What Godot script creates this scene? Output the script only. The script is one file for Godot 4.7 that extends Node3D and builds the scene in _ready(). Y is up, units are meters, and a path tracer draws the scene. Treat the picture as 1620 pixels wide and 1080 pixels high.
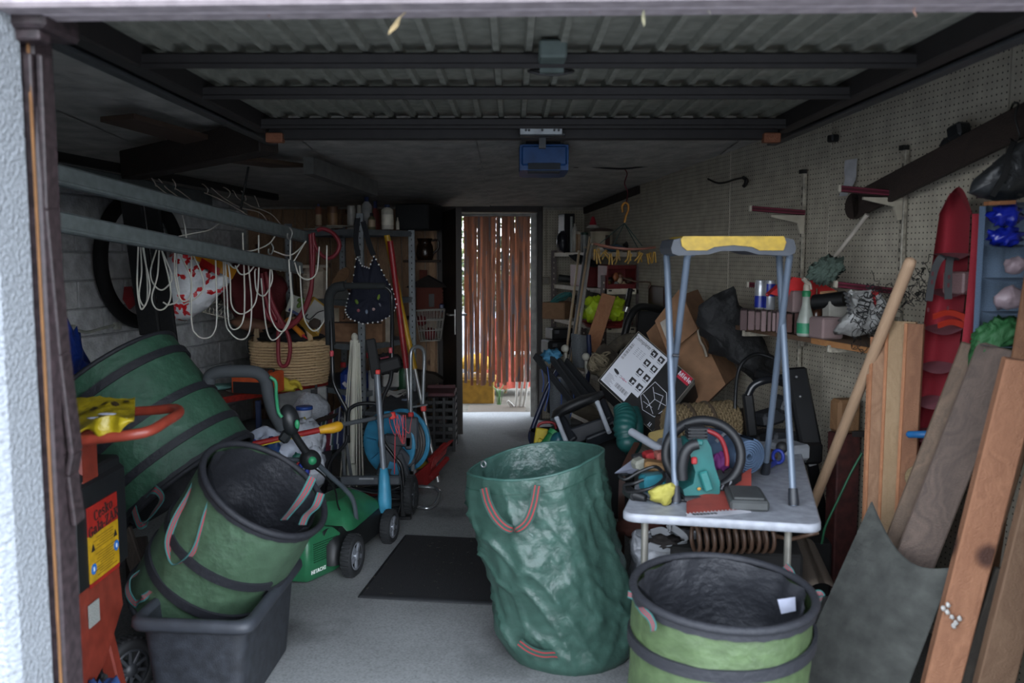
extends Node3D
# A garage full of garden things, seen from the drive through its open overhead door.
const EYE := 1.58
const FL := 1400.0
const PITCH := 0.0976
const BACK := 8.45
var UP := Vector3.UP
var mats := {}
var texs := {}
var counts := {}
var light_tone := 1.0  # albedo factor per region, evening out light falloff through the surface colours
var rng := RandomNumberGenerator.new()
class MB:
	var v := PackedVector3Array()
	var uv := PackedVector2Array()
	var sg := PackedInt32Array()
	var xf := Transform3D.IDENTITY
	func tri(a, b, c, ua, ub, uc, s := 0):
		v.append(xf * a); v.append(xf * b); v.append(xf * c)
		uv.append(ua); uv.append(ub); uv.append(uc)
		sg.append(s); sg.append(s); sg.append(s)
	func quad(a, b, c, d, s := -1, ua := Vector2(0, 0), ub := Vector2(1, 0), uc := Vector2(1, 1), ud := Vector2(0, 1)):
		tri(a, b, c, ua, ub, uc, s); tri(a, c, d, ua, uc, ud, s)
	func box(c: Vector3, s: Vector3, b := Basis(), bev := 0.0):
		var h := s * 0.5
		var bv := minf(bev, minf(h.x, minf(h.y, h.z)) * 0.45)
		var ou := Vector2(fposmod(c.x * 3.7 + c.y * 1.3 + c.z * 5.1, 3.0), fposmod(c.x + c.y * 2.3 + c.z * 0.7, 3.0))
		for a in 3:
			var p := (a + 1) % 3
			var q := (a + 2) % 3
			for sa in [-1.0, 1.0]:
				var pts := []
				var uvs := []
				for k in [[-1, -1], [1, -1], [1, 1], [-1, 1]]:
					var w := Vector3.ZERO
					w[a] = sa * h[a]; w[p] = k[0] * (h[p] - bv); w[q] = k[1] * (h[q] - bv)
					pts.append(c + b * w)
					uvs.append((Vector2(w[p], w[q]) if s[p] >= s[q] else Vector2(w[q], w[p])) + ou)
				if sa < 0: quad(pts[0], pts[1], pts[2], pts[3], -1, uvs[0], uvs[1], uvs[2], uvs[3])
				else: quad(pts[3], pts[2], pts[1], pts[0], -1, uvs[3], uvs[2], uvs[1], uvs[0])
		if bv <= 0.0: return
		for a in 3:   # chamfers along axis a
			var p := (a + 1) % 3
			var q := (a + 2) % 3
			for sp in [-1.0, 1.0]:
				for sq in [-1.0, 1.0]:
					var r := []
					for e in [[-1, 0], [1, 0], [1, 1], [-1, 1]]:
						var w := Vector3.ZERO
						w[a] = e[0] * (h[a] - bv)
						w[p] = sp * (h[p] - (bv if e[1] == 1 else 0.0))
						w[q] = sq * (h[q] - (bv if e[1] == 0 else 0.0))
						r.append(c + b * w)
					if sp * sq > 0: quad(r[3], r[2], r[1], r[0], -1, ou, ou, ou, ou)
					else: quad(r[0], r[1], r[2], r[3], -1, ou, ou, ou, ou)
		for sx in [-1.0, 1.0]:
			for sy in [-1.0, 1.0]:
				for sz in [-1.0, 1.0]:
					var A := c + b * Vector3(sx * h.x, sy * (h.y - bv), sz * (h.z - bv))
					var B := c + b * Vector3(sx * (h.x - bv), sy * h.y, sz * (h.z - bv))
					var C := c + b * Vector3(sx * (h.x - bv), sy * (h.y - bv), sz * h.z)
					if sx * sy * sz > 0: tri(A, C, B, ou, ou, ou, -1)
					else: tri(A, B, C, ou, ou, ou, -1)
	func bar(p0: Vector3, p1: Vector3, w: float, t: float, side := Vector3.UP, bev := 0.0):   # a straight board from p0 to p1, w across (side), t thick
		var z := (p1 - p0).normalized()
		var x := (side - z * side.dot(z)).normalized()
		box((p0 + p1) * 0.5, Vector3(w, t, p0.distance_to(p1)), Basis(x, z.cross(x), z), bev)
	func tube(pts: Array, r, n := 8, closed := false, caps := true):
		var m := pts.size()
		if m < 2: return
		var tan := []
		for i in m:
			var a: Vector3 = pts[(i - 1 + m) % m] if closed or i > 0 else pts[i]
			var b: Vector3 = pts[(i + 1) % m] if closed or i < m - 1 else pts[i]
			tan.append((b - a).normalized())
		var ref := Vector3.UP if absf(tan[0].y) < 0.9 else Vector3.RIGHT
		var nx: Vector3 = (ref - tan[0] * ref.dot(tan[0])).normalized()
		var rings := []
		var ln := 0.0
		var ls := []
		for i in m:
			nx = (nx - tan[i] * nx.dot(tan[i])).normalized()
			var ny: Vector3 = tan[i].cross(nx)
			var rr: float = r[i] if r is Array else r
			var ring := []
			for k in n:
				var t := TAU * k / n
				ring.append(pts[i] + (nx * cos(t) + ny * sin(t)) * rr)
			rings.append(ring)
			if i: ln += pts[i].distance_to(pts[i - 1])
			ls.append(ln)
		for i in (m if closed else m - 1):
			var j := (i + 1) % m
			var l1: float = ls[j] if j else ln + pts[0].distance_to(pts[m - 1])
			for k in n:
				var k2 := (k + 1) % n
				var u0 := k * 0.1
				quad(rings[i][k], rings[j][k], rings[j][k2], rings[i][k2], 0, Vector2(ls[i], u0), Vector2(l1, u0), Vector2(l1, u0 + 0.1), Vector2(ls[i], u0 + 0.1))
		if caps and not closed:
			for e in [0, m - 1]:
				for k in range(1, n - 1):
					var q := [rings[e][0], rings[e][k], rings[e][k + 1]]
					if e == 0: tri(q[0], q[1], q[2], Vector2.ZERO, Vector2.ZERO, Vector2.ZERO, -1)
					else: tri(q[0], q[2], q[1], Vector2.ZERO, Vector2.ZERO, Vector2.ZERO, -1)
	func lathe(prof: Array, n := 24, c := Vector3.ZERO, b := Basis(), s := 0, wob := 0.0, noise: FastNoiseLite = null):   # prof: Vector2(radius, height)
		var rows := []
		var hs := [0.0]
		for i in range(1, prof.size()): hs.append(hs[i - 1] + prof[i].distance_to(prof[i - 1]))
		for p in prof:
			var row := []
			for k in n:
				var t := TAU * k / n
				var d := Vector3(cos(t), 0, sin(t))
				var rr: float = p.x
				if noise: rr += wob * noise.get_noise_3d(d.x * 60.0, p.y * 160.0, d.z * 60.0) * minf(1.0, p.x * 12.0)
				row.append(c + b * (d * rr + Vector3(0, p.y, 0)))
			rows.append(row)
		for i in prof.size() - 1:
			for k in n:
				var k2 := (k + 1) % n
				var u0 := float(k) / n
				var u1 := float(k + 1) / n
				quad(rows[i][k], rows[i][k2], rows[i + 1][k2], rows[i + 1][k], s, Vector2(u0, hs[i]), Vector2(u1, hs[i]), Vector2(u1, hs[i + 1]), Vector2(u0, hs[i + 1]))
	func prism(poly: Array, dep: float, s := -1):   # outline in local xy, thick along local z, centred
		var pp := PackedVector2Array(poly)
		var idx := Geometry2D.triangulate_polygon(pp)
		var z := Vector3(0, 0, dep * 0.5)
		var cw := Geometry2D.is_polygon_clockwise(pp)
		for i in range(0, idx.size(), 3):
			var a := pp[idx[i]]
			var b := pp[idx[i + 1]]
			var c := pp[idx[i + 2]]
			if (b - a).cross(c - a) > 0:
				var t := b
				b = c; c = t
			tri(Vector3(a.x, a.y, 0) + z, Vector3(b.x, b.y, 0) + z, Vector3(c.x, c.y, 0) + z, a, b, c, -1)
			tri(Vector3(a.x, a.y, 0) - z, Vector3(c.x, c.y, 0) - z, Vector3(b.x, b.y, 0) - z, a, c, b, -1)
		var L := 0.0
		for i in pp.size():
			var a := pp[i]
			var b := pp[(i + 1) % pp.size()]
			var A := Vector3(a.x, a.y, 0)
			var B := Vector3(b.x, b.y, 0)
			var L2 := L + a.distance_to(b)
			if cw: quad(A - z, B - z, B + z, A + z, s, Vector2(L, 0), Vector2(L2, 0), Vector2(L2, dep), Vector2(L, dep))
			else: quad(A + z, B + z, B - z, A - z, s, Vector2(L, dep), Vector2(L2, dep), Vector2(L2, 0), Vector2(L, 0))
			L = L2
	func sheet(nu: int, nv: int, f: Callable, s := 0, us := 1.0, vs := 1.0):
		var g := []
		for i in nu + 1:
			var row := []
			for j in nv + 1: row.append(f.call(float(i) / nu, float(j) / nv))
			g.append(row)
		for i in nu:
			for j in nv:
				quad(g[i][j], g[i + 1][j], g[i + 1][j + 1], g[i][j + 1], s, Vector2(us * i / nu, vs * j / nv), Vector2(us * (i + 1) / nu, vs * j / nv), Vector2(us * (i + 1) / nu, vs * (j + 1) / nv), Vector2(us * i / nu, vs * (j + 1) / nv))
	func ball(c: Vector3, r: Vector3, b := Basis(), n := 14, jit := 0.0, sd := 0, fr := 1.6):   # an ellipsoid, crumpled by jit
		var ns := FastNoiseLite.new()
		ns.seed = sd; ns.frequency = fr; ns.fractal_octaves = 3
		var f := func(u, w):
			var t: float = TAU * u
			var p: float = PI * w
			var d := Vector3(sin(p) * cos(t), cos(p), sin(p) * sin(t))
			var k: float = 1.0 + jit * ns.get_noise_3dv(d) * 2.0
			return c + b * (d * r * k)
		sheet(n * 2, n, f)
	func ribbon(pts: Array, sides: Array, w: float, th := 0.003):   # a flat strap; sides: one across-vector or one per point
		var L := 0.0
		var q := []
		for i in pts.size():
			var t: Vector3 = (pts[mini(i + 1, pts.size() - 1)] - pts[maxi(i - 1, 0)]).normalized()
			var sd: Vector3 = sides[mini(i, sides.size() - 1)]
			sd = (sd - t * sd.dot(t)).normalized()
			var nn := sd.cross(t) * th * 0.5
			if i: L += pts[i].distance_to(pts[i - 1])
			q.append([pts[i] - sd * w * 0.5 + nn, pts[i] + sd * w * 0.5 + nn, pts[i] + sd * w * 0.5 - nn, pts[i] - sd * w * 0.5 - nn, L])
		for i in q.size() - 1:
			var a: Array = q[i]
			var b: Array = q[i + 1]
			var u0: float = a[4]
			var u1: float = b[4]
			quad(a[0], b[0], b[1], a[1], 1, Vector2(u0, 0), Vector2(u1, 0), Vector2(u1, 1), Vector2(u0, 1))
			quad(a[2], b[2], b[3], a[3], 2, Vector2(u0, 1), Vector2(u1, 1), Vector2(u1, 0), Vector2(u0, 0))
			quad(a[1], b[1], b[2], a[2], -1, Vector2(u0, 1), Vector2(u1, 1), Vector2(u1, 1), Vector2(u0, 1))
			quad(a[3], b[3], b[0], a[0], -1, Vector2(u0, 0), Vector2(u1, 0), Vector2(u1, 0), Vector2(u0, 0))
	func mesh(o := Vector3.ZERO) -> ArrayMesh:
		var st := SurfaceTool.new()
		st.begin(Mesh.PRIMITIVE_TRIANGLES)
		for i in v.size():
			st.set_smooth_group(sg[i]); st.set_uv(uv[i]); st.add_vertex(v[i] - o)
		st.generate_normals()
		return st.commit()
	func low() -> Vector3:
		var bb := AABB(v[0], Vector3.ZERO)
		for p in v: bb = bb.expand(p)
		return bb.position + Vector3(bb.size.x * 0.5, 0, bb.size.z * 0.5)
# ---- places -------------------------------------------------------------------------------------------------
func ray(x: float, y: float) -> Vector3:
	var dx := (x - 810.0) / FL
	var dy := (540.0 - y) / FL
	return Vector3(dx, dy * cos(PITCH) - sin(PITCH), -cos(PITCH) - dy * sin(PITCH))
func P(x: float, y: float, d: float) -> Vector3:   # the point d metres into the scene
	var r := ray(x, y)
	return Vector3(0, EYE, 0) + r * (d / -r.z)
func F(x: float, y: float, h := 0.0) -> Vector3:   # the point on the level h
	var r := ray(x, y)
	return Vector3(0, EYE, 0) + r * ((h - EYE) / r.y)
const RN := 1.02391
const LN := 1.0291
func RW(x: float, y: float, off := 0.0) -> Vector3:   # on the pegboard wall, off metres into the room
	var r := ray(x, y)
	return Vector3(0, EYE, 0) + r * ((2.528 - off * RN) / (r.x - 0.22 * r.z))
func rw(d: float, h: float, off := 0.0) -> Vector3:
	return Vector3(2.528 - 0.22 * d, h, -d) + Vector3(-1, 0, 0.22) / RN * off
func LW(x: float, y: float, off := 0.0) -> Vector3:
	var r := ray(x, y)
	return Vector3(0, EYE, 0) + r * ((-4.58 + off * LN) / (r.x + 0.243 * r.z))
func lw(d: float, h: float, off := 0.0) -> Vector3:
	return Vector3(-4.58 + 0.243 * d, h, -d) + Vector3(1, 0, 0.243) / LN * off
func HC(d: float) -> float:
	return 2.03 + 0.06 * (BACK - d)
func face(n: Vector3, up := Vector3.UP) -> Basis:   # z looks along n, y is up as far as it can be
	var z := n.normalized()
	var x := up.cross(z).normalized()
	return Basis(x, z.cross(x), z)
func along(y: Vector3, hint := Vector3.BACK) -> Basis:   # local y runs along y
	var u := y.normalized()
	var x := u.cross(hint).normalized()
	return Basis(x, u, x.cross(u))
func curve(pts: Array, sub := 6, closed := false) -> Array:
	var out := []
	var m := pts.size()
	for i in (m if closed else m - 1):
		var p0: Vector3 = pts[(i - 1 + m) % m] if closed or i > 0 else pts[i] * 2 - pts[i + 1]
		var p1: Vector3 = pts[i]
		var p2: Vector3 = pts[(i + 1) % m]
		var p3: Vector3 = pts[(i + 2) % m] if closed or i < m - 2 else p2 * 2 - p1
		for k in sub: out.append(p1.cubic_interpolate(p2, p0, p3, float(k) / sub))
	if not closed: out.append(pts[m - 1])
	return out
func pix(list: Array, d) -> Array:   # points given as x, y (, depth)
	var out := []
	for p in list: out.append(P(p[0], p[1], p[2] if p.size() > 2 else d))
	return out
func lerp_pts(a: Vector3, b: Vector3, n: int) -> Array:
	var o := []
	for i in n + 1: o.append(a.lerp(b, float(i) / n))
	return o
# ---- objects ------------------------------------------------------------------------------------------------
func numbered(n: String) -> String:
	var k: int = counts.get(n, 0)
	counts[n] = k + 1
	return n if k == 0 else "%s_%03d" % [n, k]
func tag(o: Node3D, label: String, category := "", group := "", kind := ""):
	if label: o.set_meta("label", label)
	if category: o.set_meta("category", category)
	if group: o.set_meta("group", group)
	if kind: o.set_meta("kind", kind)
	return o
func thing(called: String, label: String, category: String, group := "") -> Node3D:
	var o := Node3D.new()
	o.name = numbered(called)
	add_child(o)
	return tag(o, label, category, group)
func mi(called: String, mesh: Mesh, m: Material, parent: Node, at := Vector3.ZERO) -> MeshInstance3D:
	var o := MeshInstance3D.new()
	o.name = numbered(called) if parent == self else called
	o.mesh = mesh
	o.material_override = m
	o.position = at
	o.cast_shadow = GeometryInstance3D.SHADOW_CASTING_SETTING_ON
	parent.add_child(o, true)
	return o
func part(called: String, b: MB, m: Material, parent: Node, label := "") -> MeshInstance3D:
	var o := mi(called, b.mesh(), m, parent)
	if label: o.set_meta("label", label)
	return o
func solo(called: String, b: MB, m: Material, label: String, category: String, group := "") -> MeshInstance3D:
	var at := b.low()
	var o := mi(called, b.mesh(at), m, self, at)
	return tag(o, label, category, group)
func struct(called: String, b: MB, m: Material, parent: Node = null) -> MeshInstance3D:
	var o := mi(called, b.mesh(), m, parent if parent else self)
	if parent == null: o.set_meta("kind", "structure")
	return o
func settle(o: Node3D):   # moves a finished thing's origin to its base, parts stay where they are
	var bb := AABB()
	var any := false
	for c in o.get_children():
		if c is MeshInstance3D:
			var b: AABB = c.transform * c.get_aabb()
			bb = bb.merge(b) if any else b
			any = true
	if not any: return o
	var at := bb.position + Vector3(bb.size.x * 0.5, 0, bb.size.z * 0.5)
	o.position += at
	for c in o.get_children(): c.position -= at
	return o
func words(s: String, h: float, dep: float, m: Material, parent: Node, xf: Transform3D, bold := true, serif := false, called := "lettering") -> MeshInstance3D:
	var t := TextMesh.new()
	var f := SystemFont.new()
	f.font_names = PackedStringArray(["Droid Serif" if serif else "Droid Sans"])
	f.font_weight = 700 if bold else 400
	t.font = f
	t.text = s
	t.font_size = 32
	t.pixel_size = h / 24.0
	t.depth = dep
	t.curve_step = 4.0
	var o := mi(called, t, m, parent)
	o.transform = xf
	return o
# ---- materials ----------------------------------------------------------------------------------------------
func noise(key: String, freq: float, lo: float, hi: float, oct := 4, size := 512, bump := 0.0, typ := FastNoiseLite.TYPE_SIMPLEX_SMOOTH) -> NoiseTexture2D:
	if texs.has(key): return texs[key]
	var n := FastNoiseLite.new()
	n.noise_type = typ
	n.seed = key.hash() % 1000
	n.frequency = freq
	n.fractal_octaves = oct
	var t := NoiseTexture2D.new()
	t.width = size; t.height = size
	t.seamless = true
	t.noise = n
	if bump > 0.0:
		t.as_normal_map = true
		t.bump_strength = bump
	else:
		var g := Gradient.new()
		g.set_color(0, Color(lo, lo, lo)); g.set_color(1, Color(hi, hi, hi))
		t.color_ramp = g
	texs[key] = t
	return t
func picture(key: String, w: int, h: int, f: Callable) -> ImageTexture:
	if texs.has(key): return texs[key]
	var im := Image.create(w, h, false, Image.FORMAT_RGB8)
	f.call(im)
	texs[key] = ImageTexture.create_from_image(im)
	return texs[key]
func M(hex: String, rough := 0.7, o := {}) -> StandardMaterial3D:   # o: tex, nrm, ns, sc, metal, uv, back, alpha, spec
	var key := hex + str(rough) + str(o) + str(light_tone)
	if mats.has(key): return mats[key]
	var m := StandardMaterial3D.new()
	m.albedo_color = Color(hex) * Color(light_tone, light_tone, light_tone)
	m.roughness = rough
	m.metallic = o.get("metal", 0.0)
	if o.has("spec"): m.metallic_specular = o.spec
	var tex: String = o.get("tex", "dirt")
	if tex != "none": m.albedo_texture = T(tex)
	if o.has("nrm"):
		m.normal_enabled = true
		m.normal_texture = T(o.nrm)
		m.normal_scale = o.get("ns", 0.6)
	var sc: float = o.get("sc", 1.5)
	m.uv1_scale = Vector3(sc, sc, sc)
	if o.has("uv"):
		m.uv1_scale = Vector3(o.uv[0], o.uv[1], 1)
	else:
		m.uv1_triplanar = true
	if o.has("back"):
		m.backlight_enabled = true
		m.backlight = Color(o.back)
	if o.has("clear"):
		m.clearcoat_enabled = true
		m.clearcoat = o.clear
		m.clearcoat_roughness = 0.15
	if o.has("alpha"):
		m.transparency = BaseMaterial3D.TRANSPARENCY_ALPHA
		m.albedo_color.a = o.alpha
		m.albedo_texture = null
	m.cull_mode = BaseMaterial3D.CULL_DISABLED
	mats[key] = m
	return m
func T(k: String) -> Texture2D:
	match k:
		"dirt": return noise(k, 0.012, 0.78, 1.0, 5)
		"blot": return noise(k, 0.02, 0.55, 1.0, 5)
		"fine": return noise(k, 0.12, 0.7, 1.0, 3)
		"speck": return noise(k, 0.3, 0.55, 1.0, 2)
		"crease": return noise(k, 0.012, 0, 1, 4, 512, 22.0, FastNoiseLite.TYPE_CELLULAR)
		"wrink": return noise(k, 0.01, 0, 1, 5, 512, 16.0)
		"pebble": return noise(k, 0.06, 0, 1, 3, 512, 8.0)
		"grain": return noise(k, 0.25, 0, 1, 2, 512, 4.0)
	return texs[k]
func wood_tex(key: String, a: Color, b: Color, knots: int, sd: int):
	picture(key, 512, 256, func(im: Image):
		var n := FastNoiseLite.new()
		n.seed = sd; n.frequency = 1.0; n.fractal_octaves = 4
		var r := RandomNumberGenerator.new()
		r.seed = sd
		var ks := []
		for i in knots: ks.append([r.randf() * 512.0, r.randf() * 256.0, 5.0 + r.randf() * 5.0])
		for y in 256:
			for x in 512:
				var bend := n.get_noise_2d(x * 0.006, y * 0.012) * 26.0
				var dk := 0.0
				for k in ks:
					var dx: float = (x - k[0]) / 2.2
					var dy: float = y - k[1]
					var d: float = sqrt(dx * dx + dy * dy)
					bend += signf(dy) * 18.0 * exp(-d / 16.0)
					dk = maxf(dk, clampf(1.4 - d / k[2], 0.0, 0.75))
				var t := 0.5 + 0.5 * n.get_noise_2d(x * 0.004, (y + bend) * 0.11)
				t = clampf(t * 0.7 + 0.3 * (0.5 + 0.5 * n.get_noise_2d(x * 0.03, y * 0.6 + 70.0)) , 0, 1)
				im.set_pixel(x, y, a.lerp(b, t).lerp(Color(0.23, 0.13, 0.08), dk)))
func _ready():
	rng.seed = 11
	var cam = Camera3D.new()
	cam.name = "camera"
	cam.position = Vector3(0, EYE, 0)
	cam.rotation = Vector3(-PITCH, 0, 0)
	cam.fov = rad_to_deg(2.0 * atan(540.0 / FL))
	cam.near = 0.05
	cam.far = 200.0
	add_child(cam)
	cam.make_current()
	var env = Environment.new()
	var sk = ProceduralSkyMaterial.new()
	sk.sky_top_color = Color(0.77, 0.81, 0.87)
	sk.sky_horizon_color = Color(0.96, 0.98, 1.0)
	sk.ground_bottom_color = Color(0.3, 0.3, 0.3)
	sk.ground_horizon_color = Color(0.5, 0.52, 0.54)
	sk.sky_energy_multiplier = 1.0
	sk.sun_angle_max = 0.0
	var sky = Sky.new()
	sky.sky_material = sk
	env.background_mode = Environment.BG_SKY
	env.sky = sky
	env.tonemap_mode = Environment.TONE_MAPPER_LINEAR
	env.tonemap_exposure = 11.0
	env.sdfgi_enabled = true
	env.ssao_enabled = true
	env.ssil_enabled = true
	var we = WorldEnvironment.new()
	we.name = "world_environment"
	we.environment = env
	var ca = CameraAttributesPhysical.new()
	ca.frustum_focal_length = 31.0
	ca.frustum_focus_distance = 5.2
	ca.exposure_aperture = 2.8
	we.camera_attributes = ca
	add_child(we)
	textures()
	setting()
	overhead_door()
	outside_back()
	light_tone = 0.87  # near things coloured darker, standing in for weaker light at the entrance
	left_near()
	light_tone = 1.1  # deeper things coloured lighter, standing in for light that falls off
	left_wall_things()
	left_middle()
	left_shelf()
	back_corner()
	light_tone = 1.0
	right_wall_things()
	right_corner()
	right_middle()
	light_tone = 0.86  # table and near right things coloured darker in place of dimmer light
	table_things()
	right_near()
func textures():
	wood_tex("pine", Color(0.7, 0.61, 0.54), Color(0.97, 0.92, 0.87), 3, 5)
	wood_tex("oldwood", Color(0.46, 0.43, 0.41), Color(0.84, 0.8, 0.77), 2, 9)
	wood_tex("plywood", Color(0.8, 0.72, 0.62), Color(0.97, 0.92, 0.84), 0, 14)
	picture("peg", 1024, 1024, func(im: Image):
		var n = FastNoiseLite.new()
		n.seed = 4; n.frequency = 0.006; n.fractal_octaves = 4
		for y in 1024:
			for x in 1024:
				var c = 0.93 + 0.1 * n.get_noise_2d(x, y)
				var dx = fposmod(x, 32.0) - 15.5
				var dy = fposmod(y, 32.0) - 15.5
				var q = dx * dx + dy * dy
				if q < 14.0: c *= 0.22
				elif q < 24.0: c *= 0.7
				im.set_pixel(x, y, Color(c, c * 0.99, c * 0.97)))
	picture("strap", 8, 64, func(im: Image):
		for y in 64:
			var c = Color(0.25, 0.48, 0.47)
			var t = y / 64.0
			if (t > 0.24 and t < 0.41) or (t > 0.59 and t < 0.76): c = Color(0.74, 0.21, 0.28)
			for x in 8: im.set_pixel(x, y, c * (0.92 if x % 2 else 1.0)))
	picture("strapdark", 8, 64, func(im: Image):
		for y in 64:
			var c = Color(0.16, 0.32, 0.28)
			var t = y / 64.0
			if (t > 0.2 and t < 0.34) or (t > 0.62 and t < 0.77): c = Color(0.68, 0.2, 0.22)
			for x in 8: im.set_pixel(x, y, c * (0.9 if x % 2 else 1.0)))
	picture("stripes", 64, 8, func(im: Image):
		var cs = ["2b3560", "2b3560", "2b3560", "c9ccd0", "31564f", "31564f", "c9ccd0", "2b3560", "7d2038", "7d2038", "7d2038", "c9ccd0", "31564f", "2b3560", "2b3560", "c9ccd0"]
		for x in 64:
			for y in 8: im.set_pixel(x, y, Color(cs[x / 4])))
	picture("curtain", 128, 512, func(im: Image):
		var n = FastNoiseLite.new()
		n.seed = 31; n.frequency = 0.012; n.fractal_octaves = 2
		for y in 512:
			for x in 128:
				var t = n.get_noise_2d(x * 2.2, y * 0.5)
				var c = Color(0.7, 0.55, 0.46)
				if t > 0.26: c = Color(0.55, 0.53, 0.55)
				elif t < -0.2: c = Color(0.6, 0.47, 0.39)
				im.set_pixel(x, y, c))
	picture("redwhite", 256, 256, func(im: Image):
		im.fill(Color(0.86, 0.87, 0.88))
		var r = RandomNumberGenerator.new()
		r.seed = 3
		for i in 34:
			var cx = r.randi() % 256
			var cy = r.randi() % 256
			for k in 3:
				var a = r.randf() * TAU
				for t in 22:
					for w in range(-6, 7):
						var px = posmod(cx + int(cos(a) * t + sin(a) * w), 256)
						var py = posmod(cy + int(sin(a) * t - cos(a) * w), 256)
						if absi(w) < 7 - absi(t - 11) / 2: im.set_pixel(px, py, Color(0.78, 0.07, 0.1)))
func M_wood(k: String, hex: String, sc = 1.0) -> StandardMaterial3D:
	return M(hex, 0.75, {"tex": k, "uv": [sc, sc], "nrm": "grain", "ns": 0.25})
func setting():
	# ground and floor
	var b = N()
	b.box(Vector3(0, -0.13, 10), Vector3(40, 0.2, 23.4))
	struct("ground", b, M("98999b", 0.9, {"tex": "speck", "sc": 3.0}))
	b = N()
	b.box(Vector3(0, -0.14, -18.85), Vector3(40, 0.2, 20))
	struct("ground", b, M("625d51", 0.95, {"tex": "dirt", "sc": 1.2, "nrm": "pebble"}))
	b = N()
	b.sheet(60, 72, func(u, w):
		var d: float = 1.6 + 7.22 * w
		return Vector3(-4.4 + 7.0 * u, -0.003 * sin(u * 31.0 + w * 17.0) * sin(w * 40.0 + u * 9.0), -d))
	b.box(Vector3(-0.9, -0.12, -5.2), Vector3(7.0, 0.2, 7.22))
	picture("floor", 1400, 1400, func(im: Image):
		var n = FastNoiseLite.new()
		n.seed = 8; n.frequency = 0.004; n.fractal_octaves = 5
		var s = FastNoiseLite.new()
		s.seed = 18; s.frequency = 0.35; s.fractal_octaves = 2
		for y in 1400:
			for x in 1400:
				var lo = n.get_noise_2d(x, y)
				var hi = s.get_noise_2d(x, y)
				var c = 0.86 + 0.16 * lo + 0.12 * hi
				if lo < -0.22: c += (lo + 0.22) * 0.7
				if hi > 0.42: c *= 0.8
				c = clampf(c, 0.2, 1.0)
				im.set_pixel(x, y, Color(c, c, c * 0.99)))
	var fm = M("989a9b", 0.88, {"tex": "floor", "uv": [1, 1]})
	fm.uv1_triplanar = true
	fm.uv1_scale = Vector3(0.125, 0.125, 0.125)
	fm.uv1_offset = Vector3(0.6, 0, 0.15)
	struct("floor", b, fm)
	# side walls
	var white = M("e8eaeb", 0.85, {"tex": "dirt", "sc": 1.1, "nrm": "pebble", "ns": 0.3})
	b = N()
	var a0 = lw(1.9, 0, -0.13)
	var a1 = lw(8.8, 0, -0.13)
	b.bar(Vector3(a0.x, 1.35, a0.z), Vector3(a1.x, 1.35, a1.z), 2.9, 0.25)
	var wl = struct("wall_left", b, M("b9bcbd", 0.9, {"sc": 2.0}))
	var lb = face(Vector3(1, 0, 0.243))
	for row in 11:
		var x0 = 2.1 + (0.25 if row % 2 else 0.0)
		for c in 14:
			var d = x0 + c * 0.5 * 0.9717
			if d < 3.9 or d > 8.3: continue
			b = N()
			var jz = 0.004 * sin(row * 7.1 + c * 3.3)
			b.box(Vector3.ZERO, Vector3(0.487, 0.188, 0.03), Basis(), 0.008)
			var o = mi("block", b.mesh(), white if (row * 5 + c * 3) % 4 else M("dcdedf", 0.88, {"tex": "dirt", "sc": 2.3}), wl)
			o.transform = Transform3D(lb, lw(d, 0.1 + row * 0.2, jz))
	b = N()
	a0 = rw(1.9, 0, -0.18)
	a1 = rw(8.8, 0, -0.18)
	b.bar(Vector3(a0.x, 1.35, a0.z), Vector3(a1.x, 1.35, a1.z), 2.9, 0.25)
	var wr = struct("wall_right", b, M("9c978c", 0.9))
	# pegboard sheets, joints at the depths where the photograph shows them
	var peg = M("b0aa9d", 0.8, {"tex": "peg", "uv": [1.25, 1.25]})
	var js = [BACK, 6.56, 5.48, 4.42, 3.3, 2.15]
	var rbs = face(Vector3(-1, 0, 0.22))
	for i in 5:
		var d0: float = js[i]
		var d1: float = js[i + 1]
		var top = HC(d1) + 0.03
		b = N()
		b.box(Vector3.ZERO, Vector3((d0 - d1) * RN - 0.006, top, 0.012), Basis(), 0.002)
		var o = mi("pegboard_panel", b.mesh(), peg, wr)
		o.transform = Transform3D(rbs, rw((d0 + d1) * 0.5, top * 0.5, -0.02 + 0.002 * (i % 2)))
	b = N()
	a0 = rw(7.0, HC(7.0) - 0.03, -0.015)
	a1 = rw(8.4, HC(8.4) - 0.04, -0.015)
	b.bar(a0, a1, 0.06, 0.05)
	struct("trim_1", b, M("2c241f", 0.8))
	# back wall with the doorway
	b = N()
	for q in [[-3.2, -0.68, 0.0, 2.7], [0.28, 1.6, 0.0, 2.7], [-0.68, 0.28, 2.03, 2.7]]:
		b.box(Vector3((q[0] + q[1]) * 0.5, (q[2] + q[3]) * 0.5, -BACK - 0.17), Vector3(q[1] - q[0], q[3] - q[2], 0.3))
	var wb = struct("wall_back", b, M("a8a39a", 0.9))
	b = N()
	b.box(Vector3(0.53, 1.0, -BACK - 0.012), Vector3(0.5, 2.0, 0.012))
	struct("pegboard_panel", b, peg, wb)
	var pl = M_wood("pine", "a8927c", 1.3)
	for i in 16:
		b = N()
		b.box(Vector3(-2.45 + i * 0.112, 1.0, -BACK - 0.01), Vector3(0.106, 2.02, 0.018), Basis(), 0.004)
		struct("plank", b, pl, wb)
	for x in [-1.32, -0.76]:
		b = N()
		b.box(Vector3(x, 1.0, -BACK + 0.012), Vector3(0.05, 2.0, 0.028), Basis(), 0.003)
		struct("batten", b, M_wood("pine", "c2ab90"), wb)
	# ceiling, boards of the formwork still showing
	b = N()
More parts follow.
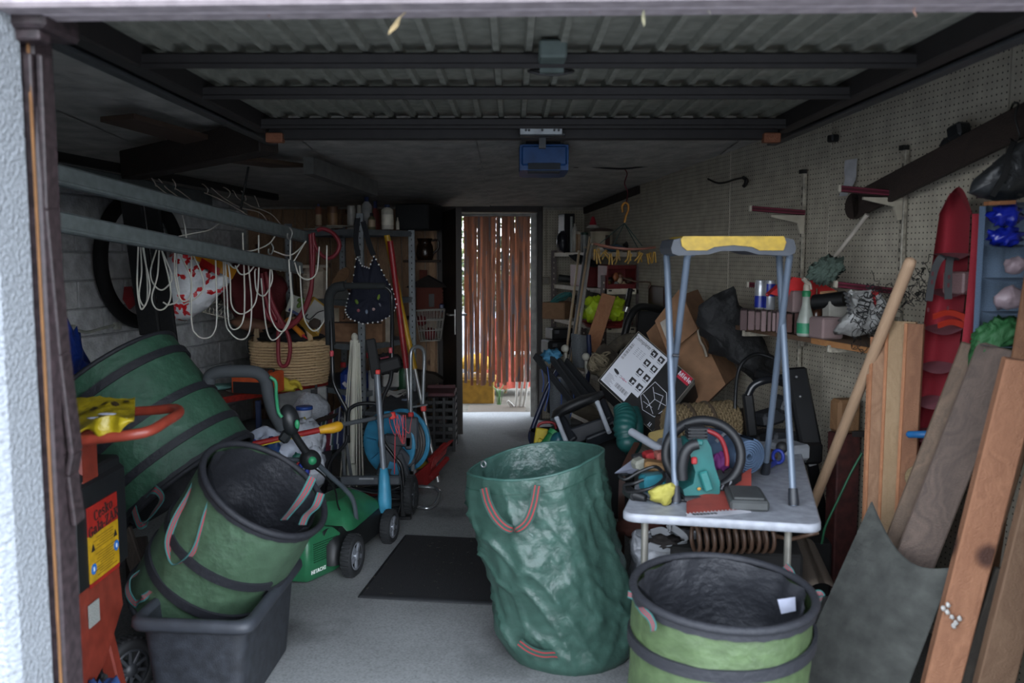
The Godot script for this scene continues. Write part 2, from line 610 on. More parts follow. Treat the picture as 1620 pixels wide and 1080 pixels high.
	for i in 15:
		var x0 = -4.7 + i * 0.5
		var dz = 0.004 * (i % 2)
		b.quad(Vector3(x0, HC(1.7) + dz, -1.7), Vector3(x0 + 0.494, HC(1.7) + dz, -1.7), Vector3(x0 + 0.494, HC(8.9) + dz, -8.9), Vector3(x0, HC(8.9) + dz, -8.9), -1)
		b.quad(Vector3(x0 + 0.494, HC(1.7) + 0.012, -1.7), Vector3(x0 + 0.5, HC(1.7) + 0.012, -1.7), Vector3(x0 + 0.5, HC(8.9) + 0.012, -8.9), Vector3(x0 + 0.494, HC(8.9) + 0.012, -8.9), -1)
	b.bar(Vector3(-0.9, HC(1.4) + 0.115, -1.4), Vector3(-0.9, HC(9.3) + 0.115, -9.3), 8.4, 0.2, Vector3.RIGHT)
	struct("ceiling", b, M("c2bfb8", 0.92, {"tex": "dirt", "sc": 0.7, "nrm": "wrink", "ns": 0.3}))
	# front wall: rough render, a smooth reveal, the brown steel frame
	var stucco = M("9da2a7", 0.9, {"tex": "fine", "sc": 2.0, "nrm": "pebble", "ns": 1.0})
	b = N()
	b.box(Vector3(-3.15, 1.35, -1.88), Vector3(4.2, 2.75, 0.16), Basis(), 0.02)
	struct("wall_front", b, stucco)
	b = N()
	b.box(Vector3(3.4, 1.35, -1.88), Vector3(4.2, 2.75, 0.16), Basis(), 0.02)
	struct("wall_front", b, stucco)
	b = N()
	b.box(Vector3(0.12, 2.45, -1.9), Vector3(2.35, 0.55, 0.12), Basis(), 0.01)
	struct("wall_front", b, stucco)
	var brown = M("44373a", 0.5, {"tex": "blot", "sc": 3.0})
	b = N()
	b.xf = Transform3D(Basis(Vector3.BACK, 0.0105), Vector3(0, 2.09, -1.88))
	b.box(Vector3(0.1, 0.05, 0), Vector3(2.7, 0.1, 0.07), Basis(), 0.008)
	b.box(Vector3(0.1, 0.015, -0.06), Vector3(2.7, 0.03, 0.06), Basis(), 0.005)
	struct("trim_2", b, M("a99da0", 0.5, {"tex": "dirt", "sc": 3.0}))
	# the left door post: an orange weather strip, then steel profiles
	b = N()
	b.box(Vector3(-1.044, 1.02, -1.962), Vector3(0.005, 2.1, 0.004))
	struct("trim_3", b, M("8a6038", 0.8))
	b = N()
	b.box(Vector3(-1.075, 1.02, -2.0), Vector3(0.07, 2.1, 0.05), Basis(), 0.006)
	b.box(Vector3(-1.06, 1.02, -2.05), Vector3(0.02, 2.1, 0.06), Basis(), 0.004)
	struct("trim_4", b, brown)
	b = N()
	b.box(Vector3(1.31, 1.02, -2.0), Vector3(0.07, 2.1, 0.08), Basis(), 0.006)
	struct("trim_5", b, brown)
	b = N()
	b.box(Vector3(-1.06, 2.08, -1.99), Vector3(0.16, 0.05, 0.16), Basis(), 0.008)
	b.box(Vector3(-1.05, 2.045, -1.95), Vector3(0.1, 0.025, 0.05), Basis(), 0.004)
	struct("trim_6", b, brown)
	# back doorway: brown frame, grey inner post, threshold
	var dk = M("2f2622", 0.6, {"tex": "dirt", "sc": 3.0})
	b = N()
	b.box(Vector3(-0.665, 1.0, -BACK - 0.1), Vector3(0.08, 2.02, 0.28), Basis(), 0.006)
	b.box(Vector3(0.265, 1.0, -BACK - 0.1), Vector3(0.05, 2.02, 0.28), Basis(), 0.006)
	b.box(Vector3(-0.2, 2.02, -BACK - 0.1), Vector3(0.98, 0.07, 0.28), Basis(), 0.006)
	var fr = struct("door_1", b, dk)
	b = N()
	b.box(Vector3(0.21, 0.99, -BACK - 0.16), Vector3(0.06, 1.98, 0.09), Basis(), 0.006)
	b.box(Vector3(-0.2, 1.965, -BACK - 0.18), Vector3(0.86, 0.03, 0.05), Basis(), 0.004)
	struct("inner_frame", b, M("b9b6b0", 0.6), fr)
	# the open leaf, swung into the garage
	var hinge = Vector3(-0.64, 0, -8.42)
	var free = Vector3(F(727, 692).x, 0, -7.62)
	b = N()
	b.bar(hinge + Vector3(0, 1.0, 0), free + Vector3(0, 1.0, 0), 1.96, 0.045, Vector3.UP, 0.004)
	var leaf = struct("door_2", b, M("262020", 0.55, {"tex": "blot", "sc": 2.0}))
	var fdir = (free - hinge).normalized()
	var side = Vector3(-fdir.z, 0, fdir.x)
	if side.x < 0: side = -side
	b = N()
	b.bar(free + Vector3(0, 1.0, 0) - fdir * 0.01, free + Vector3(0, 1.0, 0) + fdir * 0.006, 1.96, 0.052, Vector3.UP)
	struct("edge_strip", b, M("4f4640", 0.6, {"tex": "speck", "sc": 5.0}), leaf)
	for s in [-1.0, 1.0]:
		var hp = free - fdir * 0.06 + Vector3(0, 1.06, 0) + side * s * 0.028
		b = N()
		b.box(hp + Vector3(0, -0.06, 0), Vector3(0.03, 0.22, 0.012), face(side * s), 0.003)
		b.tube(curve([hp, hp + side * s * 0.045, hp + side * s * 0.05 - fdir * 0.05, hp + side * s * 0.05 - fdir * 0.13], 4), 0.009, 8)
		struct("door_handle", b, M("b9b7b2", 0.35, {"metal": 0.8}), leaf)
func overhead_door():
	var t = thing("overhead_door", "grey green ribbed steel up-and-over door, swung up flat under the ceiling", "garage door")
	var gm = M("848479", 0.6, {"tex": "dirt", "sc": 2.2})
	var dark = M("231f1e", 0.6, {"tex": "dirt"})
	var X0 = -1.1
	var X1 = 1.2
	var b = N()
	var prof = []
	var x = X0
	while x < X1:
		prof += [Vector2(x, 0.0), Vector2(x + 0.068, 0.0), Vector2(x + 0.074, -0.022), Vector2(x + 0.092, -0.022), Vector2(x + 0.097, 0.0)]
		x += 0.097
	for i in prof.size() - 1:
		var p: Vector2 = prof[i]
		var q: Vector2 = prof[i + 1]
		for k in [0.0, 0.004]:
			b.quad(Vector3(p.x, 2.2 + p.y + k, -2.06), Vector3(q.x, 2.2 + q.y + k, -2.06), Vector3(q.x, 2.2 + q.y + k, -4.05), Vector3(p.x, 2.2 + p.y + k, -4.05), -1)
	part("ribbed_panel", b, gm, t)
	for d in [2.7, 3.22, 3.95]:
		b = N()
		b.box(Vector3(0.05, 2.155, -d), Vector3(2.3, 0.035, 0.06), Basis(), 0.006)
		b.box(Vector3(0.05, 2.133, -d + 0.025), Vector3(2.3, 0.012, 0.014))
		part("cross_bar", b, dark, t)
	b = N()
	b.box(Vector3(0.05, 2.12, -4.06), Vector3(2.3, 0.05, 0.045), Basis(), 0.006)
	part("end_bar", b, dark, t)
	b = N()
	b.box(Vector3(0.05, 2.148, -4.025), Vector3(2.0, 0.006, 0.01))
	part("seal_strip", b, M("8b8781", 0.6), t)
	for s in [X0 - 0.02, X1 + 0.02]:
		b = N()
		b.box(Vector3(s, 2.165, -3.06), Vector3(0.06, 0.075, 2.05), Basis(), 0.006)
		part("side_bar", b, dark, t)
		b = N()
		b.box(Vector3(s + (0.06 if s < 0 else -0.06), 2.1, -4.03), Vector3(0.075, 0.042, 0.05), Basis(), 0.004)
		part("stop_block", b, M_wood("pine", "9c6b52"), t)
	# latch
	b = N()
	b.box(Vector3(0.045 * 2.6, 2.163, -2.63), Vector3(0.08, 0.05, 0.11), Basis(), 0.006)
	b.box(Vector3(0.045 * 2.6, 2.13, -2.68), Vector3(0.07, 0.03, 0.02))
	part("latch_box", b, M("55605b", 0.6), t)
	b = N()
	b.tube(curve([Vector3(0.05, 2.13, -2.73), Vector3(0.117, 2.115, -2.71), Vector3(0.185, 2.13, -2.73), Vector3(0.117, 2.137, -2.75)], 5, true), 0.005, 6, true)
	part("latch_ring", b, M("2c2a29", 0.5), t)
	b = N()
	b.box(P(856, 206, 3.94), Vector3(0.185, 0.036, 0.008), Basis(), 0.012)
	var plate = part("bracket_plate", b, M("b6bbbd", 0.4, {"metal": 0.6}), t)
	for px in [832, 837, 858, 877, 884]:
		b = N()
		b.xf = Transform3D(Basis(Vector3.RIGHT, PI / 2), P(px, 206, 3.93))
		b.lathe([Vector2(0, 0), Vector2(0.005, 0), Vector2(0.005, 0.008), Vector2(0, 0.008)], 8, Vector3.ZERO, Basis(), -1)
		part("bolt", b, M("3c3f40", 0.5), plate)
	b = N()
	b.box(P(858, 214, 3.98), Vector3(0.2, 0.012, 0.06), Basis(), 0.003)
	b.box(P(858, 224, 4.05), Vector3(0.03, 0.06, 0.03))
	part("arm", b, M("4a4d4e", 0.5, {"metal": 0.5}), t)
	settle(t)
	# fixed tracks
	for s in [-1.0, 1.0]:
		b = N()
		var xx: float = -1.19 if s < 0 else 1.29
		b.box(Vector3(xx, 2.125, -3.25), Vector3(0.045, 0.012, 2.45), Basis(), 0.003)
		b.box(Vector3(xx + s * 0.02, 2.15, -3.25), Vector3(0.008, 0.05, 2.45))
		b.box(Vector3(xx, 2.178, -3.25), Vector3(0.045, 0.01, 2.45))
		for d in [2.3, 4.3]: b.box(Vector3(xx, (2.17 + HC(d)) * 0.5, -d), Vector3(0.03, HC(d) - 2.15, 0.01))
		var tr = struct("trim_%d" % (7 if s < 0 else 8), b, M("46484a", 0.5, {"metal": 0.3}))
	# opener and its rail
	t = thing("door_opener", "blue garage door opener box with a dark grille hung under the ceiling", "door opener")
	b = N()
	var oc = P(861, 250, 5.0)
	b.xf = Transform3D(Basis(), Vector3(oc.x, 2.12, -5.25))
	b.xf.basis = Basis(Vector3.RIGHT, -PI / 2)
	b.prism([Vector2(-0.135, -0.24), Vector2(0.135, -0.24), Vector2(0.14, -0.1), Vector2(0.135, 0.2), Vector2(0.1, 0.25), Vector2(-0.1, 0.25), Vector2(-0.135, 0.2), Vector2(-0.14, -0.1)], 0.14)
	b.box(Vector3(0, -0.2, 0.01), Vector3(0.275, 0.1, 0.13), Basis(), 0.02)
	part("housing", b, M("2a5c9a", 0.45), t)
	b = N()
	for k in 5: b.box(Vector3(oc.x, 2.045, -5.03 - 0.02 * k), Vector3(0.18, 0.008, 0.012))
	b.box(Vector3(oc.x, 2.07, -4.995), Vector3(0.18, 0.035, 0.01))
	part("grille", b, M("1d2630", 0.6), t)
	b = N()
	b.box(Vector3(oc.x, 2.226, -3.6), Vector3(0.03, 0.03, 3.2))
	b.box(Vector3(oc.x, 2.21, -5.2), Vector3(0.2, 0.05, 0.03))
	part("rail", b, M("3f4244", 0.5, {"metal": 0.4}), t)
	settle(t)
	# dead leaves caught on the head of the frame
	var dl = [[625, 40, 30, -0.7, "c9b184"], [1018, 28, 22, 0.1, "c3bd9a"], [1447, 18, 16, 0.3, "c79a86"], [1120, 16, 12, 0.6, "c8c3b0"], [675, 14, 12, 1.1, "a05848"], [725, 16, 10, 1.4, "a59b86"], [422, 22, 12, 0.9, "a07a6c"], [1423, 6, 8, 1.2, "c79a3c"], [932, 16, 8, 0.4, "b5846a"], [868, 16, 7, 1.0, "bdb8a4"]]
	for e in dl:
		b = N()
		var h: float = e[2] / FL * 1.5
		b.xf = Transform3D(Basis(Vector3.BACK, e[3]) * Basis(Vector3.RIGHT, 0.3), P(e[0], e[1], 1.93))
		var f = func(u, w):
			var ww: float = sin(PI * u) * h * 0.3
			return Vector3((w - 0.5) * ww, (u - 0.5) * h * 1.6, 0.2 * ww * cos(w * PI) + 0.004 * sin(u * 9.0))
		b.sheet(8, 3, f)
		b.tube([Vector3(0, h * 0.75, 0), Vector3(0.004, h * 1.1, 0.004)], 0.0012, 5)
		var where = ["dangling long", "thin upright", "round pinkish", "small pale", "tiny dark red", "small curled", "reddish torn", "yellow", "tiny brown", "tiny cream"]
		solo("dead_leaf", b, M(e[4], 0.9, {"back": "404030"}), "%s dead leaf caught under the brown head of the door frame" % where[dl.find(e)], "leaf", "dead leaves on the door head")
func outside_back():
	# strips of the fly curtain
	var t = thing("strip_curtain", "orange brown fly curtain of hanging plastic strips in the back doorway", "curtain")
	var b = N()
	b.box(P(787, 340, 8.66), Vector3(0.66, 0.03, 0.03), Basis(), 0.004)
	part("curtain_rail", b, M("8a6a55", 0.6), t)
	var cm = M("ffffff", 0.55, {"tex": "curtain", "uv": [1, 1], "back": "e4d6ca"})
	var r = RandomNumberGenerator.new()
	r.seed = 21
	var xs = [736, 740, 744, 752, 757, 762, 766.5, 770, 773, 779, 782.5, 787, 790, 795, 801, 804, 808, 812, 817, 820, 823.5, 827, 830, 833, 836, 748, 798, 776]
	for i in xs.size():
		var px: float = xs[i]
		b = N()
		var ph = r.randf() * 6.0
		var bot = 600.0 + r.randf() * 12.0 if px < 800 else 604.0
		var dd = 8.66 + r.randf() * 0.05
		var sway = r.randf_range(-3.0, 3.0)
		var w = 0.026 + r.randf() * 0.008
		var pts = []
		var sides = []
		for k in 17:
			var s = k / 16.0
			pts.append(P(px + sway * s * s + 0.6 * sin(s * 5.0 + ph), lerpf(342, bot, s), dd))
			var a = 0.9 * sin(s * 3.0 + ph) * s + 0.25 * sin(ph * 3.0)
			sides.append(Vector3(cos(a), 0, sin(a)))
		b.ribbon(pts, sides, w, 0.0025)
		var off = r.randf()
		for k in b.uv.size(): b.uv[k] = Vector2(off + b.uv[k].y * 0.14, b.uv[k].x * 0.5 + off * 7.0)
		part("strip", b, cm, t)
	settle(t)
	# door mat outside
	b = N()
	b.box(Vector3(-0.16, -0.02, -9.1), Vector3(0.6, 0.02, 0.42), Basis(), 0.005)
	solo("door_mat", b, M("6e6252", 0.95, {"tex": "speck", "sc": 8.0, "nrm": "pebble"}), "worn brown coir door mat outside the curtained back doorway", "door mat")
	# hedge
	var leafmesh = N()
	leafmesh.quad(Vector3(0, -0.5, 0), Vector3(0.32, 0, 0.08), Vector3(0, 0.5, 0), Vector3(-0.32, 0, 0.08), -1)
	var mm = MultiMesh.new()
	mm.transform_format = MultiMesh.TRANSFORM_3D
	mm.use_colors = true
	mm.mesh = leafmesh.mesh()
	mm.instance_count = 7000
	var cols = [Color(0.05, 0.08, 0.02), Color(0.1, 0.13, 0.04), Color(0.03, 0.05, 0.02), Color(0.16, 0.16, 0.06)]
	for i in mm.instance_count:
		var q = Vector3(r.randf_range(-1.7, 1.3), 0.1 + r.randf() * 2.9, -12.9 - r.randf() * 0.9)
		var bs = Basis(Vector3(r.randfn(), r.randfn(), r.randfn()).normalized(), r.randf() * TAU).scaled(Vector3.ONE * (0.05 + r.randf() * 0.06))
		mm.set_instance_transform(i, Transform3D(bs, q))
		mm.set_instance_color(i, cols[r.randi() % 4])
	var hm = StandardMaterial3D.new()
	hm.vertex_color_use_as_albedo = true
	hm.roughness = 0.6
	hm.backlight_enabled = true
	hm.backlight = Color(0.2, 0.25, 0.1)
	hm.cull_mode = BaseMaterial3D.CULL_DISABLED
	var h = MultiMeshInstance3D.new()
	h.name = "hedge_foliage"
	h.multimesh = mm
	h.material_override = hm
	add_child(h)
	tag(h, "dark leafy hedge behind the strips of the fly curtain", "hedge", "", "stuff")
	# folded red parasol
	t = thing("folded_parasol", "big folded red cloth parasol standing outside behind the curtain strips", "parasol")
	b = N()
	var fold = func(u, w):
		var y: float = 0.05 + w * 1.7
		var rr: float = lerpf(0.36, 0.03, pow(w, 0.8)) * (1.0 + 0.16 * sin(u * TAU * 9.0))
		return Vector3(0.13 + rr * cos(u * TAU) - 0.22 * (1.0 - w), y, -10.3 + rr * sin(u * TAU) * 0.7)
	b.sheet(64, 10, fold)
	part("cover", b, M("b4503f", 0.85, {"nrm": "wrink"}), t)
	b = N()
	b.tube([Vector3(-0.08, -0.04, -10.3), Vector3(0.14, 1.95, -10.3)], 0.02, 8)
	part("pole", b, M("8b6a4c", 0.6), t)
	settle(t)
	# yellow cushion on a low crate, white bag
	b = N()
	b.ball(P(752, 574, 9.75), Vector3(0.19, 0.1, 0.16), Basis(), 14, 0.15, 2)
	solo("cushion", b, M("c99a2e", 0.85, {"nrm": "wrink"}), "mustard yellow cushion lying outside the curtained back doorway", "cushion")
	b = N()
	b.box(P(752, 614, 9.75), Vector3(0.42, 0.3, 0.34), Basis(), 0.01)
	b.box(P(752, 598, 9.75), Vector3(0.46, 0.03, 0.38), Basis(), 0.01)
	solo("storage_box", b, M("9c7420", 0.8), "ochre box under the yellow cushion outside the doorway", "box")
	b = N()
	b.ball(P(758, 540, 11.3), Vector3(0.24, 0.46, 0.2), Basis(), 14, 0.4, 6)
	solo("plastic_sack", b, M("c9cdd4", 0.5, {"nrm": "crease"}), "pale crumpled sack beyond the curtain above the yellow cushion", "sack")
	# white tubular legs of a garden chair and a tuft of grass
	t = thing("garden_chair", "white tubular garden chair half hidden behind the fly curtain", "chair")
	for e in [[[803, 634], [815, 648], [818, 600]], [[822, 648], [826, 610], [834, 560]], [[803, 634], [826, 648], [838, 575]]]:
		b = N()
		b.tube(curve(pix(e, 9.2), 5), 0.014, 8)
		part("leg", b, M("c9c6c0", 0.4), t)
	b = N()
	b.box(P(830, 560, 9.35), Vector3(0.3, 0.03, 0.3), Basis(), 0.01)
	part("seat", b, M("c9c6c0", 0.5), t)
	settle(t)
	b = N()
	for i in 16:
		var a = r.randf() * TAU
		var base = P(790, 640, 9.45) + Vector3(r.randfn() * 0.01, 0, r.randfn() * 0.01)
		var l = 0.16 + r.randf() * 0.14
		b.ribbon(curve([base, base + Vector3(cos(a) * 0.03, l * 0.6, sin(a) * 0.03), base + Vector3(cos(a) * 0.1, l * 0.85, sin(a) * 0.1)], 4), [Vector3(sin(a), 0, -cos(a))], 0.008, 0.001)
	var g = solo("grass_tuft", b, M("5d8a4c", 0.7, {"back": "305020"}), "tuft of green grass at the foot of the fly curtain", "grass")
func popup_bin(called: String, label: String, c0: Vector3, axis: Vector3, R: float, H: float, green: String, bands: Array, slope: float, th0: float, sd: int) -> Node3D:
	# c0: centre of the closed end; bands: heights of the wire casings, each a turn of a spiral
	var t = thing(called, label, "garden bin", "pop-up garden bins")
	var bs = along(axis)
	var n = FastNoiseLite.new()
	n.seed = sd; n.frequency = 0.02; n.fractal_octaves = 3
	var cloth = M(green, 0.62, {"tex": "dirt", "sc": 3.0, "nrm": "crease", "ns": 0.4, "back": "18301c"})
	var dk = M("22242c", 0.7, {"tex": "fine", "sc": 6.0, "nrm": "wrink", "ns": 0.5})
	var pf = []
	for i in 23: pf.append(Vector2(R - 0.004 + 0.006 * sin(PI * i / 22.0), H * i / 22.0))
	var b = N()
	b.lathe(pf, 72, c0, bs, 0, 0.012, n)
	part("outer_cloth", b, cloth, t)
	b = N()
	pf = [Vector2(0, 0.02), Vector2(R * 0.5, 0.022), Vector2(R - 0.04, 0.02)]
	for i in 15: pf.append(Vector2(R - 0.022 - 0.008 * absf(sin(PI * i / 5.0)), 0.03 + (H - 0.03) * i / 14.0))
	var n2 = FastNoiseLite.new()
	n2.seed = sd + 5; n2.frequency = 0.03; n2.fractal_octaves = 4
	b.lathe(pf, 72, c0, bs, 0, 0.022, n2)
	part("dark_lining", b, M("282a31", 0.65, {"tex": "fine", "sc": 5.0, "nrm": "wrink", "ns": 0.7}), t)
	b = N()
	b.lathe([Vector2(0, 0.001), Vector2(R - 0.004, 0.001)], 48, c0, bs)
	part("bottom", b, dk, t)
	for e in [[0.0, 0.01], [H, 0.0125]]:
		b = N()
		var ring = []
		for k in 64:
			var a = TAU * k / 64.0
			ring.append(c0 + bs * Vector3(cos(a) * R, e[0], sin(a) * R))
		b.tube(ring, e[1], 8, true)
		if e[0] > 0:
			var pts = []
			for k in 65:
				var a = TAU * k / 64.0
				pts.append(c0 + bs * Vector3(cos(a) * (R + 0.004), H - 0.014 + 0.002 * sin(a * 40.0), sin(a) * (R + 0.004)))
			b.ribbon(pts, [bs.y], 0.026, 0.003)
		part("rim" if e[0] > 0 else "base_hoop", b, dk, t)
	for h in bands:
		b = N()
		var pts = []
		for k in 65:
			var a = th0 + TAU * k / 64.0
			pts.append(c0 + bs * Vector3(cos(a) * (R + 0.006), h + slope * (k / 64.0 - 0.5), sin(a) * (R + 0.006)))
		b.ribbon(pts, [bs.y], 0.034, 0.01)
		part("wire_casing", b, dk, t)
	return t
func strap_part(pts: Array, side, w: float, t: Node, called = "strap", key = "strap"):
	var b = N()
	b.ribbon(curve(pts, 6), side if side is Array else [side], w, 0.003)
	part(called, b, M("e8e8e8", 0.8, {"tex": key, "uv": [40, 1]}), t)
func rloop(c: Array, inset: float, rad: float, y: float) -> Array:   # rounded loop through four corners
	var mid: Vector3 = (c[0] + c[1] + c[2] + c[3]) * 0.25
	var out = []
	for i in 4:
		var p: Vector3 = c[i]
		var a: Vector3 = (c[(i + 3) % 4] - p).normalized()
		var d: Vector3 = (c[(i + 1) % 4] - p).normalized()
		p += (a + d) * inset
		for k in 6:
			var s = k / 5.0
			var q0 = p + a * rad
			var q2 = p + d * rad
			var q = q0.lerp(p, s).lerp(p.lerp(q2, s), s)
			out.append(Vector3(q.x, y, q.z))
	return out
func skin(b: MB, loops: Array, s = 0):   # joins closed loops of equal length
	for i in loops.size() - 1:
		var m: int = loops[i].size()
		for k in m:
			var k2 = (k + 1) % m
			b.quad(loops[i][k], loops[i][k2], loops[i + 1][k2], loops[i + 1][k], s, Vector2(k * 0.05, i * 0.1), Vector2(k * 0.05 + 0.05, i * 0.1), Vector2(k * 0.05 + 0.05, i * 0.1 + 0.1), Vector2(k * 0.05, i * 0.1 + 0.1))
func fill(b: MB, loop: Array):
	var c = Vector3.ZERO
	for p in loop: c += p / loop.size()
	for k in loop.size(): b.tri(loop[k], loop[(k + 1) % loop.size()], c, Vector2.ZERO, Vector2.ZERO, Vector2.ZERO, -1)
func wheel(t: Node, c: Vector3, ax: Vector3, r: float, w: float, tyre: Material, hub: Material, spokes = 6, called = "wheel"):
	var bs = along(ax)
	var b = N()
	b.lathe([Vector2(r * 0.66, -w * 0.4), Vector2(r * 0.9, -w * 0.5), Vector2(r, -w * 0.3), Vector2(r, w * 0.3), Vector2(r * 0.9, w * 0.5), Vector2(r * 0.66, w * 0.4), Vector2(r * 0.66, -w * 0.4)], 32, c, bs)
	for k in 28:
		var a = TAU * k / 28.0
		var d = bs * Vector3(cos(a), 0, sin(a))
		b.box(c + d * r, Vector3(r * 0.12, w * 0.66, r * 0.1), Basis(d, bs.y, d.cross(bs.y)))
	var o = part(called, b, tyre, t)
	b = N()
	b.lathe([Vector2(0, w * 0.5), Vector2(r * 0.2, w * 0.5), Vector2(r * 0.24, w * 0.3), Vector2(r * 0.24, -w * 0.3), Vector2(0, -w * 0.3)], 20, c, bs)
	b.lathe([Vector2(r * 0.6, w * 0.42), Vector2(r * 0.68, w * 0.42), Vector2(r * 0.68, -w * 0.3), Vector2(r * 0.6, -w * 0.3)], 28, c, bs)
	for k in spokes:
		var a = TAU * k / spokes
		var d = bs * Vector3(cos(a), 0, sin(a))
		b.bar(c + d * r * 0.18 + bs.y * w * 0.32, c + d * r * 0.64 + bs.y * w * 0.32, r * (1.1 / spokes), w * 0.2, d.cross(bs.y), 0.002)
	part("wheel_hub", b, hub, o)
	return o
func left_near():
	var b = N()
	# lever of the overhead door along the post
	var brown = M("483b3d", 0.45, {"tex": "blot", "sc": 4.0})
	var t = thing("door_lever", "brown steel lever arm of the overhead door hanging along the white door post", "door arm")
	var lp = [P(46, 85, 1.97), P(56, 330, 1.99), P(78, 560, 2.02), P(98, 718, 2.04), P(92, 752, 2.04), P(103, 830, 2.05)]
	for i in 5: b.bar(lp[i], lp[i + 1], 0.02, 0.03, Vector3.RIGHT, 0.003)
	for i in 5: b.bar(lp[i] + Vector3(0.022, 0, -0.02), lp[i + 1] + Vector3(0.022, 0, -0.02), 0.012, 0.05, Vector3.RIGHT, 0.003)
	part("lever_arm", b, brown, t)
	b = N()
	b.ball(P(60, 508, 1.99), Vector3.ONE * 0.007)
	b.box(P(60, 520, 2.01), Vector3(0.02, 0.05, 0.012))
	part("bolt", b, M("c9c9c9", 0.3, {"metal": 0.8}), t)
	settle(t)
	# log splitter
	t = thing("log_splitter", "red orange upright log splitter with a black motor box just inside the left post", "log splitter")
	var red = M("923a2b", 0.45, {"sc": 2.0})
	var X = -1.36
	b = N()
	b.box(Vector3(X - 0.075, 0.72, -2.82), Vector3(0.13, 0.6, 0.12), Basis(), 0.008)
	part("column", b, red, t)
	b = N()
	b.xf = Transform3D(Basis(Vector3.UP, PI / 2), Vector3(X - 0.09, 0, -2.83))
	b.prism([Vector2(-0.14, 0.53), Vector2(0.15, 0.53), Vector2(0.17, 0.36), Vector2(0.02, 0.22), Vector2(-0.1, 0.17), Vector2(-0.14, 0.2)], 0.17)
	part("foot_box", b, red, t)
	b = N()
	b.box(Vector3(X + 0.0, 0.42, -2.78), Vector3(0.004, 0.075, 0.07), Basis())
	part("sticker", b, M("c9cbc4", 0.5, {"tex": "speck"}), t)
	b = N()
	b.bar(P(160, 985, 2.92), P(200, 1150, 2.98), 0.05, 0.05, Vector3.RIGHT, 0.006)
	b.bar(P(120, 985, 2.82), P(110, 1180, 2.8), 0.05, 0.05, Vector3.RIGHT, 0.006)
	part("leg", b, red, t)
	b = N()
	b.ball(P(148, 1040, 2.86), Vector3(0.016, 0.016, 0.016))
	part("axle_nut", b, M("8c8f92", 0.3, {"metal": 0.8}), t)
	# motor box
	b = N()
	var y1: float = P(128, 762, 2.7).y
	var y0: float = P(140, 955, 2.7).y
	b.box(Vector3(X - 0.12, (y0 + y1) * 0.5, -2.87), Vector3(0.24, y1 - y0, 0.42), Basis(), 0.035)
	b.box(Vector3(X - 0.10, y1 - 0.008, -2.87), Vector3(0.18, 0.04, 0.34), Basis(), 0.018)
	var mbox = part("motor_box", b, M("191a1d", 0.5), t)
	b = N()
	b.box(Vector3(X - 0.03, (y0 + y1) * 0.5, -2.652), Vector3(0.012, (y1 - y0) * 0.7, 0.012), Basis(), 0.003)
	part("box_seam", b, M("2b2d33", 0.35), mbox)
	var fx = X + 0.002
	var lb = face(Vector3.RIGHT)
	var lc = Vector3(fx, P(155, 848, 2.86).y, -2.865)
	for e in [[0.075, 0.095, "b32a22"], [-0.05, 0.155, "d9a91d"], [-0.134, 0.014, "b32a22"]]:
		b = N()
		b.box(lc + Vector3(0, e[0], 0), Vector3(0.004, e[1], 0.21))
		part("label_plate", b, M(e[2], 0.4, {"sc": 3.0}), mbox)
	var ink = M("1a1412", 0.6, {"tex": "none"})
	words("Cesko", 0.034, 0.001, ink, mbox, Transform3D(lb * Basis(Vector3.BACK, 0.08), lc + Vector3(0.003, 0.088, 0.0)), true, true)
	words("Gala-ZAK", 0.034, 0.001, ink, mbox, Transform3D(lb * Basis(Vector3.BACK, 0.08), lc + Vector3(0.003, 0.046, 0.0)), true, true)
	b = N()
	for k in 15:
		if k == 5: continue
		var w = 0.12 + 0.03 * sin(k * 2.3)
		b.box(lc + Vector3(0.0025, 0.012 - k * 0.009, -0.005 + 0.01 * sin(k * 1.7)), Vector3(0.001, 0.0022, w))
	var print_mark = part("print_line", b, M("7a5c10", 0.6, {"tex": "none"}), mbox)
	print_mark.set_meta("kind", "stuff")
	for e in [[0.0, -0.08], [0.0, 0.08]]:
		b = N()
		b.xf = Transform3D(lb, lc + Vector3(0.003, -0.015, -e[1]))
		b.prism([Vector2(-0.013, -0.011), Vector2(0.013, -0.011), Vector2(0, 0.013)], 0.001)
		part("warning_triangle", b, ink, mbox)
	for e in [[-0.06, -0.085], [-0.085, 0.08]]:
		b = N()
		b.lathe([Vector2(0, 0.001), Vector2(0.018, 0.001), Vector2(0.018, 0)], 20, lc + Vector3(0.002, e[0], e[1]), along(Vector3.RIGHT), -1)
		part("blue_pictogram", b, M("2a72c0", 0.5, {"tex": "none"}), mbox)
		b = N()
		b.box(lc + Vector3(0.0035, e[0], e[1]), Vector3(0.001, 0.014, 0.008))
		part("pictogram_mark", b, M("e8eef5", 0.5, {"tex": "none"}), mbox)
	# handle
	b = N()
	b.tube(curve([P(60, 704, 2.62), P(150, 694, 2.62), P(228, 684, 2.64), P(262, 667, 2.76), P(283, 653, 2.92), P(276, 646, 3.0), P(240, 649, 3.05), P(180, 652, 3.08), P(100, 656, 3.1)], 5), 0.0165, 12)
	part("handle", b, M("a84432", 0.4, {"sc": 2.0}), t)
	b = N()
	b.bar(P(90, 680, 2.85), P(135, 690, 2.84), 0.05, 0.05, Vector3.UP, 0.006)
	part("handle_mount", b, M("2a2524", 0.5), t)
	wheel(t, Vector3(-1.37, 0.115, -3.02), Vector3(0.86, 0, 0.5), 0.11, 0.06, M("26272a", 0.8, {"tex": "blot", "sc": 4.0}), M("3a3c40", 0.5), 10)
	settle(t)
	# yellow bag over the handle
	t = thing("yellow_bag", "yellow plastic bag with a black lattice print folded over the red splitter handle", "bag")
	b = N()
	var n = FastNoiseLite.new()
	n.seed = 12; n.frequency = 2.2
